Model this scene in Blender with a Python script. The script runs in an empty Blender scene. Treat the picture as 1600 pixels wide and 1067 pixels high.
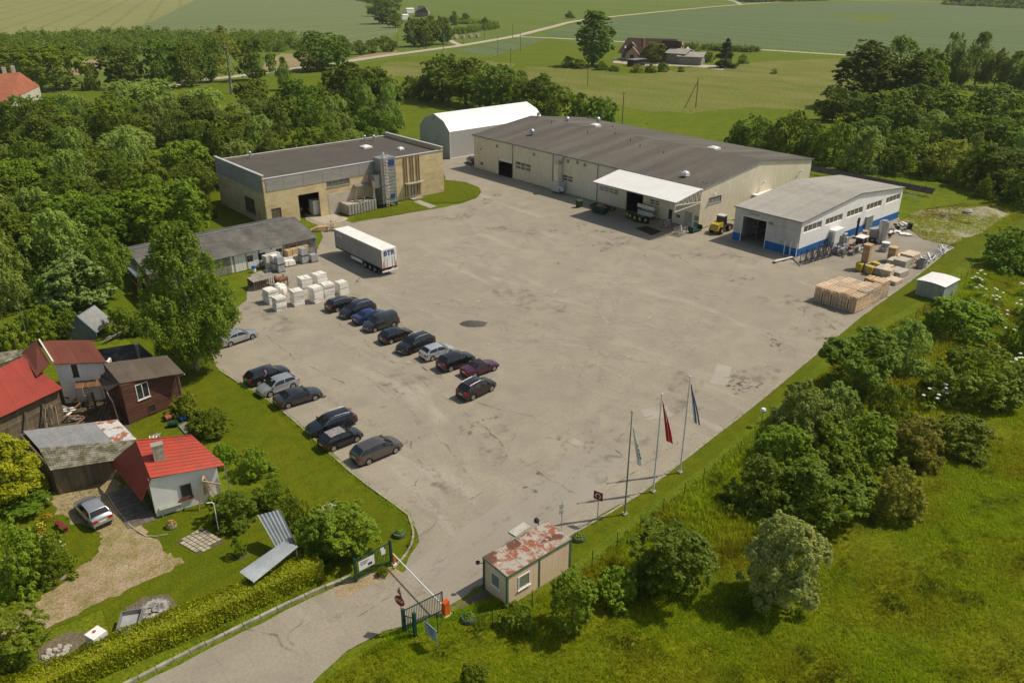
import bpy, math, random
import numpy as np
from mathutils import Vector, Matrix, noise as mnoise

S = bpy.context.scene
COL = S.collection
PI = math.pi
VV = Vector
RND = random.Random(7)

# ------------------------------------------------------------------ camera, sky, sun, exposure
CAM_H = 40.0
PITCH = math.radians(25.0)
YAW = math.radians(40.5)            # world x, y run along the yard's own right-angled grid
cam_data = bpy.data.cameras.new('camera')
cam_data.lens, cam_data.sensor_width = 28.0, 36.0
cam_data.clip_start, cam_data.clip_end = 0.5, 20000.0
cam = bpy.data.objects.new('camera', cam_data)
cam.location = (0, 0, CAM_H)
cam.rotation_euler = (PI / 2 - PITCH, 0, -YAW)
COL.objects.link(cam)
S.camera = cam

SUN_DIR = VV((.150, -.074, .2346)).normalized()      # towards the sun
world = bpy.data.worlds.new('World')
S.world = world
world.use_nodes = True
wn = world.node_tree
bg = wn.nodes['Background']
sky = wn.nodes.new('ShaderNodeTexSky')
sky.sky_type = 'NISHITA'
sky.sun_disc = False
sky.sun_elevation = math.asin(SUN_DIR.z)
sky.sun_rotation = math.atan2(SUN_DIR.x, SUN_DIR.y)
sky.air_density, sky.dust_density, sky.ozone_density = 1.0, 1.5, 1.0
tint = wn.nodes.new('ShaderNodeMix')          # the camera's warm white balance
tint.data_type, tint.blend_type = 'RGBA', 'MULTIPLY'
tint.inputs[0].default_value = 1
tint.inputs[7].default_value = (1.06, .98, .84, 1)
wn.links.new(sky.outputs[0], tint.inputs[6])
wn.links.new(tint.outputs[2], bg.inputs[0])
bg.inputs[1].default_value = 0.113
sun = bpy.data.objects.new('sun', bpy.data.lights.new('sun', 'SUN'))
sun.data.energy = 3.9
sun.data.angle = math.radians(0.5)
sun.data.color = (1.0, .92, .79)
sun.rotation_euler = (-SUN_DIR).to_track_quat('-Z', 'Y').to_euler()
sun.location = (0, 0, 120)
COL.objects.link(sun)
S.view_settings.view_transform = 'Standard'
S.view_settings.look = 'None'
S.view_settings.gamma = 1
S.view_settings.use_curve_mapping = False
S.view_settings.exposure = 0.0
S.cycles.max_bounces = 8
S.cycles.diffuse_bounces = 4
S.cycles.glossy_bounces = 3
S.cycles.transmission_bounces = 4
S.cycles.transparent_max_bounces = 12
S.cycles.use_denoising = True

# ------------------------------------------------------------------ measuring the place from the photograph
FPX = 1600 * 28.0 / 36.0
_c, _s = math.cos(PITCH), math.sin(PITCH)
_cy, _sy = math.cos(YAW), math.sin(YAW)
def ray(u, v):
 x, y = (u - 800) / FPX, (533.5 - v) / FPX
 dx, dy, dz = x, _c + y * _s, -_s + y * _c
 return VV((dx * _cy + dy * _sy, -dx * _sy + dy * _cy, dz))
def at(u, v, z=0.0):
 d = ray(u, v)
 t = (z - CAM_H) / d.z
 return VV((d.x * t, d.y * t, z))
def on_a(u, v, a):
 d = ray(u, v); t = a / d.x
 return (d.y * t, CAM_H + d.z * t)
def on_b(u, v, b):
 d = ray(u, v); t = b / d.y
 return (d.x * t, CAM_H + d.z * t)
def depth(p):
 y = p[0] * _sy + p[1] * _cy
 return y * _c - (p[2] - CAM_H) * _s
def to_px(p):
 x = p[0] * _cy - p[1] * _sy
 y = p[0] * _sy + p[1] * _cy
 z = p[2] - CAM_H
 d = y * _c - z * _s
 return (800 + FPX * x / d, 533.5 - FPX * (y * _s + z * _c) / d)
def height_at(base, v):
 y = base[0] * _sy + base[1] * _cy
 yc = (533.5 - v) / FPX
 return (yc * y * _c - y * _s) / (_c + yc * _s) + CAM_H

# ------------------------------------------------------------------ materials
MATS = {}
def lin(h):
 h = h.lstrip('#')
 r = [int(h[i:i + 2], 16) / 255 for i in (0, 2, 4)]
 return tuple(((c + .055) / 1.055) ** 2.4 if c > .04045 else c / 12.92 for c in r)
def nd(nt, t, **kw):
 n = nt.nodes.new(t)
 for k, v in kw.items():
  setattr(n, k, v)
 return n
def mixc(nt, fac, a, b, blend='MIX'):
 n = nd(nt, 'ShaderNodeMix', data_type='RGBA', blend_type=blend)
 for sock, val in ((n.inputs[0], fac), (n.inputs[6], a), (n.inputs[7], b)):
  if isinstance(val, bpy.types.NodeSocket): nt.links.new(val, sock)
  elif isinstance(val, (int, float)): sock.default_value = val
  else: sock.default_value = (*val[:3], 1)
 return n.outputs[2]
def nz(nt, co, scale, detail=4, rough=.55, dist=0.0):
 n = nd(nt, 'ShaderNodeTexNoise')
 n.inputs['Scale'].default_value = scale
 n.inputs['Detail'].default_value = detail
 n.inputs['Roughness'].default_value = rough
 n.inputs['Distortion'].default_value = dist
 nt.links.new(co, n.inputs['Vector'])
 return n.outputs[0]
def mr(nt, v, a, b, c=0., d=1.):
 n = nd(nt, 'ShaderNodeMapRange')
 nt.links.new(v, n.inputs[0])
 for i, x in enumerate((a, b, c, d)): n.inputs[i + 1].default_value = x
 return n.outputs[0]
def mth(nt, op, a, b=0.):
 n = nd(nt, 'ShaderNodeMath', operation=op)
 for i, x in enumerate((a, b)):
  if isinstance(x, bpy.types.NodeSocket): nt.links.new(x, n.inputs[i])
  else: n.inputs[i].default_value = x
 return n.outputs[0]
def coords(nt, kind='Object', scale=None):
 tc = nd(nt, 'ShaderNodeTexCoord')
 if kind == 'World':
  co = nd(nt, 'ShaderNodeNewGeometry').outputs['Position']
 else:
  co = tc.outputs[kind]
 if scale:
  m = nd(nt, 'ShaderNodeMapping')
  m.inputs['Scale'].default_value = scale
  nt.links.new(co, m.inputs[0])
  co = m.outputs[0]
 return co
def new_mat(name):
 m = bpy.data.materials.new(name)
 m.use_nodes = True
 return m, m.node_tree, m.node_tree.nodes['Principled BSDF']
def bumpy(nt, b, h, strength, dist=.02):
 n = nd(nt, 'ShaderNodeBump')
 n.inputs['Strength'].default_value = strength
 n.inputs['Distance'].default_value = dist
 nt.links.new(h, n.inputs['Height'])
 nt.links.new(n.outputs[0], b.inputs['Normal'])
def mat(name, col, col2=None, rough=.8, sc=.5, fine=9., var=.25, metal=0., spec=.3, bump=0., stretch=None, obr=.0, coat=0., co='Object', lo=.35, hi=.65):
 """colour with broad and fine mottling, a little relief and, where asked, a tint per object"""
 if name in MATS: return MATS[name]
 m, nt, b = new_mat(name)
 if isinstance(col, str): col = lin(col)
 if col2 is None: col2 = tuple(c * (1 - var) for c in col)
 elif isinstance(col2, str): col2 = lin(col2)
 cv = coords(nt, co, stretch)
 n1 = nz(nt, cv, sc, 5)
 n2 = nz(nt, cv, fine, 3)
 c = mixc(nt, mr(nt, n1, lo, hi), col, col2)
 f = mr(nt, n2, .3, .7, 1 - var * .6, 1 + var * .4)
 h = nd(nt, 'ShaderNodeHueSaturation')
 nt.links.new(c, h.inputs['Color'])
 if obr:
  oi = nd(nt, 'ShaderNodeObjectInfo')
  f = mth(nt, 'MULTIPLY', f, mr(nt, oi.outputs['Random'], 0, 1, 1 - obr, 1 + obr))
 nt.links.new(f, h.inputs['Value'])
 nt.links.new(h.outputs[0], b.inputs['Base Color'])
 b.inputs['Roughness'].default_value = rough
 b.inputs['Metallic'].default_value = metal
 b.inputs['Specular IOR Level'].default_value = spec
 if coat:
  b.inputs['Coat Weight'].default_value = coat
  b.inputs['Coat Roughness'].default_value = .04
 if bump: bumpy(nt, b, n2, bump)
 MATS[name] = m
 return m
def leaf_mat(name, dark, light, trans=.40):
 """leaves differ one from the next and one tree from the next"""
 m, nt, b = new_mat(name)
 dark, light = (tuple(x * y for x, y in zip(c, (2.25, 2.45, 1.05))) for c in (dark, light))
 g = nd(nt, 'ShaderNodeNewGeometry')
 oi = nd(nt, 'ShaderNodeObjectInfo')
 r = g.outputs['Random Per Island']
 c = mixc(nt, r, dark, light)
 co = coords(nt, 'Object')
 c = mixc(nt, mr(nt, nz(nt, co, .55, 2), .35, .65), c, mixc(nt, .55, c, light))
 h = nd(nt, 'ShaderNodeHueSaturation')
 nt.links.new(c, h.inputs['Color'])
 nt.links.new(mr(nt, oi.outputs['Random'], 0, 1, .488, .518), h.inputs['Hue'])
 nt.links.new(mr(nt, oi.outputs['Random'], 0, 1, .78, 1.22), h.inputs['Value'])
 nt.links.new(h.outputs[0], b.inputs['Base Color'])
 b.inputs['Roughness'].default_value = .55
 b.inputs['Specular IOR Level'].default_value = .25
 t = nd(nt, 'ShaderNodeBsdfTranslucent')
 h2 = nd(nt, 'ShaderNodeHueSaturation')
 h2.inputs['Value'].default_value = 1.25
 h2.inputs['Hue'].default_value = .505
 nt.links.new(h.outputs[0], h2.inputs['Color'])
 nt.links.new(h2.outputs[0], t.inputs[0])
 mx = nd(nt, 'ShaderNodeMixShader')
 mx.inputs[0].default_value = trans
 nt.links.new(b.outputs[0], mx.inputs[1])
 nt.links.new(t.outputs[0], mx.inputs[2])
 nt.links.new(mx.outputs[0], nt.nodes['Material Output'].inputs[0])
 MATS[name] = m
 return m
def cloth(name, c):
 m, nt, b = new_mat(name)
 b.inputs['Base Color'].default_value = (*c, 1)
 b.inputs['Roughness'].default_value = .8
 t = nd(nt, 'ShaderNodeBsdfTranslucent')
 t.inputs[0].default_value = (*c, 1)
 mx = nd(nt, 'ShaderNodeMixShader')
 mx.inputs[0].default_value = .5
 nt.links.new(b.outputs[0], mx.inputs[1]); nt.links.new(t.outputs[0], mx.inputs[2])
 nt.links.new(mx.outputs[0], nt.nodes['Material Output'].inputs[0])
 return m
def worn(name, col, alpha_lo, alpha_hi, sc=3., rough=.95, sc2=.35):
 """stain or mark that breaks up where it has worn away"""
 m, nt, b = new_mat(name)
 co = coords(nt, 'World')
 b.inputs['Base Color'].default_value = (*col, 1)
 b.inputs['Roughness'].default_value = rough
 b.inputs['Specular IOR Level'].default_value = .1
 n = mth(nt, 'MULTIPLY', mr(nt, nz(nt, co, sc, 5), alpha_lo, alpha_hi), mr(nt, nz(nt, co, sc2, 3), .35, .6))
 nt.links.new(n, b.inputs['Alpha'])
 MATS[name] = m
 return m

# ------------------------------------------------------------------ mesh building
ORG = {}
def props(o, label=None, cat=None, group=None, kind=None):
 if label: o['label'] = label
 if cat: o['category'] = cat
 if group: o['group'] = group
 if kind: o['kind'] = kind
 return o
def thing(name, label, cat, loc=(0, 0, 0), rz=0., group=None):
 o = bpy.data.objects.new(name, None)
 o.location = loc
 o.rotation_euler = (0, 0, rz)
 o.empty_display_size = .3
 COL.objects.link(o)
 ORG[o.name] = Vector(loc)
 return props(o, label, cat, group)
class MB:
 def __init__(s): s.v = []; s.f = []
 def add(s, vs, fs):
  n = len(s.v)
  s.v.extend(tuple(p) for p in vs)
  s.f.extend(tuple(i + n for i in f) for f in fs)
  return s
 def box(s, x0, x1, y0, y1, z0, z1):
  return s.hexa([(x0, y0, z0), (x1, y0, z0), (x1, y1, z0), (x0, y1, z0), (x0, y0, z1), (x1, y0, z1), (x1, y1, z1), (x0, y1, z1)])
 def hexa(s, p):
  return s.add(p, [(3, 2, 1, 0), (4, 5, 6, 7), (0, 1, 5, 4), (1, 2, 6, 5), (2, 3, 7, 6), (3, 0, 4, 7)])
 def obox(s, c, sx, sy, sz, rz=0., tilt=0.):
  R = Matrix.Rotation(rz, 3, 'Z') @ Matrix.Rotation(tilt, 3, 'Y')
  q = [VV((x * sx / 2, y * sy / 2, z * sz / 2)) for z in (-1, 1) for x, y in ((-1, -1), (1, -1), (1, 1), (-1, 1))]
  return s.hexa([Vector(c) + R @ p for p in q])
 def bar(s, p, q, w, h=None, up=(0, 0, 1)):
  p, q = Vector(p), Vector(q); h = h or w
  d = (q - p).normalized(); u = Vector(up)
  if abs(d.dot(u)) > .98: u = VV((1, 0, 0))
  sd = d.cross(u).normalized(); u = sd.cross(d)
  r = [p + sd * (a * w / 2) + u * (b * h / 2) for a, b in ((-1, -1), (1, -1), (1, 1), (-1, 1))]
  r2 = [x + (q - p) for x in r]
  return s.hexa([r[0], r[1], r2[1], r2[0], r[3], r[2], r2[2], r2[3]])
 def tube(s, pts, rad, n=8, cap=True):
  pts = [Vector(p) for p in pts]
  if not hasattr(rad, '__len__'): rad = [rad] * len(pts)
  vs, fs = [], []
  for i, p in enumerate(pts):
   d = (pts[min(i + 1, len(pts) - 1)] - pts[max(i - 1, 0)]).normalized()
   a = VV((1, 0, 0)) if abs(d.x) < .9 else VV((0, 1, 0))
   x = d.cross(a).normalized(); y = d.cross(x)
   for k in range(n):
    t = 2 * PI * k / n
    vs.append(p + (x * math.cos(t) + y * math.sin(t)) * rad[i])
  for i in range(len(pts) - 1):
   for k in range(n):
    fs.append((i * n + k, i * n + (k + 1) % n, (i + 1) * n + (k + 1) % n, (i + 1) * n + k))
  if cap:
   fs.append(tuple(range(n))); fs.append(tuple(range((len(pts) - 1) * n, len(pts) * n))[::-1])
  return s.add(vs, fs)
 def cyl(s, c, r, h, n=12, r2=None):
  c = Vector(c)
  return s.tube([c, c + UP(h)], [r, r if r2 is None else r2], n)
 def lathe(s, c, prof, n=12):
  vs, fs = [], []
  for r, z in prof:
   for k in range(n):
    t = 2 * PI * k / n
    vs.append((c[0] + r * math.cos(t), c[1] + r * math.sin(t), c[2] + z))
  for i in range(len(prof) - 1):
   for k in range(n):
    fs.append((i * n + k, i * n + (k + 1) % n, (i + 1) * n + (k + 1) % n, (i + 1) * n + k))
  return s.add(vs, fs)
 def poly(s, pts): return s.add(pts, [tuple(range(len(pts)))])
 def prism(s, pts, d):
  """a flat outline given thickness along d"""
  n = len(pts); d = Vector(d)
  vs = [Vector(p) for p in pts]; vs += [p + d for p in vs]
  fs = [tuple(range(n))[::-1], tuple(range(n, 2 * n))] + [(i, (i + 1) % n, n + (i + 1) % n, n + i) for i in range(n)]
  return s.add(vs, fs)
 def slab(s, p, t):
  """a four-cornered sheet given thickness t below its face"""
  p = [Vector(x) for x in p]
  n = (p[1] - p[0]).cross(p[-1] - p[0]).normalized()
  if n.z < 0: n = -n
  return s.prism([x - n * t for x in p], n * t)
 def mesh(s, name, m, smooth=False, off=None):
  me = bpy.data.meshes.new(name)
  vs = s.v if off is None else [(p[0] - off[0], p[1] - off[1], p[2] - off[2]) for p in s.v]
  me.from_pydata(vs, [], s.f)
  if m: me.materials.append(m)
  if smooth:
   me.polygons.foreach_set('use_smooth', [True] * len(me.polygons))
   me.set_sharp_from_angle(angle=math.radians(38))
  me.update()
  return me
 def fix(s, me):
  import bmesh
  b = bmesh.new(); b.from_mesh(me)
  bmesh.ops.recalc_face_normals(b, faces=b.faces)
  b.to_mesh(me); b.free()
 def part(s, name, m, par, w=True, smooth=False, label=None):
  """a child; with w the points are world points"""
  org = ORG.get(par.name, Vector()) if w else None
  me = s.mesh(name, m, smooth, org)
  s.fix(me)
  o = bpy.data.objects.new(name, me)
  COL.objects.link(o)
  o.parent = par
  ORG[o.name] = ORG.get(par.name, Vector())
  if label: o['label'] = label
  return o
 def solo(s, name, m, label, cat, group=None, smooth=False):
  v = np.array(s.v, dtype=float)
  org = VV(((v[:, 0].min() + v[:, 0].max()) / 2, (v[:, 1].min() + v[:, 1].max()) / 2, v[:, 2].min()))
  me = s.mesh(name, m, smooth, org); s.fix(me)
  o = bpy.data.objects.new(name, me)
  o.location = org
  COL.objects.link(o)
  ORG[o.name] = org
  return props(o, label, cat, group)
 def struct(s, name, m, kind='structure'):
  me = s.mesh(name, m)
  o = bpy.data.objects.new(name, me)
  COL.objects.link(o)
  ORG[o.name] = Vector()
  return props(o, kind=kind)
def UP(z): return VV((0, 0, z))
def Mbox(*a): return MB().box(*a)
def Mobox(*a): return MB().obox(*a)
def Mslab(*a): return MB().slab(*a)
def Mprism(*a): return MB().prism(*a)
def Mtube(*a): return MB().tube(*a)
def Mlathe(*a): return MB().lathe(*a)
def Mhexa(*a): return MB().hexa(*a)
def mesh_np(name, v, quads, m, smooth=False, tris=False):
 k = 3 if tris else 4
 me = bpy.data.meshes.new(name)
 me.vertices.add(len(v)); me.vertices.foreach_set('co', np.asarray(v, np.float32).ravel())
 me.loops.add(quads.size); me.loops.foreach_set('vertex_index', quads.astype(np.int32).ravel())
 me.polygons.add(len(quads))
 me.polygons.foreach_set('loop_start', np.arange(0, quads.size, k, dtype=np.int32))
 me.polygons.foreach_set('loop_total', np.full(len(quads), k, np.int32))
 me.materials.append(m)
 me.update(calc_edges=True)
 return me
def link(name, me, par=None, loc=None):
 o = bpy.data.objects.new(name, me)
 COL.objects.link(o)
 if par is not None: o.parent = par
 if loc is not None: o.location = loc
 return o
def dup(root, loc, rz=None, label=None, group=None):
 r = root.copy(); COL.objects.link(r); r.location = loc
 if rz is not None: r.rotation_euler = (0, 0, rz)
 ORG[r.name] = Vector(loc)
 if label: r['label'] = label
 if group: r['group'] = group
 for ch in root.children:
  c = ch.copy(); COL.objects.link(c); c.parent = r
  for g in ch.children:
   d = g.copy(); COL.objects.link(d); d.parent = c
 return r
def text_mesh(name, txt, size, m, par, loc, rot, ext=.004, bold=0.):
 cu = bpy.data.curves.new(name, 'FONT')
 cu.body, cu.size, cu.extrude, cu.align_x, cu.align_y, cu.offset = txt, size, ext, 'CENTER', 'CENTER', bold
 o = bpy.data.objects.new(name + '_curve', cu)
 me = bpy.data.meshes.new_from_object(o)
 me.name = name
 me.materials.append(m)
 bpy.data.objects.remove(o)
 bpy.data.curves.remove(cu)
 t = link(name, me, par, loc)
 t.rotation_euler = rot
 return t

# ------------------------------------------------------------------ the ground
def grass_mat(name, c1, c2, c3, s1=.05, s2=.6, s3=6., bump=.4, stretch=None, rot=0., stripes=None):
 m, nt, b = new_mat(name)
 co = coords(nt, 'World')
 if stretch:
  mp = nd(nt, 'ShaderNodeMapping')
  mp.inputs['Rotation'].default_value = (0, 0, rot)
  mp.inputs['Scale'].default_value = stretch
  nt.links.new(co, mp.inputs[0]); co2 = mp.outputs[0]
 else: co2 = co
 a, bb, cc = nz(nt, co2, s1, 4), nz(nt, co2, s2, 5, .65), nz(nt, co, s3, 4, .7)
 c = mixc(nt, mr(nt, a, .35, .65), c1, c2)
 c = mixc(nt, mr(nt, bb, .42, .72), c, c3)
 if stripes:          # tramlines and drill rows follow one direction across a field
  w = nd(nt, 'ShaderNodeTexWave')
  w.inputs['Scale'].default_value = stripes[1]
  w.inputs['Distortion'].default_value = .6
  mp = nd(nt, 'ShaderNodeMapping'); mp.inputs['Rotation'].default_value = (0, 0, stripes[0])
  nt.links.new(co, mp.inputs[0]); nt.links.new(mp.outputs[0], w.inputs[0])
  c = mixc(nt, mr(nt, w.outputs[1], .9, 1., 0, stripes[2]), c, tuple(x * .6 for x in c1))
 h = nd(nt, 'ShaderNodeHueSaturation')
 nt.links.new(c, h.inputs['Color'])
 nt.links.new(mr(nt, cc, .3, .7, .55, 1.38), h.inputs['Value'])
 nt.links.new(h.outputs[0], b.inputs['Base Color'])
 b.inputs['Roughness'].default_value = .95
 b.inputs['Specular IOR Level'].default_value = .08
 if bump: bumpy(nt, b, cc, bump, .12)
 MATS[name] = m
 return m
G_ROUGH = grass_mat('rough_grass', (.105, .145, .006), (.140, .165, .008), (.078, .118, .005), .06, .5, 5.)
G_LAWN = grass_mat('lawn_grass', (.095, .120, .003), (.125, .136, .004), (.068, .098, .003), .12, .9, 7., .25)
G_MEADOW = grass_mat('tall_meadow', (.100, .130, .003), (.155, .160, .004), (.070, .098, .003), .07, .35, 3.5, .6)
G_HAY = grass_mat('dry_meadow', (.150, .168, .028), (.20, .185, .055), (.108, .140, .018), .035, .09, 1.2, .2, (1, .35, 1), .3)
G_PALE = grass_mat('pale_field', (.225, .228, .078), (.25, .24, .09), (.195, .21, .066), .012, .05, .8, 0, (1, .2, 1), .35, (.35, .013, .45))
G_TEAL = grass_mat('green_corn_field', (.112, .155, .062), (.128, .165, .066), (.100, .142, .056), .012, .05, .7, 0, (1, .2, 1), .1, (.2, .012, .45))
G_TEAL2 = grass_mat('green_corn_field_2', (.150, .188, .075), (.17, .198, .08), (.132, .172, .066), .012, .04, .7, 0, (.2, 1, 1), .1, (1.1, .013, .5))
G_BRIGHT = grass_mat('bright_field', (.115, .158, .022), (.13, .17, .028), (.098, .14, .02), .01, .03, .5, 0, (1, .2, 1), .2)
G_STRAW = grass_mat('stubble', (.33, .25, .13), (.28, .22, .11), (.24, .2, .09), .05, .2, 1.5, 0)
GRAVEL = grass_mat('gravel_road', (.45, .39, .29), (.5, .43, .33), (.36, .31, .22), .05, .3, 2., .1)
DIRT = grass_mat('sandy_dirt', (.34, .245, .155), (.40, .30, .20), (.19, .17, .05), .3, .7, 6., .3)
SANDY = grass_mat('sandy_gravel', (.150, .155, .03), (.29, .26, .15), (.40, .36, .26), .18, .45, 4., .3)
SOIL = grass_mat('dark_soil', (.10, .075, .05), (.13, .10, .065), (.08, .09, .03), .3, 1., 6., .4)
BURNT = grass_mat('burnt_earth', (.15, .12, .085), (.19, .15, .10), (.12, .11, .045), .4, 1.2, 6., .3)

def concrete_mat():
 """old pale concrete: big stains, dusty patches, slab joints, fine cracks"""
 m, nt, b = new_mat('yard_concrete')
 co = coords(nt, 'World')
 big, mid, fin = nz(nt, co, .045, 4, .6), nz(nt, co, .3, 6, .62, .4), nz(nt, co, 5., 4, .6)
 st = nz(nt, coords(nt, 'World', (.22, .05, 1)), 1., 5, .6, .8)
 c = mixc(nt, mr(nt, big, .35, .65), (.298, .258, .190), (.332, .288, .214))
 c = mixc(nt, mr(nt, mid, .40, .75), c, (.248, .221, .173))
 c = mixc(nt, mr(nt, st, .58, .72, 0, .55), c, (.42, .378, .30))
 c = mixc(nt, mr(nt, nz(nt, co, .11, 6, .7, .6), .60, .74, 0, .5), c, (.19, .167, .13))
 v = nd(nt, 'ShaderNodeTexVoronoi', feature='DISTANCE_TO_EDGE')
 wob = nd(nt, 'ShaderNodeVectorMath', operation='ADD')
 nn = nd(nt, 'ShaderNodeTexNoise'); nn.inputs['Scale'].default_value = .5; nn.inputs['Detail'].default_value = 5
 nt.links.new(co, nn.inputs[0]); nt.links.new(co, wob.inputs[0])
 sc = nd(nt, 'ShaderNodeVectorMath', operation='SCALE'); sc.inputs[3].default_value = 5.
 nt.links.new(nn.outputs[1], sc.inputs[0]); nt.links.new(sc.outputs[0], wob.inputs[1])
 nt.links.new(wob.outputs[0], v.inputs['Vector']); v.inputs['Scale'].default_value = .13
 crack = mr(nt, v.outputs['Distance'], .0, .012, 1, 0)
 crack = mth(nt, 'MULTIPLY', crack, mr(nt, nz(nt, co, .06, 3), .5, .62))
 sp = nd(nt, 'ShaderNodeSeparateXYZ'); nt.links.new(co, sp.inputs[0])
 for ax, per, off in ((0, 7.5, 1.2), (1, 6.0, 2.4)):
  a = mth(nt, 'ABSOLUTE', mth(nt, 'SUBTRACT', mth(nt, 'FRACT', mth(nt, 'DIVIDE', mth(nt, 'ADD', sp.outputs[ax], off), per)), .5))
  j = mr(nt, a, .0, .012, 1, 0)
  j = mth(nt, 'MULTIPLY', j, mr(nt, nz(nt, co, .25 + ax * .07, 4), .48, .62, 0, .55))
  crack = mth(nt, 'MAXIMUM', crack, j)
 c = mixc(nt, mth(nt, 'MULTIPLY', crack, .5), c, (.12, .10, .07))
 h = nd(nt, 'ShaderNodeHueSaturation')
 nt.links.new(c, h.inputs['Color'])
 nt.links.new(mr(nt, fin, .3, .7, .86, 1.13), h.inputs['Value'])
 nt.links.new(h.outputs[0], b.inputs['Base Color'])
 b.inputs['Roughness'].default_value = .9
 b.inputs['Specular IOR Level'].default_value = .2
 bumpy(nt, b, fin, .15, .02)
 MATS['yard_concrete'] = m
 return m
CONC = concrete_mat()
KERB = mat('kerb_concrete', (.40, .36, .28), (.25, .23, .16), sc=.8, fine=6)
ASPH = mat('weathered_asphalt', (.30, .265, .205), (.22, .19, .145), sc=.2, fine=7, co='World', bump=.1)

def pxs(pts, z=0.):
 return [at(p[0], p[1], z) for p in pts]
def jag(pts, amp=.22, step=.7, sc=.55):
 """an edge that wanders as turf does over old concrete"""
 out = []
 for i, p in enumerate(pts):
  q = pts[(i + 1) % len(pts)]
  n = max(1, int((q - p).length / step))
  n = min(n, 160)
  for k in range(n):
   r = p.lerp(q, k / n)
   a = mnoise.noise(VV((r.x * sc, r.y * sc, 1.3))) + .6 * mnoise.noise(VV((r.x * sc * 3.1, r.y * sc * 3.1, 7.7)))
   b = mnoise.noise(VV((r.x * sc, r.y * sc, 9.1)))
   out.append(VV((r.x + a * amp, r.y + b * amp, r.z)))
 return out
def smooth_line(pts, n=6):
 out = []
 for i in range(len(pts) - 1):
  p0, p1, p2, p3 = pts[max(i - 1, 0)], pts[i], pts[i + 1], pts[min(i + 2, len(pts) - 1)]
  for k in range(n):
   t = k / n
   out.append(.5 * ((2 * p1) + (p2 - p0) * t + (2 * p0 - 5 * p1 + 4 * p2 - p3) * t * t + (3 * p1 - p0 - 3 * p2 + p3) * t ** 3))
 out.append(pts[-1])
 return out
def strip(line, w, z, jit=0.):
 mb = MB(); vs = []
 for i, p in enumerate(line):
  d = (line[min(i + 1, len(line) - 1)] - line[max(i - 1, 0)]); d.z = 0; d.normalize()
  s = VV((-d.y, d.x, 0))
  ww = w * (1 + jit * mnoise.noise(p * .4))
  vs += [(p.x - s.x * ww / 2, p.y - s.y * ww / 2, z), (p.x + s.x * ww / 2, p.y + s.y * ww / 2, z)]
 return mb.add(vs, [(2 * i, 2 * i + 1, 2 * i + 3, 2 * i + 2) for i in range(len(line) - 1)])
def sheet(name, pts, z, m, amp=0., step=.7, sc=.55):
 p = [VV((q.x, q.y, z)) for q in pts]
 if amp: p = jag(p, amp, step, sc)
 return MB().poly(p).struct(name, m)

MB().poly([(-4000, -4000, -.10), (4000, -4000, -.10), (4000, 4000, -.10), (-4000, 4000, -.10)]).struct('ground', G_BRIGHT)
# land near the yard is rough grass
sheet('grassland', pxs([(-700, 1800), (2500, 1800), (2500, 80), (1600, 88), (1316, 90), (1188, 82), (1050, 76), (900, 68), (860, 60), (766, 90), (640, 88), (500, 108), (300, 132), (0, 150), (-700, 170)]), -.05, G_ROUGH)
sheet('pale_field', pxs([(-900, 75), (0, 56), (195, 49), (240, 33), (300, 3), (330, -12), (-900, -12)]), -.07, G_PALE)
sheet('corn_field', pxs([(195, 49), (240, 33), (300, 3), (330, -12), (520, -12), (560, 2), (592, 16), (624, 48), (600, 66), (540, 68), (480, 62)]), -.06, G_TEAL2)
sheet('plantation_ground', pxs([(-700, 175), (-700, 80), (0, 58), (195, 51), (480, 62), (560, 78), (480, 100), (300, 128), (0, 150)]), -.06, G_BRIGHT)
sheet('corn_field', pxs([(709, 79), (770, 68), (813, 61.5), (860, 62.5), (901, 65), (958, 70), (955, 84), (901, 89.5), (830, 89), (766, 86)]), -.06, G_TEAL)
sheet('corn_field', pxs([(846, 57), (905, 35.5), (1000, 25), (1070, 18.5), (1158, 10), (1300, 4), (1480, 6), (1600, 12), (2400, 40), (2400, 130), (1600, 97), (1400, 86), (1316, 82.5), (1188, 74), (1067, 67.5), (960, 61), (900, 57.5)]), -.06, G_TEAL)
sheet('weedy_patch', pxs([(1290, 24), (1340, 22), (1400, 23.5), (1402, 27), (1385, 33), (1350, 35), (1330, 29)]), -.05, G_BRIGHT, 6, 4, .05)
sheet('far_verge', pxs([(1380, -2), (1600, 3), (2400, 22), (2400, 34), (1600, 11), (1480, 5)]), -.05, G_ROUGH)
sheet('dry_meadow', pxs([(820, 104), (900, 108), (1000, 116), (1180, 96), (1316, 92), (1330, 125), (1300, 150), (1262, 172), (1180, 168), (1080, 178), (960, 166), (870, 140), (800, 122)]), -.04, G_HAY, 4, 3, .08)
sheet('dry_meadow', pxs([(600, 98), (760, 95), (800, 100), (780, 118), (640, 120), (560, 116)]), -.04, G_HAY, 4, 3, .08)
sheet('stubble_field', pxs([(90, 98), (160, 92), (163, 106), (130, 118), (100, 116)]), -.04, G_STRAW)
sheet('stubble_field', pxs([(415, 96), (440, 84), (490, 86), (482, 102), (410, 110)]), -.04, G_STRAW)
sheet('sandy_verge', pxs([(530, 96), (580, 84), (618, 79), (630, 84), (570, 93)]), -.035, G_STRAW)
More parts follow.
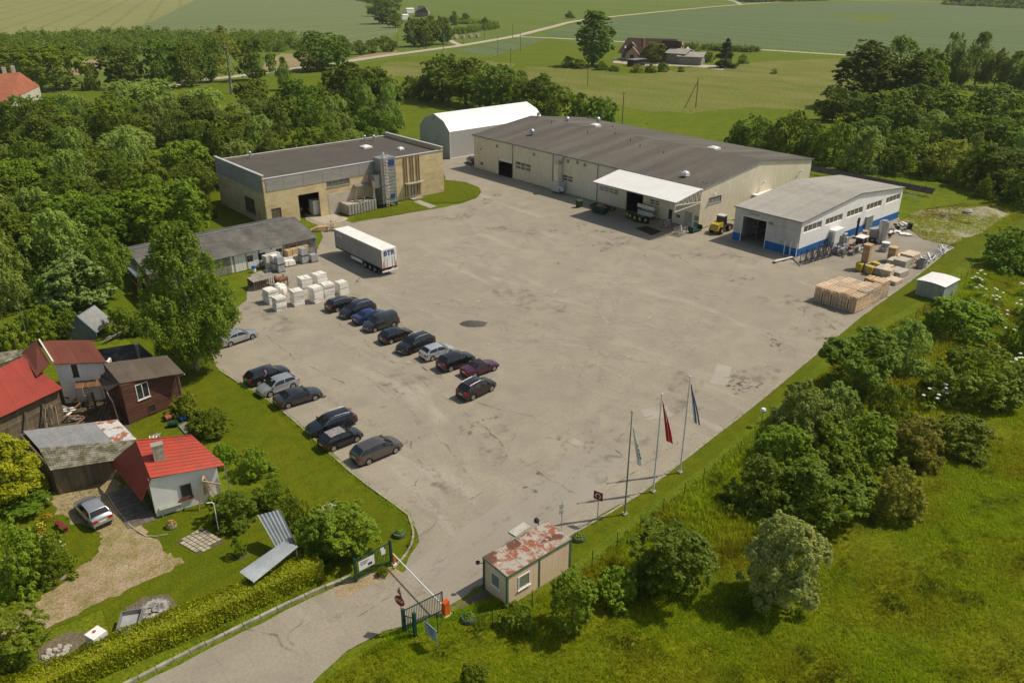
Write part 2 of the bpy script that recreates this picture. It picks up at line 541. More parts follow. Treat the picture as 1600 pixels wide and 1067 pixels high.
# gravel roads across the fields
main_rd = smooth_line(pxs([(200, 150), (297, 128), (371, 119), (479, 104.5), (530, 98), (590, 89), (641, 82), (690, 75.5), (719, 71.5), (770, 63), (810, 55.5), (860, 43), (905, 32.5), (985, 23.5), (1070, 15), (1158, 7.5), (1240, 2), (1300, -1)]))
strip(main_rd, 6.6, -.03, .12).struct('gravel_road', GRAVEL)
strip(smooth_line(pxs([(800, 58), (830, 58.5), (898, 61.5), (980, 66), (1067, 71.5), (1188, 78), (1316, 86), (1500, 97), (1800, 116)])), 5.2, -.028, .12).struct('field_track', GRAVEL)
strip(smooth_line(pxs([(699, 61.5), (708, 66), (719, 71)])), 4, -.026).struct('farm_drive', GRAVEL)
strip(smooth_line(pxs([(1158, 8), (1146, 2), (1120, -3)])), 6, -.026).struct('field_track', GRAVEL)
strip(smooth_line(pxs([(1330, 1), (1440, 2.5), (1600, 10), (1800, 20)])), 7, -.026).struct('far_road', GRAVEL)
sheet('farm_yard', pxs([(962, 92), (985, 95), (1020, 98), (1080, 100), (1145, 104), (1130, 110), (1080, 104), (1000, 103), (958, 98)]), -.025, GRAVEL, 1.5, 2, .2)

# lawns beside the yard
sheet('lawn', pxs([(612, 888), (650, 830), (636, 800), (545, 733), (440, 640), (342, 573), (320, 520), (300, 470), (240, 480), (200, 530), (290, 610), (360, 700), (430, 780), (480, 820), (520, 870), (560, 905)]), -.02, G_LAWN)
sheet('lawn', pxs([(300, 270), (330, 250), (345, 320), (407, 346), (480, 334), (360, 362), (290, 360)]), -.018, G_LAWN)
sheet('lawn', pxs([(885, 838), (1000, 768), (1200, 613), (1350, 488), (1420, 438), (1480, 386), (1560, 340), (1620, 318), (1640, 345), (1560, 372), (1500, 415), (1420, 480), (1340, 520), (1230, 610), (1110, 720), (1000, 800), (920, 860), (890, 885)]), -.02, G_LAWN)
sheet('garden_lawn', pxs([(-60, 1010), (60, 990), (160, 950), (190, 1040), (330, 990), (480, 905), (520, 870), (470, 800), (400, 760), (300, 780), (330, 690), (300, 640), (180, 640), (150, 700), (0, 700), (-200, 800)]), -.018, G_LAWN)
sheet('meadow', pxs([(480, 1080), (610, 990), (700, 962), (760, 950), (900, 900), (1000, 812), (1110, 730), (1235, 620), (1345, 530), (1425, 490), (1510, 425), (1560, 385), (1700, 330), (2300, 500), (2300, 1600), (0, 1600)]), -.019, G_MEADOW)

# the concrete yard and the drive
yard_px = [(634, 893), (640, 872), (652, 846), (649, 826), (637, 803), (600, 776), (545, 735), (490, 684), (440, 640), (388, 605), (340, 575), (325, 540), (345, 500), (385, 470), (392, 430), (430, 413), (492, 397), (505, 370), (496, 352), (478, 344), (476, 334), (520, 332), (545, 347), (600, 340), (650, 331), (690, 325), (722, 318), (744, 310), (752, 301), (748, 293), (728, 285), (697, 281), (690, 262), (690, 245), (705, 238), (760, 225), (1000, 300), (1160, 350), (1300, 330), (1404, 340), (1412, 352), (1440, 372), (1490, 386), (1480, 392), (1420, 440), (1350, 490), (1200, 615), (1100, 693), (1000, 770), (940, 803), (890, 835), (868, 850), (775, 900), (700, 947), (690, 962), (600, 984), (540, 1018), (490, 1067)]
yp = [VV((p.x, p.y, 0)) for p in pxs(yard_px)]
yp += [VV((4, 34.4, 0)), VV((-60, 31, 0)), VV((-60, 41, 0)), VV((5.7, 42.1, 0)), VV((17.3, 42.0, 0)), VV((21.5, 41.6, 0))]
MB().poly(jag(yp, .16, .6)).struct('concrete_yard', CONC)
# smoother asphalt lane laid between gate and yard
lane = pxs([(700, 947), (622, 900), (700, 840), (800, 775), (900, 712), (930, 700), (985, 722), (940, 760), (880, 815), (800, 865), (760, 905)])
MB().poly(jag([VV((p.x, p.y, .004)) for p in lane], .12, .6)).struct('asphalt_lane', mat('lane_asphalt', (.315, .282, .222), (.285, .25, .195), sc=.15, fine=8, co='World', bump=.08))
for nm, pts in (('asphalt_patch', [(1109, 598), (1121, 569), (1143, 573), (1138, 603)]), ('asphalt_patch', [(886, 689), (898, 685), (914, 694), (905, 698)]), ('asphalt_patch', [(1000, 640), (1040, 634), (1052, 650), (1010, 656)])):
 MB().poly([VV((p.x, p.y, .006)) for p in pxs(pts)]).struct(nm, mat('patch_asphalt', (.375, .335, .265), (.33, .295, .23), sc=.4, co='World'))
MB().poly(jag([VV((p.x, p.y, .004)) for p in pxs([(1260, 408), (1300, 380), (1390, 350), (1440, 372), (1486, 384), (1425, 436), (1340, 500), (1280, 480), (1330, 430)])], .2, .6)).struct('dark_asphalt_apron', ASPH)

# kerbs, cut into stones
def kerb(line, w=.16, h=.10, L=1.0, base=0.):
 mb = MB(); carry = 0
 for i in range(len(line) - 1):
  p, q = line[i], line[i + 1]; d = (q - p).length; n = max(1, round(d / L))
  for k in range(n):
   a, b = p.lerp(q, (k + .02) / n), p.lerp(q, (k + .98) / n)
   dz = RND.uniform(-.03, .015)
   mb.bar((a.x, a.y, base + h / 2 + dz - .1), (b.x, b.y, base + h / 2 + dz - .1 + RND.uniform(-.015, .015)), w, h + .2)
 return mb
left_line = smooth_line(pxs([(615, 888), (637, 862), (646, 836), (640, 812), (628, 797), (545, 735.5), (440, 641), (386, 606), (342, 578)]), 3)
kerb(left_line).struct('kerb', KERB)
kerb(smooth_line(pxs([(888, 838), (1000, 771), (1100, 694), (1200, 616), (1350, 491), (1420, 441), (1480, 393)]), 3), h=.07).struct('kerb', KERB)
kerb(smooth_line([VV((-20, 41.6, 0)), VV((2, 42.5, 0)), VV((10, 42.6, 0)), VV((17, 42.4, 0)), VV((20.5, 42.0, 0))], 3), w=.24, h=.2, L=1.3).struct('low_stone_wall', mat('old_stone', (.42, .38, .30), (.22, .21, .13), sc=1.2, fine=5, bump=.4))

# wear on the concrete: tyre arcs, stains, cracks
TYRE = worn('tyre_dust', (.45, .405, .325), .32, .70, 1.2, sc2=.25)
mb = MB()
def arc(c, r, a0, a1, w, z):
 pts = [VV((c.x + r * math.cos(a0 + (a1 - a0) * k / 26), c.y + r * math.sin(a0 + (a1 - a0) * k / 26), 0)) for k in range(27)]
 q = strip(pts, w, z); mb.add(q.v, q.f)
zz = .008
for u, v, r, a0, a1 in ((700, 440, 8, -.5, 1.9), (700, 440, 10.2, -.4, 1.7), (735, 455, 9, 2., 4.), (735, 455, 11.2, 2., 3.9), (640, 470, 7, .2, 1.6), (640, 470, 9., .1, 1.6), (900, 520, 12, -1., 1.1), (900, 520, 14.2, -1., 1.1), (830, 590, 11, -1.4, .2), (980, 500, 13, .6, 2.4), (980, 500, 15.1, .7, 2.4), (1150, 480, 16, 1.6, 3.), (1150, 480, 18.1, 1.6, 3.), (600, 420, 9, -1.2, .4), (760, 395, 20, 3.4, 4.3), (760, 395, 22, 3.4, 4.3), (1040, 560, 10, 2.6, 5.), (1040, 560, 12, 2.6, 5.), (820, 430, 13, 1., 2.6), (680, 500, 10, 3.6, 5.2), (680, 500, 12.1, 3.6, 5.2), (930, 420, 20, 1.8, 2.8), (930, 420, 22, 1.8, 2.8), (700, 360, 14, 3.6, 4.8), (700, 360, 16, 3.6, 4.8), (1090, 520, 7, 0., 2.2), (870, 640, 15, .2, 1.3), (870, 640, 17, .2, 1.3)):
 zz += .0004
 arc(at(u, v), r, a0, a1, RND.uniform(.3, .5), zz)
mb.struct('tyre_marks', TYRE, 'stuff')
RUB = worn('rubber_marks', (.215, .19, .15), .45, 1.7, 1.5, sc2=.2)
mb = MB(); zz = .02
for px in ([(660, 930), (800, 820), (900, 700), (930, 560), (960, 440), (1000, 370)], [(640, 920), (700, 800), (690, 690), (640, 620), (560, 540), (480, 500)], [(900, 700), (1050, 560), (1120, 480), (1170, 400)], [(760, 860), (900, 700), (860, 520), (760, 400), (700, 330)], [(960, 440), (880, 390), (780, 340), (740, 300)], [(700, 800), (620, 700), (520, 640), (430, 560), (400, 510)], [(620, 450), (720, 480), (860, 520), (1000, 560)]):
 ln = smooth_line([VV((p.x, p.y, 0)) for p in pxs(px)], 10)
 for o_ in (-.85, .85, -1.3, 1.25):
  zz += .0003; q = []
  for i, p in enumerate(ln):
   d = ln[min(i + 1, len(ln) - 1)] - ln[max(i - 1, 0)]; d.normalize()
   q.append(VV((p.x - d.y * o_, p.y + d.x * o_, 0)))
  q = strip(q, .34, zz); mb.add(q.v, q.f)
mb.struct('rubber_marks', RUB, 'stuff')
STAIN = worn('oil_stain', (.10, .082, .058), .50, .72, 1.6, sc2=.6)
DAMP = worn('damp_stain', (.21, .185, .14), .46, .9, .8, sc2=.3)
PALE = worn('pale_dust', (.46, .415, .335), .45, .85, .9, sc2=.4)
def blot(mb, u, v, rx, ry, rot, z):
 c = at(u, v); n = 22; ph = RND.random() * 9; pts = []
 for k in range(n):
  t = 2 * PI * k / n
  r = 1 + .45 * mnoise.noise(VV((math.cos(t) * 1.3 + ph, math.sin(t) * 1.3, ph)))
  x, y = rx * r * math.cos(t), ry * r * math.sin(t)
  pts.append((c.x + x * math.cos(rot) - y * math.sin(rot), c.y + x * math.sin(rot) + y * math.cos(rot), z))
 mb.poly(pts)
d, o, p_ = MB(), MB(), MB(); z0 = .034
for u, v, rx, ry in ((910, 352, 4, .8), (945, 362, 3, .7), (1155, 604, 1.6, 1.1), (1162, 600, 2.2, 1.4), (1168, 436, 1.6, .7), (1148, 440, 1, .5), (870, 410, .8, .5), (868, 684, 1, .5), (846, 738, .7, .4), (830, 768, .5, .35), (822, 765, .6, .3), (735, 668, 2.4, 1), (768, 655, 1.4, .7), (1010, 400, 1, .5), (1030, 385, 1.4, .5), (975, 345, 2.2, .5), (1215, 540, 1.8, .8), (1200, 525, 1.2, .5), (760, 315, 3, .9), (735, 330, 4, 1), (780, 305, 1.6, .6), (1095, 640, .6, .4), (600, 634, .5, .3), (545, 640, .4, .25), (690, 590, 1.2, .35), (700, 580, .8, .3), (640, 690, 1.2, .3), (430, 445, 3, 1.2), (455, 470, 2.5, .8), (560, 440, 1.2, .4)):
 z0 += .0005; blot(o, u, v, rx, ry, RND.uniform(0, 3), z0)
for u, v, rx, ry in ((1000, 690, 3.2, 1.2), (960, 722, 2.5, 1.1), (700, 763, 1.6, .9), (930, 740, 1.6, 1), (1180, 590, 4, 2), (820, 360, 7, 2), (960, 380, 6, 1.8), (700, 340, 5, 1.5), (1240, 470, 6, 2), (1290, 510, 5, 1.6), (560, 470, 4, 1.4), (1100, 400, 7, 1.5), (830, 470, 6, 3), (640, 600, 4, 2), (780, 690, 4, 1.5), (1060, 610, 5, 2), (380, 480, 4, 2), (420, 500, 5, 2)):
 z0 += .0005; blot(d, u, v, rx, ry, RND.uniform(0, 3), z0)
for u, v, rx, ry in ((1000, 510, 3, 1.2), (1045, 525, 4, 1), (1030, 545, 3, .8), (880, 480, 4, 1), (910, 490, 2, .8), (990, 560, 3, .7), (950, 520, 2.4, .9), (1080, 500, 3, .8), (820, 530, 3, .7), (1110, 460, 4, .8), (930, 450, 3, .7), (700, 800, 3, 1), (660, 420, 6, .7), (720, 380, 8, .6), (1000, 460, 3, .8), (850, 575, 2, .7), (960, 590, 3, .6), (760, 560, 4, .6), (620, 560, 3, .8)):
 z0 += .0005; blot(p_, u, v, rx, ry, RND.uniform(0, 3), z0)
o.struct('oil_stains', STAIN, 'stuff'); d.struct('damp_stains', DAMP, 'stuff'); p_.struct('dust_patches', PALE, 'stuff')
CRK = worn('crack_fill', (.14, .12, .08), .42, .70, .9, sc2=.5)
mb = MB(); z0 = .066
for px in ([(524, 502), (600, 556), (680, 610), (735, 650), (780, 690), (850, 745), (900, 770)], [(560, 555), (590, 580), (605, 590)], [(570, 590), (640, 640), (700, 700), (745, 760)], [(640, 560), (700, 600), (760, 635), (830, 650), (880, 690), (900, 700), (925, 690)], [(990, 730), (960, 700), (985, 660), (1020, 650)], [(1140, 590), (1160, 580), (1180, 590), (1170, 608)], [(1230, 475), (1290, 500), (1310, 520), (1260, 560)], [(1260, 480), (1250, 505), (1240, 520)], [(480, 955), (470, 975), (450, 992), (470, 1015), (490, 1035)], [(330, 970), (430, 992), (460, 1020), (490, 1050)], [(560, 965), (600, 940), (640, 905), (700, 870)], [(700, 950), (760, 905), (830, 850), (900, 800), (960, 760), (1060, 690)], [(640, 850), (720, 790), (800, 740), (850, 715)], [(900, 420), (960, 440), (1040, 450), (1100, 470)], [(780, 345), (860, 380), (900, 385), (980, 380), (1060, 400)], [(1060, 400), (1100, 430), (1180, 450)], [(405, 615), (480, 670), (500, 690)], [(640, 690), (660, 730), (650, 760)], [(410, 520), (460, 560), (540, 600)]):
 z0 += .0006
 pts = [VV((p.x, p.y, 0)) for p in pxs(px)]
 line = []
 for i in range(len(pts) - 1):
  n = max(2, int((pts[i + 1] - pts[i]).length / .5))
  for k in range(n):
   q = pts[i].lerp(pts[i + 1], k / n)
   line.append(q + VV((mnoise.noise(q * .7), mnoise.noise(q * .7 + VV((9, 9, 9))), 0)) * .35)
 line.append(pts[-1])
 q = strip(line, .10, z0, .8); mb.add(q.v, q.f)
mb.struct('cracks', CRK, 'stuff')

# bare earth: garden drive, sandy plot behind the hall, verge by the gate
drv = [(-60, 985), (0, 965), (60, 936), (110, 904), (148, 868), (162, 842), (150, 824), (118, 815), (85, 802), (75, 776), (95, 752), (150, 750), (180, 744), (200, 770), (206, 800), (230, 836), (258, 860), (292, 876), (268, 890), (225, 905), (180, 930), (120, 960), (60, 985), (0, 1002)]
sheet('dirt_drive', pxs(drv), -.008, DIRT, .5, .3, 1.1)
sheet('trodden_earth', pxs([(95, 602), (165, 594), (200, 650), (205, 672), (150, 700), (60, 690), (0, 690), (60, 650)]), -.007, SOIL, .3, .5, .8)
sheet('bare_patch', pxs([(60, 1010), (110, 985), (140, 985), (150, 1010), (110, 1040), (60, 1050)]), -.009, BURNT, .3, .5, .8)
sheet('bare_patch', pxs([(195, 950), (225, 932), (262, 930), (280, 948), (258, 970), (215, 972)]), -.009, BURNT, .3, .5, .8)
sheet('sandy_plot', pxs([(1400, 345), (1440, 330), (1500, 322), (1560, 322), (1580, 335), (1540, 360), (1490, 380), (1440, 370)]), -.012, SANDY, 1.2, 1., .4)
sheet('earth_verge', pxs([(690, 958), (720, 940), (775, 905), (800, 912), (770, 945), (720, 960)]), -.006, BURNT, .25, .4, 1.)
sheet('earth_verge', pxs([(520, 920), (560, 905), (612, 885), (628, 895), (575, 915), (530, 940)]), .004, DIRT, .2, .4, 1.)
sheet('concrete_apron', pxs([(478, 338), (500, 326), (512, 328), (545, 342), (528, 349), (505, 350)]), .012, mat('apron_concrete', (.46, .40, .30), (.36, .31, .23), sc=.4, co='World'))
# turf in front of the brick building
sheet('lawn', pxs([(548, 349), (556, 335), (620, 320), (640, 316), (697, 296), (697, 282), (728, 286), (747, 294), (751, 301), (742, 309), (718, 317), (672, 318), (668, 328), (600, 339)]), .03, G_LAWN, .25, .4, .8)
Mprism([VV((p.x, p.y, .0)) for p in pxs([(646, 316), (655, 313), (683, 323), (672, 326)])], (0, 0, .05)).struct('garden_path', KERB)

# ------------------------------------------------------------------ trees, bushes, hedges
BARK = mat('bark', (.12, .095, .07), (.07, .055, .04), sc=3, fine=14, stretch=(1, 1, .3))
BIRCHBARK = mat('pale_bark', (.40, .37, .31), (.12, .10, .08), sc=2, fine=9, stretch=(1, 1, 2.))
L_DARK = leaf_mat('leaf_dark_green', (.040, .058, .007), (.086, .110, .012))
L_MID = leaf_mat('leaf_mid_green', (.056, .074, .008), (.112, .132, .014))
L_BRIGHT = leaf_mat('leaf_bright_green', (.064, .084, .009), (.118, .140, .014))
L_WILLOW = leaf_mat('leaf_grey_green', (.085, .105, .038), (.150, .165, .066))
L_SILVER = leaf_mat('leaf_silver', (.120, .138, .075), (.225, .232, .145))
L_BIRCH = leaf_mat('leaf_birch', (.048, .064, .010), (.098, .114, .020))
L_OLIVE = leaf_mat('leaf_olive', (.100, .096, .022), (.165, .145, .038))
L_YELLOW = leaf_mat('leaf_yellow_green', (.11, .125, .008), (.23, .215, .014))
L_SPRUCE = leaf_mat('needle_dark', (.014, .028, .010), (.034, .055, .018), .12)
L_PINE = leaf_mat('needle_grey', (.052, .066, .030), (.095, .110, .052), .15)
L_HEDGE = leaf_mat('leaf_hedge', (.100, .118, .006), (.19, .19, .010))

SHAPES = {
 'round': lambda t: np.sqrt(np.clip(1 - (2 * t - 1) ** 2, 0, 1)) ** .85,
 'dome': lambda t: np.sqrt(np.clip(1 - t ** 2.2, 0, 1)),
 'egg': lambda t: np.sin(PI * np.clip(t, 0, 1) ** .72) ** .8,
 'column': lambda t: np.sin(PI * np.clip(t, 0, 1) ** .8) ** .5,
 'cone': lambda t: (1 - t) ** .85,
}
def leaf_cards(pos, nrm, size, rng, asp=.55):
 n = len(pos)
 nrm = nrm / np.linalg.norm(nrm, axis=1, keepdims=True)
 r = rng.normal(size=(n, 3))
 t1 = np.cross(nrm, r); t1 /= np.linalg.norm(t1, axis=1, keepdims=True) + 1e-9
 t2 = np.cross(nrm, t1)
 a = size[:, None]
 v = np.stack([pos - t1 * a, pos + t2 * a * asp, pos + t1 * a, pos - t2 * a * asp], axis=1).reshape(-1, 3)
 return v, np.arange(n * 4).reshape(n, 4)
def crown_mesh(name, seed, w, h, base, nl, ls, lobes, lr, m, shape='round', droop=0., squash=.8, fill=.12, skew=.12, gap=0.):
 rng = np.random.default_rng(seed)
 R = w / 2; hb = h * base; hc = h - hb
 env = SHAPES[shape]
 t = rng.random(lobes) ** (.8 if shape != 'dome' else 1.1) * .97
 ang = np.arange(lobes) * 2.39996 + rng.normal(0, .35, lobes)
 rad = R * env(t) * rng.uniform(.45, .86, lobes) * (1 + skew * np.sin(ang * 2 + seed) + rng.normal(0, .08, lobes))
 C = np.stack([rad * np.cos(ang), rad * np.sin(ang), hb + t * hc * .93], axis=1)
 LR = lr * R * rng.uniform(.6, 1.35, lobes) * (.55 + .45 * env(t))
 pr = LR ** 2; pr /= pr.sum()
 nf = int(nl * fill); ns = nl - nf
 out = C.copy(); out[:, 2] -= hb + hc * .40
 out /= np.linalg.norm(out, axis=1, keepdims=True) + 1e-6
 unit = lambda a: a / (np.linalg.norm(a, axis=1, keepdims=True) + 1e-9)
 S_ = 8                                   # each bough carries smaller sprays, so the outline frays
 sk = rng.choice(lobes, lobes * S_, p=pr)
 sd = unit(unit(rng.normal(size=(lobes * S_, 3))) + out[sk] * .75 + np.array([0, 0, .25]))
 SC = C[sk] + sd * (LR[sk] * rng.uniform(.55, 1.18, lobes * S_))[:, None] * np.array([1, 1, squash])
 SR = LR[sk] * rng.uniform(.18, .44, lobes * S_)
 sp = SR ** 1.6; sp /= sp.sum()
 j = rng.choice(lobes * S_, ns, p=sp); k = sk[j]
 d = unit(unit(rng.normal(size=(ns, 3))) + sd[j] * .7 + np.array([0, 0, .3]))
 pos = SC[j] + d * (SR[j] * rng.uniform(.25, 1.15, ns))[:, None]
 nrm = d + np.array([.15, -.05, .45]) + rng.normal(0, .42, (ns, 3))
 if droop:
  f = rng.random(ns) ** 1.6
  pos[:, 2] -= droop * f * LR[k]
  pos[:, :2] += d[:, :2] * (LR[k] * .25 * f)[:, None]
  nrm[:, 2] *= (1 - .5 * f)
 tt = rng.random(nf); aa = rng.random(nf) * 2 * PI; r2 = R * env(tt) * .72 * np.sqrt(rng.random(nf))
 pf = np.stack([r2 * np.cos(aa), r2 * np.sin(aa), hb + tt * hc * .92], axis=1)
 pos = np.concatenate([pos, pf]); nrm = np.concatenate([nrm, rng.normal(size=(nf, 3)) + [0, 0, .6]])
 pos[:, 2] = np.maximum(pos[:, 2], .05)
 v, q = leaf_cards(pos, nrm, ls * rng.uniform(.55, 1.35, len(pos)), rng)
 return mesh_np(name, v, q, m), C, LR
def trunk_mesh(name, seed, h, base, r, C, m, limbs=9):
 rg = random.Random(seed); mb = MB()
 top = h * (base + (1 - base) * .72)
 pts = [UP(-.2)] + [VV((rg.uniform(-.04, .04) * h * k / 5, rg.uniform(-.04, .04) * h * k / 5, top * k / 5)) for k in range(1, 6)]
 mb.tube(pts, [r * 1.25, r, r * .85, r * .66, r * .45, r * .2], 7)
 for c in sorted((tuple(x) for x in C), key=lambda x: rg.random())[:limbs]:
  z = max(h * base * .8, min(c[2] * .72, top * .9)); k = z / top * 5; i = min(int(k), 4)
  s = pts[i].lerp(pts[i + 1], k - i)
  e = Vector(c); mid = s.lerp(e, .5) + VV((0, 0, -.05 * h * rg.random()))
  mb.tube([s, mid, e], [r * .38, r * .25, r * .08], 5)
 return mb.mesh(name, m, True)
PROTO = {}
def proto(kind, n, w, h, base, nl, ls, lobes, lr, m, bark=BARK, tr=.16, **kw):
 lst = []
 for i in range(n):
  sd = hash_(kind) + i * 17
  me, C, LR = crown_mesh('crown', sd, w, h, base, nl, ls, lobes, lr, m, **kw)
  tm = trunk_mesh('trunk', sd, h, base, tr, C, bark)
  lst.append((me, tm, w, h))
 PROTO[kind] = lst
def hash_(s): return sum((i + 3) * ord(c) for i, c in enumerate(s)) % 9973
proto('broad', 4, 8, 11, .06, 17000, .19, 52, .29, L_DARK, tr=.22)
proto('green', 3, 8, 11, .06, 13000, .21, 48, .29, L_MID, tr=.22)
proto('bright', 2, 8, 10, .10, 11000, .23, 30, .36, L_BRIGHT, tr=.2)
proto('willow', 3, 9, 10, .06, 14000, .20, 44, .28, L_WILLOW, tr=.22, droop=.5, shape='dome')
proto('birch', 3, 8, 14, .14, 15000, .17, 60, .26, L_BIRCH, bark=BIRCHBARK, tr=.17, shape='egg', droop=1.1, squash=1.0)
proto('poplar', 2, 6, 18, .06, 17000, .23, 110, .27, L_DARK, tr=.25, shape='column', squash=1.1)
proto('bush', 4, 6, 4.5, .0, 11000, .145, 36, .30, L_MID, tr=.09, shape='dome')
proto('dark_bush', 3, 6, 5, .0, 12000, .15, 34, .32, L_DARK, tr=.1, shape='dome')
proto('bright_bush', 2, 5, 3.5, .0, 9000, .14, 30, .30, L_BRIGHT, tr=.07, shape='dome')
proto('willow_bush', 2, 6, 5.5, .0, 13000, .14, 50, .24, L_WILLOW, tr=.1, shape='dome', droop=.6)
proto('silver', 1, 6, 8, .0, 20000, .13, 80, .21, L_SILVER, tr=.14, shape='column', droop=.9)
proto('olive', 2, 6, 5.5, .0, 13000, .14, 44, .26, L_OLIVE, tr=.1, shape='dome', droop=.3)
proto('spruce', 1, 6, 13, .03, 12000, .22, 90, .26, L_SPRUCE, tr=.18, shape='cone', squash=.35, droop=.5)
proto('pine', 2, 6, 8, .05, 12000, .17, 50, .28, L_PINE, tr=.16, shape='egg', squash=.7)
proto('thuja', 2, 5, 7, .0, 13000, .15, 60, .26, L_YELLOW, tr=.12, shape='egg', squash=.9, droop=.3)
proto('bare', 1, 6, 14, .25, 2600, .17, 46, .20, L_OLIVE, tr=.2, shape='egg', bark=BIRCHBARK)
proto('hero_birch', 1, 11.5, 18, .10, 46000, .17, 120, .205, L_BIRCH, bark=BIRCHBARK, tr=.26, shape='egg', droop=.9, squash=1.0, skew=.2)
proto('small', 2, 4, 5, .05, 6000, .17, 22, .34, L_MID, tr=.09)

KINDW = {'broad': 'dark green broadleaf tree', 'green': 'mid green broadleaf tree', 'bright': 'fresh bright green tree', 'willow': 'grey-green willow with a wide soft crown',
   'birch': 'tall airy birch', 'poplar': 'very tall dark poplar', 'bush': 'rounded green bush', 'dark_bush': 'dark green bush', 'bright_bush': 'yellow-green leafy bush',
   'willow_bush': 'grey-green willow bush', 'silver': 'silvery pale willow', 'olive': 'olive-brown bush', 'spruce': 'dark pointed spruce', 'pine': 'grey-green pine',
   'thuja': 'yellow-green thuja', 'bare': 'thin half-bare tree', 'hero_birch': 'big drooping birch', 'small': 'small green tree'}
NAMEW = {'bush': 'bush', 'dark_bush': 'bush', 'bright_bush': 'bush', 'willow_bush': 'willow_bush', 'olive': 'bush', 'spruce': 'spruce_tree', 'pine': 'pine_tree', 'birch': 'birch_tree', 'hero_birch': 'birch_tree',
   'poplar': 'poplar_tree', 'willow': 'willow_tree', 'silver': 'willow_tree', 'thuja': 'thuja_tree'}
TREES = []
def plant(p, w, h, kind, label=None, group=None):
 lst = PROTO[kind]
 me, tm, W, H = lst[RND.randrange(len(lst))]
 nm = NAMEW.get(kind, 'tree')
 o = thing(nm, None, 'bush' if 'bush' in nm else 'tree', p, RND.uniform(0, 6.28), group)
 o.scale = (w / W, w / W, h / H)
 link('crown', me, o); link('trunk', tm, o)
 TREES.append((o, to_px((p[0], p[1], h * .6)), kind, w, h, label))
 return o
def tree(u, vtop, vbase, wpx, kind, label=None, group=None):
 if kind not in ('hero_birch', 'spruce', 'poplar', 'small'): vbase -= .22 * wpx * min(1, vbase / 700)
 p = at(u, vbase)
 h = height_at(p, vtop)
 f = ('bush' in kind or kind in ('olive', 'silver')) and vbase > 400
 return plant(p, (1.06 if kind == 'silver' else .84 if f else .96) * wpx * depth((p.x, p.y, h / 2)) / FPX, h * (.88 if f and kind != 'silver' else .98), kind, label, group)

# near and middle distance, by hand
tree(308, 322, 578, 150, 'hero_birch', 'big drooping birch at the left edge of the concrete yard')
GB = 'bushes beyond the yard fence'
for a in ((1212, 795, 962, 118, 'silver', 'silvery pale willow alone in front of the dark bushes'),
   (1262, 722, 838, 175, 'dark_bush', 'broad dark bush right behind the silvery willow'), (1186, 712, 812, 120, 'dark_bush', 'dark bush left of and behind the silvery willow'),
   (1400, 722, 822, 100, 'olive', 'olive-brown bush right of the broad dark bush'), (1255, 585, 705, 120, 'willow_bush', 'grey-green willow bush by the yard edge below the pallets'),
   (1225, 655, 745, 110, 'bush', 'green bush by the white ball lamp'), (1345, 635, 752, 150, 'bush', 'wide green bush in the middle of the thicket'), (1310, 690, 775, 115, 'bush', 'green bush at the heart of the thicket'),
   (1425, 645, 742, 110, 'olive', 'olive bush at the right side of the thicket'), (1500, 645, 725, 120, 'bush', 'low green bush at the thicket\'s right end'),
   (1335, 515, 640, 130, 'broad', 'rounded dark tree beside the yard below the white shed'), (1412, 488, 592, 95, 'willow_bush', 'grey-green bush just below the white shed'),
   (1500, 462, 545, 140, 'bright_bush', 'yellow-green bush right of the white shed'), (1522, 535, 650, 165, 'bush', 'big round green bush alone at right below the hogweed'),
   (1575, 352, 430, 100, 'dark_bush', 'dark bush at the right frame edge beside the sandy plot'), (1595, 470, 560, 60, 'bush', 'green bush cut by the right frame edge among hogweed'),
   (1300, 590, 690, 100, 'willow_bush', 'pale scrub bush above the wide green bush'), (1385, 590, 700, 95, 'bush', 'green bush between grey-green bush and olive bush'),
   (893, 890, 1000, 80, 'green', 'small dark green tree in front of the office cabin'), (808, 942, 992, 66, 'bright_bush', 'bright leafy sapling at the office cabin corner'),
   (962, 888, 952, 85, 'bright_bush', 'yellow-green bush right of the office cabin'), (1048, 815, 945, 125, 'broad', 'dark tree between the cabin and the silvery willow'), (1010, 850, 940, 70, 'dark_bush', 'small dark bush beside the dark tree near the cabin'),
   (740, 1035, 1090, 60, 'bright_bush', 'weedy bush at the bottom edge of the photo')):
 tree(*a[:5], a[5], GB)
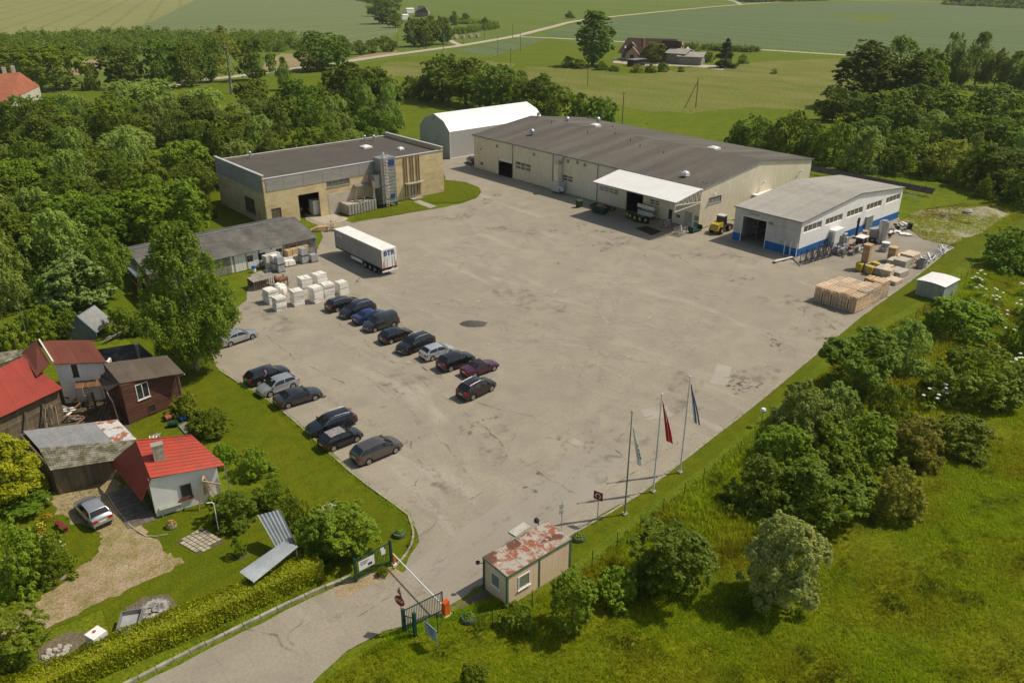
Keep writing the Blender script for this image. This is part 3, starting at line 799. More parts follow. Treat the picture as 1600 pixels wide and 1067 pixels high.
# cottage gardens
GC = 'garden trees and bushes by the cottages'
for a in ((28, 675, 800, 100, 'thuja', 'yellow-green thuja left of the plank garage'), (45, 768, 812, 80, 'dark_bush', 'clipped dark bush under the thuja'), (25, 800, 935, 120, 'bush', 'big shrub mass in the flower bed by the dirt drive'),
   (85, 830, 915, 90, 'bush', 'leafy shrub at the tip of the flower bed'), (20, 955, 1080, 120, 'green', 'tree at the bottom left corner'), (128, 388, 500, 110, 'pine', 'round grey-green pine behind the blue hut'),
   (172, 350, 478, 85, 'birch', 'light green birch between the pine and the drooping birch'), (12, 355, 465, 70, 'bright', 'bright tree at the left edge above the garden'), (65, 470, 545, 80, 'bush', 'bush behind the red roofed house'),
   (20, 500, 590, 90, 'bright_bush', 'pale green shrub behind the shingled roof at left'), (110, 480, 535, 60, 'dark_bush', 'dark shrub left of the blue hut'), (195, 470, 530, 60, 'bush', 'shrub just right of the blue hut'), (228, 482, 528, 50, 'bush', 'low vine covered shrub above the tarred roof'),
   (290, 612, 658, 58, 'bright_bush', 'bright shrub against the brown log house corner'), (332, 635, 692, 70, 'bush', 'bush beside the blue barrel'), (312, 648, 690, 40, 'dark_bush', 'small dark bush behind the barrels'),
   (366, 762, 832, 88, 'dark_bush', 'dense dark round bush right of the white cottage'), (395, 700, 755, 70, 'bush', 'bush at the lawn edge above the dark round bush'), (428, 745, 800, 60, 'bush', 'bush beside the upright corrugated sheet'),
   (352, 690, 735, 45, 'bright_bush', 'bright shrub behind the red roof corner'), (543, 785, 888, 105, 'green', 'tree in front of the yard kerb by the white gate sign'), (492, 800, 892, 80, 'dark_bush', 'dark bush between the metal sheets and the gate'),
   (462, 770, 830, 50, 'bush', 'thin reddish garden bush beside the corrugated sheet'), (598, 884, 903, 22, 'bush', 'weeds grown through the left gate leaf'), (376, 838, 868, 20, 'small', 'tiny potted tree on the garden lawn')):
 tree(*a[:5], a[5], GC)
# round the far farm and along its road
GF = 'trees round the brown roofed farm'
for a in ((926, 8, 103, 62, 'poplar', 'tall dark tree left of the brown roofed farmhouse'), (1133, 55, 106, 36, 'spruce', 'dark pointed spruce right of the farm sheds'), (1020, 64, 100, 40, 'green', 'tree in front of the brown roofed farmhouse'),
   (888, 88, 106, 22, 'bush', 'bush left of the tall dark tree'), (905, 92, 108, 20, 'bush', None), (940, 96, 110, 24, 'dark_bush', None), (995, 100, 114, 18, 'olive', 'brownish round bush in front of the farm'), (1016, 100, 114, 20, 'bright_bush', 'yellow-green round bush in front of the farm'),
   (1036, 97, 113, 20, 'bright_bush', None), (1064, 104, 113, 12, 'bush', None), (960, 102, 112, 18, 'bush', None), (1105, 80, 98, 24, 'bush', None), (1090, 78, 92, 20, 'dark_bush', None), (1160, 84, 100, 16, 'bush', None), (890, 18, 29, 15, 'dark_bush', 'lone bush beside the far gravel road'),
   (1210, 107, 116, 10, 'olive', 'lone brown bush in the dry meadow')):
 tree(*a[:5], a[5], GF)
GT = 'trees round the far grey roofed house'
for a in ((604, -8, 38, 46, 'broad', None), (588, 2, 26, 26, 'broad', None), (618, 20, 44, 28, 'green', None), (648, 26, 74, 36, 'broad', None), (672, 22, 72, 34, 'green', None), (692, 24, 70, 34, 'broad', None), (710, 18, 40, 14, 'dark_bush', None),
   (728, 20, 36, 16, 'dark_bush', None), (662, 40, 74, 26, 'green', None), (758, 25, 42, 12, 'birch', None), (777, 33, 42, 5, 'spruce', None)):
 tree(*a[:5], a[5], GT)
GH = 'young trees along the far gravel road'
for u, vt, vb, w in ((545, 66, 89, 26), (563, 62, 86, 24), (582, 60, 84, 24), (600, 55, 82, 26), (614, 62, 81, 18), (530, 72, 94, 22)):
 tree(u, vt, vb, w, 'green', None, GH)
# belt behind the tent hall
GM = 'trees behind the white tent hall'
for a in ((692, 82, 162, 78, 'broad'), (728, 86, 168, 80, 'green'), (765, 95, 175, 74, 'broad'), (800, 112, 180, 60, 'green'), (838, 118, 188, 66, 'broad'), (866, 128, 192, 50, 'green'), (905, 146, 194, 44, 'dark_bush'), (938, 150, 196, 50, 'dark_bush'), (645, 118, 155, 34, 'dark_bush'),
   (664, 118, 158, 34, 'dark_bush'), (815, 108, 150, 24, 'green'), (850, 112, 150, 26, 'green')):
 tree(*a, None, GM)
# wood at the right
GR = 'trees of the wood right of the hall'
for a in ((1345, 52, 168, 84, 'poplar'), (1392, 46, 168, 92, 'birch'), (1422, 72, 172, 66, 'poplar'), (1478, 42, 138, 46, 'birch'), (1522, 42, 138, 56, 'birch'), (1450, 72, 140, 50, 'green'), (1492, 70, 140, 44, 'birch'), (1552, 70, 142, 46, 'birch'), (1580, 74, 145, 50, 'birch'), (1605, 78, 150, 50, 'birch'),
   (1462, 94, 148, 34, 'bright'), (1300, 132, 192, 50, 'broad'), (1286, 155, 190, 36, 'green'), (1345, 142, 208, 66, 'broad'), (1385, 135, 212, 70, 'green'), (1425, 130, 205, 66, 'broad'), (1405, 160, 228, 72, 'broad'), (1475, 132, 215, 74, 'green'), (1530, 128, 212, 80, 'broad'), (1580, 142, 232, 84, 'green'), (1455, 170, 235, 60, 'willow'),
   (1500, 172, 240, 72, 'green'), (1552, 180, 252, 76, 'broad'), (1600, 195, 268, 80, 'green'), (1360, 180, 235, 60, 'broad'), (1435, 190, 245, 50, 'bush'), (1620, 140, 230, 70, 'broad'),
   (1150, 188, 232, 34, 'dark_bush'), (1180, 178, 236, 68, 'bush'), (1232, 172, 242, 72, 'bush'), (1262, 190, 250, 56, 'dark_bush'), (1300, 184, 262, 76, 'bush'), (1350, 196, 272, 78, 'willow_bush'), (1410, 200, 275, 86, 'bush'), (1475, 214, 284, 84, 'olive'), (1522, 220, 296, 66, 'bush'), (1560, 228, 308, 90, 'broad'), (1610, 245, 330, 90, 'dark_bush'), (1537, 274, 312, 28, 'bright_bush'),
   (1590, 200, 280, 60, 'willow'), (1515, 205, 270, 40, 'willow_bush')):
 tree(*a, None, GR)
# wood at the left: the notable crowns, then the mass between them
GL = 'trees of the wood left of the brick building'
for a in ((38, 72, 130, 90, 'bright'), (90, 69, 145, 90, 'bright'), (8, 80, 116, 60, 'green'), (40, 148, 190, 50, 'dark_bush'), (198, 66, 140, 78, 'broad'), (262, 58, 140, 62, 'broad'), (300, 62, 138, 50, 'green'), (330, 55, 130, 48, 'broad'), (362, 32, 150, 64, 'bare'), (396, 55, 128, 52, 'broad'), (426, 82, 112, 20, 'small'), (446, 84, 142, 26, 'birch'), (505, 46, 112, 70, 'broad'), (484, 74, 114, 38, 'green'), (528, 52, 104, 40, 'broad'),
   (145, 98, 142, 30, 'bush'), (255, 122, 205, 110, 'willow'), (195, 125, 200, 90, 'willow'), (325, 135, 220, 90, 'willow'), (205, 192, 285, 95, 'willow'), (95, 150, 275, 110, 'birch'), (368, 172, 246, 64, 'bright'), (430, 150, 240, 60, 'broad'), (500, 150, 230, 60, 'birch'), (548, 182, 232, 34, 'willow'), (598, 152, 215, 40, 'pine'), (575, 165, 215, 40, 'green'), (545, 95, 180, 70, 'broad'), (585, 100, 170, 56, 'green'), (470, 120, 200, 70, 'broad'), (400, 120, 195, 60, 'green')):
 tree(*a, None, GL)
def inside(x, y, poly):
 r = False; j = len(poly) - 1
 for i in range(len(poly)):
  if (poly[i][1] > y) != (poly[j][1] > y) and x < (poly[j][0] - poly[i][0]) * (y - poly[i][1]) / (poly[j][1] - poly[i][1]) + poly[i][0]: r = not r
  j = i
 return r
LEFTWOOD = [(-60, 150), (60, 150), (140, 128), (210, 150), (330, 140), (420, 150), (470, 115), (590, 100), (614, 118), (600, 160), (625, 195), (580, 198), (335, 232), (322, 280), (300, 320), (235, 340), (160, 345), (60, 345), (-60, 345)]
placed = [(t[0].location.x, t[0].location.y) for t in TREES]
tries = 0; n_wood = 0
while tries < 6000 and n_wood < 92:
 tries += 1
 u, v = RND.uniform(-60, 630), RND.uniform(100, 345)
 if not inside(u, v, LEFTWOOD): continue
 h = RND.uniform(8, 12.5)
 p = at(u, v, h); p.z = 0
 if min((p.x - q[0]) ** 2 + (p.y - q[1]) ** 2 for q in placed) < 5.2 ** 2: continue
 if 44 < p.x < 97 and 122 < p.y < 153: continue
 if p.x > 21 and p.y < 127: continue
 placed.append((p.x, p.y)); n_wood += 1
 plant(p, RND.uniform(6.5, 9.5), h, RND.choices(['broad', 'green', 'bright', 'willow', 'birch'], [6, 5, 2, 3.4, 1.8])[0], None, GL)
# undergrowth at the foot of the wood and more trees where it meets the gardens
for u, vt, vb, w, k in ((200, 300, 392, 70, 'green'), (85, 345, 440, 80, 'broad'), (40, 340, 440, 70, 'green'), (150, 330, 420, 60, 'broad'), (280, 262, 340, 60, 'broad'), (10, 330, 430, 60, 'broad'), (60, 395, 455, 50, 'bright_bush'), (90, 420, 470, 50, 'bush'), (325, 300, 345, 30, 'dark_bush'), (300, 335, 362, 30, 'bush'),
      (232, 468, 512, 40, 'bright_bush'), (85, 430, 500, 60, 'dark_bush')):
 tree(u, vt, vb, w, k, None, GL)

LANDMARKS = [('the brick building', 500, 260), ('the big drooping birch', 308, 450), ('the grey board shed', 400, 375), ('the white tent hall', 735, 200), ('the red tiled villa', 25, 140), ('the thin half-bare tree', 362, 80), ('the stubble field', 128, 104), ('the far gravel road', 479, 104), ('the round pine', 128, 430), ('the blue hut', 140, 515), ('the flat roof\'s left corner', 332, 245),
    ('the beige warehouse', 1000, 240), ('the blue and white hall', 1280, 320), ('the solar panel row', 1370, 285), ('the sandy plot', 1500, 340), ('the wire fence', 1300, 275), ('the dry meadow', 1150, 140), ('the brown roofed farmhouse', 1020, 80), ('the pointed spruce', 1133, 80), ('the tall poplars', 1380, 100), ('the far corn field', 1400, 60), ('the grey roofed far house', 655, 18), ('the far hedgerow', 250, 65), ('the road junction', 640, 84), ('the leaning pole', 1080, 145), ('the right frame edge', 1600, 220), ('the left frame edge', 0, 240), ('the far corner of the flat roof', 600, 208), ('the A-shaped pole', 616, 60)]
def label_trees():
 """each label: size, kind, and where it stands from things one can find"""
 used = set()
 todo = []
 for o, px, kind, w, h, lab in TREES:
  if lab: o['label'] = lab; used.add(lab)
  else: todo.append((o, px, kind, w, h))
 def rel(px, lm):
  dx, dy = px[0] - lm[1], px[1] - lm[2]
  if 'edge' in lm[0]: return 'beside ' + lm[0]
  if abs(dx) > abs(dy) * 1.3: return ('right of ' if dx > 0 else 'left of ') + lm[0]
  return ('behind ' if dy < 0 else 'in front of ') + lm[0]
 for o, px, kind, w, h in sorted(todo, key=lambda t: t[1][1]):
  size = 'big ' if w > 8.6 and 'bush' not in kind and kind not in ('willow', 'poplar', 'birch') else 'slim ' if w < 6.2 and 'bush' not in kind and kind not in ('spruce', 'bare') else ''
  near = sorted(LANDMARKS, key=lambda l: (l[1] - px[0]) ** 2 + ((l[2] - px[1]) * 1.6) ** 2)
  c = [f'{size}{KINDW[kind]} {rel(px, l)}' for l in near[:3]]
  for i in range(6):
   for j in range(i + 1, 7):
    c.append(f'{size}{KINDW[kind]} {rel(px, near[i])}, {rel(px, near[j])}')
  for s in c:
   s = s.replace('with a wide soft crown ', '')
   if s not in used and len(s.split()) <= 16:
    used.add(s); o['label'] = s; break
  else:
   o['label'] = c[3]
label_trees()

# far plantation: a young wood that reads as one band; and the dark wood on the horizon
def mass(name, poly_px, n, hgt, ls, m, seed, clump=3.):
 rng = np.random.default_rng(seed)
 us = [p[0] for p in poly_px]; vs = [p[1] for p in poly_px]
 P = []
 while len(P) < n:
  u, v = rng.uniform(min(us), max(us)), rng.uniform(min(vs), max(vs))
  if inside(u, v, poly_px):
   q = at(u, v)
   P.append((q.x, q.y))
 P = np.array(P); k = 60
 idx = np.repeat(np.arange(n), k)
 d = rng.normal(size=(n * k, 3)); d[:, 2] = np.abs(d[:, 2]) + .1; d /= np.linalg.norm(d, axis=1, keepdims=True)
 hh = hgt * rng.uniform(.6, 1.25, n)
 pos = np.concatenate([P[idx], np.zeros((n * k, 1))], axis=1) + d * np.stack([np.full(n * k, clump), np.full(n * k, clump), hh[idx]], axis=1) * rng.uniform(.55, 1., (n * k, 1))
 v, q = leaf_cards(pos, d + rng.normal(0, .5, d.shape), ls * rng.uniform(.6, 1.3, len(pos)), rng)
 o = link(name, mesh_np(name, v, q, m))
 return props(o, kind='stuff')
mass('far_plantation', [(-60, 84), (-60, 62), (0, 60), (195, 53), (300, 56), (430, 58), (480, 66), (484, 78), (440, 82), (380, 82), (160, 88), (80, 88)], 900, 5.5, .75, L_DARK, 5)
mass('far_wood', [(1160, 3), (1180, 4), (1285, 1.5), (1290, -6), (1160, -4)], 160, 12, 3., L_DARK, 6, 12)
mass('far_wood', [(1480, 4), (1620, 12), (1800, 14), (1800, -2), (1490, -4)], 420, 12, 3., L_DARK, 7, 12)
mass('far_wood', [(505, -6), (560, 1), (598, 14), (640, -3), (600, -14), (520, -14)], 160, 9, 1.8, L_DARK, 8, 6)
mass('far_hedge', [(1470, 8), (1600, 14), (1700, 19), (1700, 15.5), (1600, 10.5), (1480, 6)], 150, 3.5, 1.4, L_DARK, 9, 4)
mass('garden_hedge', [(699, 53), (745, 46.5), (778, 42.5), (778, 45.5), (745, 50), (700, 57)], 160, 4, .6, L_DARK, 10, 2.2)
mass('garden_hedge', [(700, 34), (720, 32), (775, 38), (770, 40), (715, 38)], 90, 3.2, .6, L_MID, 11, 2.5)
mass('orchard_hedge', [(1062, 73), (1185, 80.5), (1185, 83), (1110, 80), (1062, 76.5)], 120, 3, .45, L_DARK, 12, 1.8)

# the clipped hedge along the drive
def hedge():
 rng = np.random.default_rng(4)
 A, B, wd, hh = np.array([-8., 45.9]), np.array([19.0, 43.9]), 1.7, 1.5
 L = np.linalg.norm(B - A); dr = (B - A) / L; nr = np.array([-dr[1], dr[0]])
 n = 42000
 t = rng.random(n) * L; face = rng.random(n)
 s = np.where(face < .45, rng.uniform(-1, 1, n), np.where(face < .8, -1., 1.)) * wd / 2
 z = np.where(face < .45, hh, rng.random(n) ** .8 * hh)
 bul = np.array([mnoise.noise(VV((a * .9, b * 1.3, c * 1.2))) for a, b, c in zip(t, s, z)])
 s2 = s * (1 + .16 * bul + rng.normal(0, .05, n)); z2 = np.maximum(z + .18 * bul * (z / hh) + rng.normal(0, .06, n), .03)
 pos = np.stack([A[0] + dr[0] * t + nr[0] * s2, A[1] + dr[1] * t + nr[1] * s2, z2], axis=1)
 out = np.stack([nr[0] * s / wd * 2, nr[1] * s / wd * 2, np.where(face < .45, 1., .25)], axis=1)
 v, q = leaf_cards(pos, out + rng.normal(0, .55, pos.shape), .085 * rng.uniform(.6, 1.4, n), rng)
 c = np.array([A[0], A[1], 0]) * .5 + np.array([B[0], B[1], 0]) * .5
 t_ = thing('hedge', 'long clipped yellow-green hedge along the drive below the garden', 'hedge', tuple(c))
 link('foliage', mesh_np('foliage', v - c, q, L_HEDGE), t_)
 mb = MB()
 for k in range(26):
  p = A + dr * (L * (k + .5) / 26)
  mb.tube([(p[0] - c[0], p[1] - c[1], -.05), (p[0] - c[0] + .1, p[1] - c[1], 1.1)], [.05, .02], 5)
 o = link('stems', mb.mesh('stems', BARK), t_); o['kind'] = 'stuff'
hedge()

# tall grass of the meadow and the rough strip by the fence; ragged tufts along concrete edges
def tufts(name, poly, n, h, seed, m, lean=.9, dens=.15, w=.035, blades=5):
 rng = np.random.default_rng(seed)
 xs = [p[0] for p in poly]; ys = [p[1] for p in poly]; P = []
 while len(P) < n:
  x, y = rng.uniform(min(xs), max(xs)), rng.uniform(min(ys), max(ys))
  if inside(x, y, poly) and mnoise.noise(VV((x * .16, y * .16, 3))) + .45 * mnoise.noise(VV((x * .7, y * .7, 1))) > rng.uniform(-.75, dens): P.append((x, y))
 P = np.array(P)
 hh = h * (.75 + .5 * np.array([mnoise.noise(VV((x * .12, y * .12, 8))) for x, y in P]) + rng.uniform(-.2, .35, n))
 b = np.repeat(np.arange(n), blades); k = len(b)
 ang = rng.random(k) * 2 * PI
 base = np.concatenate([P[b] + rng.normal(0, .12, (k, 2)), np.full((k, 1), -.03)], axis=1)
 ld = lean * rng.random(k) + .05
 wind = np.array([.35, -.1])
 tip = base + np.stack([np.cos(ang) * ld + wind[0] * .4, np.sin(ang) * ld + wind[1] * .4, np.ones(k)], axis=1) * (hh[b] * rng.uniform(.6, 1.2, k))[:, None]
 sd = np.stack([-np.sin(ang), np.cos(ang), np.zeros(k)], axis=1) * w
 v = np.stack([base - sd, base + sd, tip], axis=1).reshape(-1, 3)
 o = link(name, mesh_np(name, v, np.arange(k * 3).reshape(k, 3), m, tris=True))
 return props(o, kind='stuff')
def patchy(m):           # whole patches of the meadow lean to yellow or to dark green
 nt = m.node_tree; h = nt.nodes['Hue/Saturation/Value']; co = coords(nt, 'World')
 c = h.inputs['Color'].links[0].from_socket
 c = mixc(nt, mr(nt, nz(nt, co, .11, 4), .42, .62), c, mixc(nt, .8, c, (.30, .24, .01), 'MIX'))
 c = mixc(nt, mr(nt, nz(nt, co, .3, 4, .6), .52, .70), c, (.060, .085, .004))
 nt.links.new(c, h.inputs['Color'])
BLADE = leaf_mat('grass_blade', (.105, .140, .003), (.175, .195, .005), .5)
BLADE2 = leaf_mat('grass_blade_2', (.115, .145, .006), (.20, .21, .014), .5)
patchy(BLADE); patchy(BLADE2)
mead = [(p.x, p.y) for p in pxs([(480, 1085), (610, 990), (700, 965), (780, 955), (900, 905), (1000, 815), (1110, 735), (1235, 625), (1345, 535), (1425, 492), (1510, 430), (1560, 385), (1800, 380), (1900, 600), (1900, 1200), (420, 1200)])]
tufts('meadow_grass', mead, 98000, .27, 3, BLADE, w=.032)
tufts('meadow_grass', [(p.x, p.y) for p in pxs([(900, 905), (1000, 815), (1110, 735), (1235, 625), (1345, 535), (1425, 492), (1500, 440), (1560, 480), (1500, 640), (1100, 900)])], 9000, .6, 4, BLADE2, w=.05)
tufts('drive_weeds', [(p.x, p.y) for p in jag(pxs(drv), .9, .5, .9)], 2600, .10, 11, BLADE2, dens=-.12, w=.03)
tufts('drive_weeds', [(p.x, p.y) for p in pxs([(1400, 345), (1440, 328), (1500, 318), (1580, 320), (1600, 340), (1540, 366), (1490, 386), (1440, 374)])], 5000, .22, 12, BLADE2, dens=-.05, w=.04)
edge = left_line[:]
pp = [(p.x - .35, p.y) for p in edge] + [(p.x + .15, p.y) for p in edge[::-1]]
tufts('kerb_weeds', pp, 1400, .22, 5, BLADE, dens=-.05, w=.03)
pp = [(p.x, p.y) for p in pxs([(600, 1000), (700, 958), (780, 935), (790, 945), (700, 968), (560, 1030)])]
tufts('kerb_weeds', pp, 900, .35, 6, BLADE, w=.03)
pp = [(-14, 42.9), (20, 43.3), (20, 42.7), (-14, 42.3)]
tufts('kerb_weeds', pp, 700, .25, 7, BLADE2, dens=-.1, w=.03)

# ------------------------------------------------------------------ buildings
PANEL = mat('cream_panel', (.77, .69, .51), (.72, .64, .47), sc=.5, fine=3, var=.16, rough=.6, stretch=(1, 1, .2))
CREAMB = mat('cream_backing', (.30, .26, .19), sc=.4)
FELT = mat('roof_felt', (.098, .086, .068), (.14, .124, .10), rough=.9, sc=.22, fine=4, obr=.12, stretch=(.15, 1, 1), bump=.1)
FELT2 = mat('roof_felt_dark', (.078, .068, .056), (.098, .086, .07), rough=.9, sc=.2, fine=5, obr=.05)
WHITE = mat('white_metal', (.80, .78, .74), (.74, .72, .67), rough=.45, sc=.3, fine=4, var=.08)
WHITEP = mat('white_plaster', (.88, .86, .81), (.76, .73, .66), rough=.85, sc=.5, fine=6, var=.1)
GREYM = mat('grey_metal', (.30, .30, .29), (.22, .22, .21), rough=.5, metal=.3, sc=.8, fine=6)
GALV = mat('galvanised_steel', (.52, .53, .53), (.40, .41, .42), rough=.38, metal=.75, sc=1.2, fine=7, var=.15)
DARKM = mat('dark_metal', (.05, .05, .05), sc=1)
BLACK = mat('black_rubber', (.018, .018, .018), sc=2, rough=.7)
FRAME = mat('white_window_frame', (.78, .76, .72), rough=.5, sc=2, var=.06)
def glass_mat(name, c, rough=.06):
 m, nt, b = new_mat(name)
 b.inputs['Base Color'].default_value = (*c, 1)
 b.inputs['Roughness'].default_value = rough
 b.inputs['Specular IOR Level'].default_value = .7
 MATS[name] = m
 return m
GLASS = glass_mat('window_glass', (.035, .037, .035))
GLASSW = glass_mat('grimy_glass', (.13, .12, .085), .2)
CARGLASS = glass_mat('car_glass', (.012, .014, .016), .03)
BLUE = mat('blue_plinth', (.012, .145, .42), (.010, .115, .34), rough=.6, sc=.6, fine=5, var=.15)
WOOD = mat('fresh_wood', (.58, .40, .22), (.46, .30, .155), sc=1.5, fine=14, obr=.2, rough=.8)
OLDWOOD = mat('old_wood', (.21, .16, .10), (.13, .10, .065), sc=2, fine=12, stretch=(1, 1, .25), obr=.22, rough=.9)
GREYWOOD = mat('grey_wood', (.34, .31, .26), (.22, .20, .165), sc=2, fine=12, obr=.2, rough=.9)
YBRICK = None
def brick_mat(name, c1, c2, c3):
 m, nt, b = new_mat(name)
 co = coords(nt, 'World')
 sp = nd(nt, 'ShaderNodeSeparateXYZ'); nt.links.new(co, sp.inputs[0])
 cb = nd(nt, 'ShaderNodeCombineXYZ')
 nt.links.new(mth(nt, 'ADD', sp.outputs[0], sp.outputs[1]), cb.inputs[0]); nt.links.new(sp.outputs[2], cb.inputs[1])
 br = nd(nt, 'ShaderNodeTexBrick')
 br.inputs['Scale'].default_value = 1.; br.inputs['Brick Width'].default_value = .27; br.inputs['Row Height'].default_value = .085
 br.inputs['Mortar Size'].default_value = .009
 br.inputs['Color1'].default_value = (*c1, 1); br.inputs['Color2'].default_value = (*c2, 1); br.inputs['Mortar'].default_value = (.42, .38, .29, 1)
 nt.links.new(cb.outputs[0], br.inputs['Vector'])
 mp = nd(nt, 'ShaderNodeMapping'); mp.inputs['Scale'].default_value = (.25, .25, 1.1); nt.links.new(co, mp.inputs[0])
 c = mixc(nt, mr(nt, nz(nt, mp.outputs[0], 1., 5), .50, .72), br.outputs[0], c3)
 h = nd(nt, 'ShaderNodeHueSaturation'); nt.links.new(c, h.inputs['Color'])
 nt.links.new(mr(nt, nz(nt, co, .5, 5), .3, .7, .85, 1.12), h.inputs['Value'])
 nt.links.new(h.outputs[0], b.inputs['Base Color'])
 b.inputs['Roughness'].default_value = .9
 MATS[name] = m
 return m
YBRICK = brick_mat('yellow_brick', (.70, .555, .29), (.62, .48, .24), (.54, .33, .17))
GREYCLAD = mat('grey_roughcast', (.35, .335, .30), (.285, .27, .245), rough=.9, sc=.5, fine=8, bump=.3, stretch=(.4, .4, 1.5))

class Wall:
 """an upright wall from base point p to base point q, its outside on the left of p->q unless flipped"""
 def __init__(s, p, q, flip=False):
  s.p = VV((p[0], p[1], 0)); d = VV((q[0], q[1], 0)) - s.p
  s.L = d.length; s.d = d.normalized()
  s.o = VV((s.d.y, -s.d.x, 0)) * (-1 if flip else 1)
 def px(s, u, v):
  r = ray(u, v); c = UP(CAM_H)
  t = (s.p - c).dot(s.o) / r.dot(s.o)
  h = c + r * t
  return ((h - s.p).dot(s.d), h.z)
 def rect(s, u0, v0, u1, v1):
  a, b = s.px(u0, v0), s.px(u1, v1)
  return (min(a[0], b[0]), max(a[0], b[0]), min(a[1], b[1]), max(a[1], b[1]))
 def pt(s, x, z, d=0.): return s.p + s.d * x + s.o * d + UP(z)
 def box(s, mb, x0, x1, z0, z1, d0, d1):
  return mb.hexa([s.pt(x0, z0, d1), s.pt(x1, z0, d1), s.pt(x1, z0, d0), s.pt(x0, z0, d0), s.pt(x0, z1, d1), s.pt(x1, z1, d1), s.pt(x1, z1, d0), s.pt(x0, z1, d0)])
def cells(s0, s1, z0, z1, ops):
 """a rectangle less its openings"""
 xs = sorted({s0, s1, *[min(max(x, s0), s1) for o in ops for x in o[:2]]})
 out = []
 for a, b in zip(xs, xs[1:]):
  if b - a < 1e-4: continue
  z = z0
  for o in sorted((o for o in ops if o[0] < (a + b) / 2 < o[1]), key=lambda o: o[2]):
   if o[2] > z + 1e-4: out.append((a, b, z, min(o[2], z1)))
   z = max(z, o[3])
  if z < z1 - 1e-4: out.append((a, b, z, z1))
 return out
def build_wall(T, W, z1, ops=(), m=None, th=.22, pw=None, pm=None, gap=.03, apex=None, z0=0., name='wall', pname='wall_panel', pth=.05, rows=None):
 mb = MB()
 for c in cells(0, W.L, z0, z1, ops): W.box(mb, *c, -th, 0)
 def top(s): return z1 if apex is None else z1 + (apex[1] - z1) * (s / apex[0] if s < apex[0] else (W.L - s) / (W.L - apex[0]))
 if apex: mb.prism([W.pt(0, z1, -th), W.pt(W.L, z1, -th), W.pt(apex[0], apex[1], -th)], W.o * th)
 o = mb.part(name, m, T)
 if pw:
  n = max(1, round(W.L / pw)); e = W.L / n
  for k in range(n):
   a, b = k * e + gap / 2, (k + 1) * e - gap / 2
   bands = [(z0, z1)] if not rows else [(z0 + (z1 - z0) * r / rows + gap / 2, z0 + (z1 - z0) * (r + 1) / rows - gap / 2) for r in range(rows)]
   for r, (za, zb) in enumerate(bands):
    mb = MB()
    for c in cells(a, b, za, zb, ops): W.box(mb, *c, .001, pth)
    if apex and r == len(bands) - 1:
     pts = [(a, zb), (b, zb), (b, top(b) - .01)] + ([(apex[0], apex[1] - .01)] if a < apex[0] < b else []) + [(a, top(a) - .01)]
     mb.prism([W.pt(x, z, .001) for x, z in pts], W.o * (pth - .001))
    if mb.v: mb.part(pname, pm, o)
 return o
def window(T, W, r, nx=2, ny=1, fm=None, gm=None, fw=.07, dep=.08, sill=True, proud=.0, name='window'):
 s0, s1, z0, z1 = r; fm = fm or FRAME; gm = gm or GLASS
 d0, d1 = -dep - .05, -dep + .03 + proud
 mb = MB()
 W.box(mb, s0, s1, z0, z0 + fw, d0, d1); W.box(mb, s0, s1, z1 - fw, z1, d0, d1)
 W.box(mb, s0, s0 + fw, z0 + fw, z1 - fw, d0, d1); W.box(mb, s1 - fw, s1, z0 + fw, z1 - fw, d0, d1)
 ex, ez = (s1 - s0 - fw) / nx, (z1 - z0 - fw) / ny
 for i in range(1, nx): W.box(mb, s0 + i * ex, s0 + i * ex + fw, z0 + fw, z1 - fw, d0, d1)
 for j in range(1, ny):
  for i in range(nx): W.box(mb, s0 + i * ex + fw, s0 + (i + 1) * ex, z0 + j * ez, z0 + j * ez + fw, d0, d1 - .004)
 if sill: W.box(mb, s0 - .06, s1 + .06, z0 - .07, z0 - .003, d0, .12)
 f = mb.part(name, fm, T)
 for i in range(nx):
  for j in range(ny):
   p = MB(); W.box(p, s0 + i * ex + fw, s0 + (i + 1) * ex, z0 + j * ez + fw, z0 + (j + 1) * ez, -dep - .02, -dep)
   p.part('pane', gm, f)
 return f
def door(T, W, r, m, dep=.1, handle=True, name='door', boards=0):
 mb = MB(); s0, s1, z0, z1 = r
 if not boards: W.box(mb, *r, -dep - .05, -dep)
 else:
  for k in range(boards):
   e = (s1 - s0) / boards
   W.box(mb, s0 + k * e + .012, s0 + (k + 1) * e - .012, z0, z1, -dep - .05, -dep + (k % 2) * .012)
 o = mb.part(name, m, T)
 if handle:
  h = MB(); W.box(h, s1 - .2, s1 - .08, z0 + .95, z0 + 1.05, -dep, -dep + .06); h.part('handle', GALV, o)
 return o
def roof(T, corners, t, m, name='roof'):
 return Mslab(corners, t).part(name, m, T)
def strips_roof(T, A, B, C, D, n, t, m, name='roof_strip', gap=.0):
 """a slope eave A-B, ridge D-C laid in n strips of felt or sheet"""
 A, B, C, D = map(Vector, (A, B, C, D))
 for k in range(n):
  a, b = k / n, (k + 1) / n - gap / max((B - A).length, 1)
  dz = VV((0, 0, (k * 7 % 5) * .004))
  Mslab([A.lerp(B, a) + dz, A.lerp(B, b) + dz, D.lerp(C, b) + dz, D.lerp(C, a) + dz], t).part(name, m, T)
def pipe(T, pts, r, m, name='downpipe', n=8): return Mtube(pts, r, n).part(name, m, T, smooth=True)
def dome_vent(T, p, r=.55, par=None):
 mb = Mlathe(p, [(r * .62, -.15), (r * .62, .25), (r * 1.0, .32), (r * 1.02, .55), (r * .8, .82), (r * .4, .98), (.001, 1.02)], 12)
 return mb.part('roof_vent', GALV, T, smooth=True)
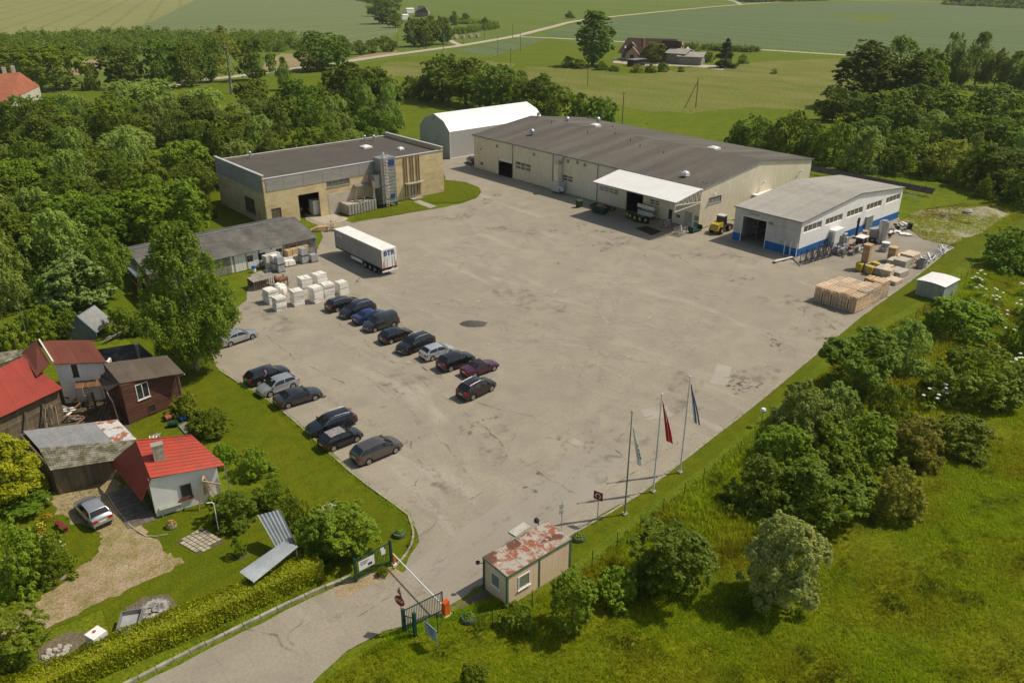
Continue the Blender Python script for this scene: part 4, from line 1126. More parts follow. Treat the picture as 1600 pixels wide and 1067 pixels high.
def roof_light(T, p, w=1.3, l=1.3, h=.3, m=None):
 x, y, z = p
 o = Mbox(x - w / 2, x + w / 2, y - l / 2, y + l / 2, z - .3, z + h).part('roof_light', m or WHITE, T)
 Mhexa([(x - w * .42, y - l * .42, z + h + .001), (x + w * .42, y - l * .42, z + h + .001), (x + w * .42, y + l * .42, z + h + .001), (x - w * .42, y + l * .42, z + h + .001), (x - w * .25, y - l * .25, z + h + .2), (x + w * .25, y - l * .25, z + h + .2), (x + w * .25, y + l * .25, z + h + .2), (x - w * .25, y + l * .25, z + h + .2)]).part('dome', WHITE, o)

# --- beige warehouse
T = thing('warehouse', 'long beige panelled warehouse with a wide grey felt roof', 'warehouse', (126, 110, 0))
EA, RZ = 7.15, 9.3
W1, W2, W3, W4 = Wall((109, 140.5), (109, 79)), Wall((109, 79), (143, 79)), Wall((143, 79), (143, 140.5)), Wall((143, 140.5), (109, 140.5))
W1 = Wall((109, 140.5), (109, 79), True) if W1.o.x > 0 else W1
W2 = Wall((109, 79), (143, 79), True) if W2.o.y > 0 else W2
R = W1.rect
og = R(778.8, 249.5, 800.8, 277); og = (og[0], og[1], 0, 3.7)
ow1 = R(805.2, 251.2, 829.5, 270); ow2 = R(879, 272, 895, 286.5); ow3 = R(937, 289.8, 966, 305.5)
oc = R(979.5, 300.5, 1003.8, 329); oc = (oc[0], oc[1], 0, 3.9)
ow4 = R(1015.4, 310.2, 1030.4, 322.8); od = R(1045.4, 326, 1049.8, 344); od = (od[0], od[1], 0, 2.2)
ow5 = R(1056, 333.7, 1062.6, 342.6); oe = R(750, 228, 754, 236.2); oe2 = R(750.3, 252, 755, 260)
ops = [og, ow1, ow2, ow3, oc, ow4, od, ow5, oe2]
build_wall(T, W1, EA, ops, CREAMB, pw=6.15, pm=PANEL)
for r, nx, ny in ((ow1, 3, 2), (ow2, 2, 2), (ow3, 4, 2), (ow4, 2, 2), (ow5, 1, 1), (oe2, 1, 1)): window(T, W1, r, nx, ny, fw=.13, gm=mat('painted_reflection_glass', (.22, .17, .10), (.05, .05, .04), sc=.7, rough=.15, spec=.7))  # warm tan reflection is painted into the pane colour
gd = (og[0], og[1], og[3] - .75, og[3]); mb = MB(); W1.box(mb, *gd, -.12, -.08); mb.part('roller_door', WHITE, T)
door(T, W1, od, DARKM)
MB_ = MB(); W1.box(MB_, *oe, .052, .09); MB_.part('sign', mat('green_sign', (.03, .16, .07), (.75, .75, .7), sc=1.4, fine=3, lo=.45, hi=.5), T)
for u, v in ((777, 228.5), (834.5, 241.5), (888, 252), (902.7, 254), (914, 258)):
 s, z = W1.px(u, v); mb = MB(); W1.box(mb, s - .3, s + .3, z - .3, z + .3, .052, .12); mb.part('vent_grille', GREYM, T)
for u, v in ((1089, 341), (1088, 351)):
 s, z = W1.px(u, v); mb = MB(); W1.box(mb, s - .45, s + .45, z - .4, z + .4, .052, .11); mb.part('louvre', GREYM, T)
r = R(1070, 334, 1080.5, 351); mb = MB(); W1.box(mb, r[0], r[1], .0, 2.6, .052, .08); mb.part('steel_door', mat('pale_grey_door', (.45, .45, .42)), T)
for u in (801.5, 864.5, 935):
 s, _ = W1.px(u, 262); pipe(T, [W1.pt(s, 0, .14), W1.pt(s, EA - .1, .14)], .07, GREYM)
g = W2.rect(1106.3, 316, 1125.8, 318); g = (g[0], g[1], 3.9, 5.0)
build_wall(T, W2, EA, [g], CREAMB, pw=5.7, pm=PANEL, apex=(17, RZ))
window(T, W2, g, 4, 1, fm=GREYM, gm=mat('pale_glass', (.33, .36, .33), rough=.15, sc=.5, spec=.6))
for u, v in ((1112, 303), (1190, 284), (1248, 266)):
 s, z = W2.px(u, v); l = MB(); l.bar(W2.pt(s, z - .6, .06), W2.pt(s + .2, z, .5), .06); l.part('lamp_arm', GREYM, T)
 l = MB(); W2.box(l, s, s + .4, z, z + .15, .4, .8); l.part('lamp', WHITE, T)
build_wall(T, W3, EA, (), PANEL); build_wall(T, W4, EA, (), PANEL, apex=(17, RZ))
Mbox(108.8, 143.2, 78.8, 140.7, -.3, -.0).part('floor', KERB, T)
strips_roof(T, (108.7, 140.8, EA + .12), (108.7, 78.75, EA + .12), (126, 78.75, RZ + .15), (126, 140.8, RZ + .15), 21, .14, FELT)
strips_roof(T, (143.3, 140.8, EA + .12), (143.3, 78.75, EA + .12), (126, 78.75, RZ + .15), (126, 140.8, RZ + .15), 21, .14, FELT)
mb = MB(); mb.box(108.66, 108.74, 78.7, 140.8, EA - .12, EA + .16); mb.part('eave_trim', GREYM, T)
mb = MB(); mb.bar((108.7, 78.72, EA + .06), (126, 78.72, RZ + .09), .05, .24); mb.bar((126, 78.72, RZ + .09), (143.3, 78.72, EA + .06), .05, .24); mb.part('gable_trim', GREYM, T)
for u, v in ((831, 209), (886, 189.5), (934, 190)): dome_vent(T, at(u, v, 8.4 if u < 860 else 9.3), .6)
for u, v, w_ in ((1071, 272, 1.), (1115, 233, 1.8), (930, 197, 1.7), (1210, 0, 0)):
 if w_: roof_light(T, at(u, v, 8.1 if v > 260 else 9.2), w_, w_ * 1.1)
p = at(1071 + 44, 271.5, 8.3)
for u, v in ((961, 210), (985, 220), (840, 186), (1010, 195), (862, 192), (918, 208), (957, 199), (1000, 229), (1037, 240), (1098, 288), (1103, 290)):
 p = at(u, v, 8.6); z = EA + (RZ - EA) * min(1, max(0, 1 - abs(p.x - 126) / 17)); p = at(u, v, z + .1)
 MB().cyl((p.x, p.y, z), .07, .55, 6).part('vent_pipe', DARKM, T)
s, _ = W1.px(743, 215); p = at(841, 186, 9.3)
mb = MB(); mb.tube([(p.x, p.y, 9.2), (p.x, p.y, 10.1)], .05, 6); mb.box(p.x - .4, p.x + .4, p.y - .08, p.y + .08, 10., 10.7); mb.part('weather_station', GALV, T)
# porch on the gable
q = W2.px(1176, 302)[0]
mb = MB(); W2.box(mb, q, q + 5.5, 0, 3.3, .06, 3.); mb.part('porch', PANEL, T)
mb = MB(); W2.box(mb, q - .2, q + 5.7, 3.303, 3.5, .06, 3.3); mb.part('porch_roof', WHITE, T)

# ventilation unit on the warehouse wall
T = thing('ventilation_duct', 'cream ventilation duct with a silver bend standing against the beige warehouse', 'duct', (107.5, at(870, 295).y, 0))
y0 = on_a(872, 290, 108.2)[0]
Mbox(107.5, 108.7, y0 - .55, y0 + .55, 2.2, 5.6).part('riser', PANEL, T)
Mtube([(108.1, y0, 5.6), (108.1, y0, 6.15), (108.1, y0 - .35, 6.6), (108.1, y0 - .9, 6.65)], [.55, .56, .55, .5], 10).part('bend', GALV, T, smooth=True)
Mbox(106.9, 108.6, y0 - 1.6, y0 + .6, .5, 2.2).part('fan_housing', mat('pale_steel', (.55, .55, .5), rough=.5, sc=1), T)
Mtube([(107.2, y0 - 1.6, 1.4), (107.2, y0 - 2.1, 1.3), (107.2, y0 - 2.3, .8)], .4, 10).part('outlet', GALV, T, smooth=True)
mb = MB(); mb.box(107, 107.1, y0 - 1.5, y0 - 1.4, 0, .5); mb.box(107, 107.1, y0 + .4, y0 + .5, 0, .5); mb.box(108.4, 108.5, y0 - 1.5, y0 - 1.4, 0, .5); mb.part('feet', GREYM, T)

# canopy over the loading door
T = thing('canopy', 'white sheet canopy on steel trusses over the warehouse loading door', 'canopy', (106, 90, 0))
p = [at(926.5, 283.7, 6.0), at(1056, 317, 6.0)]
ya, yb = p[0].y, p[1].y; xf = (p[0].x + p[1].x) / 2
n = 17
for k in range(n):
 a, b = ya + (yb - ya) * k / n, ya + (yb - ya) * (k + 1) / n
 Mslab([(xf, a, 6.0), (xf, b + .02, 6.0), (108.6, b + .02, 7.15), (108.6, a, 7.15)], .06 + .012 * (k % 2)).part('roof_sheet', WHITE, T)
for yy in (yb + .15, ya - .15):
 mb = MB(); z = lambda x: 5.85 + (x - xf) / (108.7 - xf) * 1.1
 mb.bar((xf + .05, yy, 5.8), (108.85, yy, 6.95), .1); mb.bar((xf + .05, yy, 5.5), (108.85, yy, 4.9), .1); mb.bar((xf + .05, yy, 5.8), (xf + .05, yy, 4.4), .08); mb.bar((xf + .05, yy, 4.4), (108.85, yy, 4.8), .08)
 for k in range(6):
  x0, x1 = xf + .5 + k * 1.05, xf + 1. + k * 1.05
  if x1 < 108.5: mb.bar((x0, yy, 5.3), (x1, yy, z(x1)), .06); mb.bar((x1, yy, z(x1)), (x1 + .5, yy, 5.2), .06)
 mb.part('truss', WHITE, T)
mb = MB(); mb.bar((xf + .1, ya, 5.85), (xf + .1, yb, 5.85), .12); mb.part('edge_beam', GREYM, T)

# --- blue and white hall
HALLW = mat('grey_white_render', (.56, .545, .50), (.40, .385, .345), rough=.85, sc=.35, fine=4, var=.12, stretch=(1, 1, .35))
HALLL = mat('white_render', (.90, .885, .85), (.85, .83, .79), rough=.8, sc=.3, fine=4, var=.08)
HROOF = mat('pale_fibre_roof', (.37, .345, .295), (.31, .29, .245), rough=.85, sc=.3, fine=4, obr=.05, stretch=(1, .2, 1))
T = thing('hall', 'white hall with a blue plinth and a low pitched pale grey roof', 'hall', (125, 66, 0))
ax, bx, ay, by = 109., 141.5, 60.2, 72.0
EZ, RZ2 = 5.45, 7.0
F = Wall((ax, by), (ax, ay)); F = Wall((ax, by), (ax, ay), True) if F.o.x > 0 else F
SD = Wall((ax, ay), (bx, ay)); SD = Wall((ax, ay), (bx, ay), True) if SD.o.y > 0 else SD
dr = F.rect(1162, 336.5, 1194, 384); dr = (dr[0], dr[1], 0, 4.3)
build_wall(T, F, EZ, [dr], HALLW, pw=3., pm=HALLW, rows=3, gap=.025, z0=1.25, th=.25)
wr = [(x, x + 5.2, 3.55, 4.65) for x in (.8, 7.1, 13.6, 20., 26.7)]
build_wall(T, SD, EZ, wr, HALLL, pw=6.3, pm=HALLL, gap=.05, apex=(17, RZ2), z0=1.25, th=.25)
for r in wr: window(T, SD, r, 4, 1, gm=GLASSW, fw=.12, sill=False)
for W, op in ((F, [dr]), (SD, [])):
 mb = MB()
 for c in cells(0, W.L, 0, 1.247, op): W.box(mb, *c, -.25, .09)
 mb.part('plinth', BLUE, T)
W = Wall((bx, ay + .253), (bx, by - .253)); build_wall(T, W, EZ, (), HALLW, th=.25)
W = Wall((bx, by), (ax, by)); build_wall(T, W, EZ, (), HALLW, apex=(bx - ax - 17, RZ2), th=.25)
strips_roof(T, (ax - .25, by + .2, EZ + .1), (ax - .25, ay - .25, EZ + .1), (126, ay - .25, RZ2 + .12), (126, by + .2, RZ2 + .12), 12, .12, HROOF)
strips_roof(T, (bx + .25, by + .2, EZ + .1), (bx + .25, ay - .25, EZ + .1), (126, ay - .25, RZ2 + .12), (126, by + .2, RZ2 + .12), 12, .12, HROOF)
mb = MB(); mb.bar((ax - .25, ay - .27, EZ + .03), (126, ay - .27, RZ2 + .05), .04, .2); mb.bar((126, ay - .27, RZ2 + .05), (bx + .25, ay - .27, EZ + .03), .04, .2); mb.box(ax - .3, ax - .25, ay - .2, by + .2, EZ - .08, EZ + .14); mb.part('eave_trim', GREYM, T)
mb = MB(); F.box(mb, dr[0] - .12, dr[1] + .12, dr[3] + .0, dr[3] + .12, .055, .14); F.box(mb, dr[1], dr[1] + .12, 0, dr[3], .095, .13); F.box(mb, dr[0] - .12, dr[0], 0, dr[3], .095, .13); mb.part('door_frame', WHITE, T)
s, z = F.px(1205, 349); mb = MB(); F.box(mb, s - .3, s + .3, z - .2, z + .2, .06, .2); mb.part('wall_lamp', GREYM, T)
mb = MB(); F.box(mb, F.px(1171, 332)[0], F.px(1187, 337)[0], 4.75, 5.05, .052, .07); mb.part('faded_lettering_board', mat('faded_board', (.40, .385, .34)), T)
# racks inside, seen through the door
T2 = thing('storage_rack', 'steel storage rack standing inside the blue plinthed hall\'s open door', 'rack', (114, 66, 0))
for yy in (66.5, 69.5):
 mb = MB()
 for xx in (112, 115, 118): mb.bar((xx, yy, 0), (xx, yy, 4), .1); mb.bar((xx, yy + .9, 0), (xx, yy + .9, 4), .1)
 mb.part('upright', GREYM, T2)
 for z in (.9, 2., 3.1): Mbox(111.9, 118.1, yy - .05, yy + .95, z, z + .12).part('shelf', GALV, T2)

# --- white storage tent
T = thing('storage_tent', 'white fabric storage tent with grey walls behind the beige warehouse', 'tent hall', (125, 158, 0))
TENT = mat('white_tent_fabric', (.84, .83, .80), (.80, .79, .76), rough=.5, sc=.2, fine=3, var=.05)
TGREY = mat('grey_tent_fabric', (.43, .42, .40), (.40, .39, .37), rough=.6, sc=.2, fine=3, var=.08)
x0, x1, y0, y1 = 110., 139., 150.9, 163.0
prof = [(y0, 0), (y0, 6.2), (y0 + 2.2, 8.3), ((y0 + y1) / 2, 9.6), (y1 - 2.2, 8.3), (y1, 6.2), (y1, 0)]
for i in range(6):
 (a, za), (b, zb) = prof[i], prof[i + 1]
 n = 5
 for k in range(n):
  xa, xb = x0 + (x1 - x0) * k / n + .02, x0 + (x1 - x0) * (k + 1) / n - .0
  Mprism([(xa, a, za), (xb, a, za), (xb, b, zb), (xa, b, zb)], (0, .05 if i in (0,) else (-.05 if i == 5 else 0), 0 if i in (0, 5) else -.05)).part('roof_sheet' if 0 < i < 5 else 'side_sheet', TENT if 0 < i < 5 else TGREY, T)
for xx, sg in ((x0, 1), (x1, -1)):
 mb = MB(); mb.prism([(xx + sg * .06, p[0], max(p[1] - .02, 0)) for p in prof], (sg * .05, 0, 0)); mb.part('end_wall', TGREY, T)
mb = MB()
for i in range(6): mb.bar((x0 + .02, *prof[i]), (x0 + .02, *prof[i + 1]), .12)
mb.bar((x0, y0 - .03, 0.1), (x1, y0 - .03, .1), .15); mb.part('edge_frame', WHITE, T)
dq = Wall((x0, y1), (x0, y0)); dq = Wall((x0, y1), (x0, y0), True) if dq.o.x > 0 else dq
r = dq.rect(668, 207, 681.5, 226); mb = MB(); dq.box(mb, r[0], r[1], 0, r[3], -.02, .04); mb.part('door', mat('pale_tent_door', (.47, .465, .44), sc=.5, var=.08), T)
mb = MB(); mb.tube([(x0 - .03, 157, 8.6), (x0 - .05, 157, 8.6)], .35, 10); mb.part('vent', GREYM, T)

# --- yellow brick building
T = thing('brick_building', 'flat roofed yellow brick building with a band of grey roughcast', 'building', (72, 137, 0))
ax, bx, ay, by, HT = 54.0, 91.2, 127.6, 147.8, 8.2
FR = Wall((ax, ay), (bx, ay)); FR = Wall((ax, ay), (bx, ay), True) if FR.o.y > 0 else FR
LF = Wall((ax, by - .353), (ax, ay + .353))
cl = FR.px(588, 262)[0]
d1 = (.9, 2.7, 0, 3.0)
d2 = (6.1, 10.1, 0, 4.5)
w1 = (11.7, 16.4, 4.95, 6.0)
d3 = (11.8, 16.6, 0, 3.7)
d4 = (29.5, 30.5, 0, 2.4)
build_wall(T, FR, HT, [d1, d2, w1, d4], YBRICK, th=.35)
for k in range(6):
 mb = MB(); a, b = cl * k / 6 + .02 + (.5 if k == 0 else 0), cl * (k + 1) / 6 - .02
 for c in cells(a, b, 6.05, HT - .02, []): FR.box(mb, *c, .002, .07)
 mb.part('cladding_panel', GREYCLAD, T)
door(T, FR, d1, OLDWOOD, boards=5, handle=False); window(T, FR, w1, 4, 1, fm=GREYM, gm=GLASSW, fw=.1)
mb = MB(); FR.box(mb, *d3, .002, .05); mb.part('rendered_patch', mat('pale_render', (.55, .49, .38), (.46, .40, .30), sc=.8), T)
door(T, FR, d4, FRAME)
mb = MB(); FR.box(mb, d4[0] - 1.6, d4[1] + 1.6, 3.0, 3.15, .002, 1.3); mb.part('door_canopy', KERB, T)
mb = MB(); FR.box(mb, d4[0] - .8, d4[1] + .8, 0, .16, .002, 1.5); mb.part('door_step', KERB, T)
for u in (633, 643, 652.5):
 s = FR.px(u, 260)[0]
 for dx in (-.28, .28):
  mb = MB(); FR.box(mb, s + dx - .07, s + dx + .07, .5, HT - .1, .002, .16); mb.part('brick_rib', mat('dark_brick', (.28, .18, .085), (.20, .13, .06), sc=1), T)
lw = LF.rect(381, 304, 400, 335); lw = (lw[0], lw[1], 1.1, 3.9)
build_wall(T, LF, HT + .6, [lw], YBRICK, th=.35)
for k in range(5):
 mb = MB(); a, b = LF.L * k / 5 + .02, LF.L * (k + 1) / 5 - .02
 LF.box(mb, a, b, 5.8, HT + .58, .002, .07); mb.part('cladding_panel', GREYCLAD, T)
window(T, LF, lw, 5, 2, fm=OLDWOOD, gm=GLASS, fw=.16)
W = Wall((bx, ay + .353), (bx, by - .353)); build_wall(T, W, HT + .6, (), YBRICK, th=.35)
for yy in (ay, by - .35): Mbox(bx - .35, bx, yy + .0, yy + .35, HT + .002, HT + .6).part('parapet', YBRICK, T)
for yy in (ay, by - .35): Mbox(ax, ax + .35, yy + .0, yy + .35, HT + .002, HT + .6).part('parapet', YBRICK, T)
W = Wall((bx, by), (ax, by)); build_wall(T, W, HT, (), YBRICK, th=.35)
mb = MB(); mb.box(ax + .35, bx - .35, ay + .35, by - .35, HT - .55, HT - .25); mb.part('roof', FELT2, T)
CAP = mat('light_metal_capping', (.62, .61, .59), (.54, .53, .5), rough=.4, sc=.5, metal=.2)
for bxx in ((ax - .08, bx + .08, ay - .12, ay + .42, HT + .001, HT + .08), (ax - .08, bx + .08, by - .42, by + .1, HT + .001, HT + .08), (ax - .12, ax + .42, ay - .14, by + .12, HT + .6, HT + .69), (bx - .42, bx + .12, ay - .14, by + .12, HT + .6, HT + .69)):
 Mbox(*bxx).part('parapet_cap', CAP, T)
zr = HT - .25
for u, v in ((391, 242), (570, 216), (584, 215.5)):
 p = at(u, v + 5, zr); mb = Mlathe(p, [(.16, -.05), (.16, .8), (.3, .85), (.3, 1.1), (.16, 1.25), (.001, 1.3)], 9); mb.part('roof_vent', GALV, T, smooth=True)
for u, v, w_ in ((572, 231, 1.9), (626, 234, 1.1)): roof_light(T, at(u, v, zr), w_, w_, .3)
mb = MB(); s = FR.px(527, 318)[0]; FR.box(mb, FR.px(425, 340)[0] - 2.2, FR.px(425, 340)[0] - 2.05, 0, 3., .002, .1); mb.part('downpipe', DARKM, T)
T2 = thing('packed_crate', 'tall white wrapped load standing inside the brick building\'s open door', 'crate', (at(487, 331).x, ay + 1.9, 0))
x_ = T2.location.x
Mbox(x_ - .9, x_ + .7, ay + 1.2, ay + 2.8, .15, 2.7).part('wrapped_load', WHITEP, T2)
Mbox(x_ - .95, x_ + .75, ay + 1.15, ay + 2.85, 0, .148).part('pallet', WOOD, T2)

# dust filter tower with caged ladder
T = thing('dust_filter', 'ribbed steel dust filter tower with a hooped ladder on the brick building', 'filter tower', (77.5, 125.6, 0))
x0, x1, y0, y1 = 75.5, 78.6, 125.0, 127.5
SILO = mat('ribbed_steel', (.40, .395, .37), (.29, .285, .27), rough=.4, metal=.5, sc=1, fine=6)
for k in range(12):
 z = .9 + k * .68
 Mbox(x0 - (k % 2) * .02, x1 + (k % 2) * .02, y0 - (k % 2) * .02, y1, z, z + .66).part('steel_panel', SILO, T)
for k in range(13):
 z = .86 + k * .68; Mbox(x0 - .07, x1 + .07, y0 - .07, y1, z, z + .05).part('rib', GALV, T)
BLUEM = mat('blue_paint', (.02, .07, .22), (.015, .05, .16), rough=.5, sc=1)
for xx, yy in ((x0 + .1, y0 + .1), (x1 - .1, y0 + .1), (x0 + .1, y1 - .2), (x1 - .1, y1 - .2)): Mbox(xx - .12, xx + .12, yy - .12, yy + .12, 0, .86).part('leg', BLUEM, T)
Mbox(x1 - 1.5, x1 - .3, y0 - .13, y0 - .075, 7.6, 8.7).part('hatch', BLUEM, T); Mbox(x1 - 1.4, x1 - .5, y0 - .13, y0 - .075, 1.6, 2.4).part('hatch', BLUEM, T)
Mprism([(x1 - 1.4, y0 - .08, .86), (x1, y0 - .08, .86), (x1, y0 - .08, 0)], (0, .05, 0)).part('brace_plate', BLUEM, T)
LADM = mat('white_red_paint', (.75, .72, .66), (.5, .12, .06), sc=3.2, fine=8, lo=.55, hi=.6)
mb = MB(); lx, ly = x0 + .9, y0 - .1
for dx in (-.25, .25): mb.bar((lx + dx, ly - .08, .2), (lx + dx, ly - .08, 10.2), .06)
for k in range(32): mb.bar((lx - .25, ly - .08, .4 + k * .3), (lx + .25, ly - .08, .4 + k * .3), .04)
lad = mb.part('ladder', LADM, T)
for k in range(14):
 z = 2.2 + k * .58
 Mtube([(lx + .36 * math.cos(t), ly - .1 - .62 * math.sin(t), z) for t in np.linspace(0, PI, 7)], .045, 5).part('hoop', LADM, lad)
mb = MB(); mb.tube([(x0 + .5, y0 + .5, 9.0), (x0 + .5, y0 + .5, 9.3), (x0 + 1.8, y0 + .5, 9.3), (x0 + 1.8, y0 + .5, 9.0)], .05, 6); mb.part('rail', GALV, T)
mb = Mlathe((lx, ly + .5, 9.0), [(.18, 0), (.18, .7), (.24, .8), (.1, 1.1), (.001, 1.15)], 8); mb.part('stack_cap', WHITE, T)
mb = MB(); mb.tube([(x0, y0 + 1., 5.2), (x0 - .8, y0 + 1., 5.4), (x0 - 1.3, y0 + .8, 5.0), (x0 - 1.4, y0 + .7, 3.8), (x0 - 1.5, y0 + .6, .3)], [.42, .42, .4, .26, .24], 10); mb.part('duct', GALV, T, smooth=True)
Mbox(x0 - 1.2, x0 - .05, y0 + .4, y1, 3.8, 6.2).part('fan_box', SILO, T)
Mhexa([(x0 - 4.5, y0 + 1.6, 4.3), (x0 - 1.6, y0 + 1.6, 4.3), (x0 - 1.6, y1 + .05, 4.5), (x0 - 4.5, y1 + .05, 4.5), (x0 - 4.5, y0 + 1.6, 4.45), (x0 - 1.6, y0 + 1.6, 4.45), (x0 - 1.6, y1 + .05, 4.65), (x0 - 4.5, y1 + .05, 4.65)]).part('platform', GREYM, T)
mb = MB()
mb.tube([(x0 - 4.3, y0 + 1.8, 4.3), (x0 - 5.8, y0 + .6, .1)], .12, 7); mb.tube([(x0 - 2.4, y0 + 1.8, 4.3), (x0 - 4.0, y0 + .6, .1)], .12, 7); mb.part('strut', GREYM, T)

# --- long grey board shed
T = thing('board_shed', 'long grey board shed under a weathered fibre cement roof', 'shed', (41, 116, 0))
ETER = mat('fibre_cement', (.185, .172, .15), (.105, .10, .082), rough=.95, sc=.45, fine=5, obr=.12, bump=.3)
xa, xb, ya, yb, yr = 28.6, 53.6, 109.4, 122.5, 116.4
def corrugated(T, A, B, C, D, nwave, amp, m, name='roof_sheet', nsheet=1, rows=1, thick=.012):
 """corrugated sheets: eave A-B, ridge D-C; waves run from eave to ridge"""
 A, B, C, D = map(Vector, (A, B, C, D))
 for r in range(rows):
  for k in range(nsheet):
   mb = MB(); vs = []; nw = max(2, nwave // nsheet) * 4
   r0, r1 = max(r / rows - .015, 0), (r + 1) / rows
   nrm = (B - A).cross(D - A).normalized()
   if nrm.z < 0: nrm = -nrm
   for i in range(nw + 1):
    s = (k + i / nw) / nsheet
    off = nrm * (amp * math.cos(2 * PI * i / 4) + .012 * (k % 2) - r * .0 + RND.uniform(0, .002))
    lo_, hi_ = A.lerp(B, s), D.lerp(C, s)
    vs += [lo_.lerp(hi_, r0) + off + nrm * .02, lo_.lerp(hi_, r1) + off]
   mb.add(vs, [(2 * i, 2 * i + 2, 2 * i + 3, 2 * i + 1) for i in range(nw)])
   n = len(vs); mb.add([v - nrm * thick for v in vs], [(2 * i, 2 * i + 1, 2 * i + 3, 2 * i + 2) for i in range(nw)])
   mb.part(name, m, T)
corrugated(T, (xa - .3, ya - .5, 2.72), (xb + .2, ya - .5, 2.72), (xb + .2, yr, 4.3), (xa - .3, yr, 4.3), 100, .03, ETER, nsheet=22, rows=3)
corrugated(T, (xa - .3, yb + .4, 2.8), (xb + .2, yb + .4, 2.8), (xb + .2, yr, 4.3), (xa - .3, yr, 4.3), 60, .03, ETER, nsheet=8, rows=1)
mb = MB(); mb.bar((xa - .3, yr, 4.36), (xb + .2, yr, 4.36), .3, .06); mb.part('ridge_cap', GALV, T)
FW = Wall((xa, ya), (xb, ya)); FW = Wall((xa, ya), (xb, ya), True) if FW.o.y > 0 else FW
wb = FW.rect(398, 391, 412, 407); wop = [(FW.px(384, 394)[0], FW.px(394, 394)[0], 1.1, 2.1), (FW.px(405, 391)[0] - .3, FW.px(414, 391)[0], 1.0, 2.1), (FW.px(430, 388)[0], FW.px(440, 388)[0], 1.6, 2.2), (FW.px(453, 384)[0], FW.px(461, 384)[0], 1.6, 2.2)]
mb = MB()
for c in cells(0, FW.L, 0, 2.6, wop): FW.box(mb, *c, -.12, 0)
sw = mb.part('wall', GREYWOOD, T)
n = 90
for k in range(n):
 a, b = FW.L * k / n + .015, FW.L * (k + 1) / n - .015
 mb = MB()
 for c in cells(a, b, .05 + .06 * RND.random(), 2.55, wop): FW.box(mb, *c, .001, .03 + .015 * (k % 2))
 if mb.v: mb.part('board', WHITEP if 40 < k < 70 and k % 7 else GREYWOOD, sw)
for r in wop: window(T, FW, r, 2, 1, gm=GLASS, fm=GREYWOOD, sill=False)
mb = MB(); FW.box(mb, FW.px(414, 395)[0], FW.px(431, 395)[0], .1, 2.3, .05, .1); mb.part('door', WHITEP, T)
for xx, fl in ((xa, 1), (xb, -1)):
 n = 26
 for k in range(n):
  y_ = ya + (yb - ya) * k / n; y2 = ya + (yb - ya) * (k + 1) / n - .03
  tz = lambda y: 2.75 + 1.45 * (1 - abs(y - yr) / (yb - ya) * 2)
  Mhexa([(xx - .03, y_, 0), (xx + .03, y_, 0), (xx + .03, y2, 0), (xx - .03, y2, 0), (xx - .03, y_, tz(y_)), (xx + .03, y_, tz(y_)), (xx + .03, y2, tz(y2)), (xx - .03, y2, tz(y2))]).part('gable_board', GREYWOOD, T)
Mbox(xa, xb, yb, yb + .12, 0, 2.7).part('wall', GREYWOOD, T)

# red-brown board wall with a capped lean-to beside the shed
T = thing('board_fence', 'red-brown board fence between the grey shed and the birch', 'fence', (26, 106, 0))
RB = mat('red_brown_paint', (.13, .050, .030), (.09, .038, .025), sc=1.5, fine=10, obr=.2)
a, b = VV((26.6, 110.6, 0)), VV((26.2, 100.2, 0)); n = 42
for k in range(n):
 p, q = a.lerp(b, k / n), a.lerp(b, (k + .93) / n); h = 2.0 + RND.uniform(-.06, .06)
 Mprism([p, q, q + UP(h), p + UP(h)], (.03 + (k % 2) * .01, 0, 0)).part('board', RB, T)
mb = MB(); mb.bar(a + VV((.08, 0, .5)), b + VV((.08, 0, .5)), .06, .1); mb.bar(a + VV((.08, 0, 1.6)), b + VV((.08, 0, 1.6)), .06, .1); mb.part('rail', OLDWOOD, T)
T = thing('lean_to', 'small lean-to with a pale metal edge at the shed\'s left gable', 'lean-to', (29, 111.5, 0))
Mslab([(27.2, 110.4, 2.3), (31.5, 110.4, 2.3), (31.5, 114.2, 2.6), (27.2, 114.2, 2.6)], .12).part('roof', GALV, T)
for xx, yy in ((27.4, 110.6), (31.3, 110.6), (27.4, 114)): Mbox(xx - .07, xx + .07, yy - .07, yy + .07, 0, 2.3).part('post', OLDWOOD, T)

# ------------------------------------------------------------------ the cottages
REDROOF = mat('red_sheet_roof', (.50, .065, .036), (.37, .07, .042), rough=.55, sc=1.4, fine=6, var=.14, obr=.06)
DKRED = mat('dark_red_sheet', (.36, .042, .028), (.26, .05, .03), rough=.55, sc=1, fine=6, obr=.1)  # a darker red than the front slope
REDFELT = mat('red_felt', (.33, .055, .036), (.27, .048, .034), rough=.9, sc=.6, fine=8, obr=.05)
BRRED = mat('brown_red_felt', (.185, .058, .036), (.155, .05, .034), rough=.9, sc=.6, fine=8, obr=.05)
BRFELT = mat('brown_felt', (.12, .095, .068), (.095, .075, .056), rough=.9, sc=.6, fine=8, obr=.06)
LOG = mat('brown_boarding', (.135, .058, .036), (.10, .042, .028), rough=.8, sc=1.2, fine=12, obr=.18, stretch=(1, 1, 5))
MOSS = mat('mossy_shingle', (.26, .235, .18), (.12, .115, .06), rough=.95, sc=1.6, fine=5, obr=.2, bump=.5, lo=.42, hi=.58)
TAR = mat('tarred_felt', (.05, .047, .045), (.17, .155, .12), rough=.9, sc=.6, fine=5, lo=.48, hi=.7)
CHIM = mat('old_chimney', (.56, .51, .42), (.34, .30, .23), rough=.95, sc=3, fine=9, bump=.4)

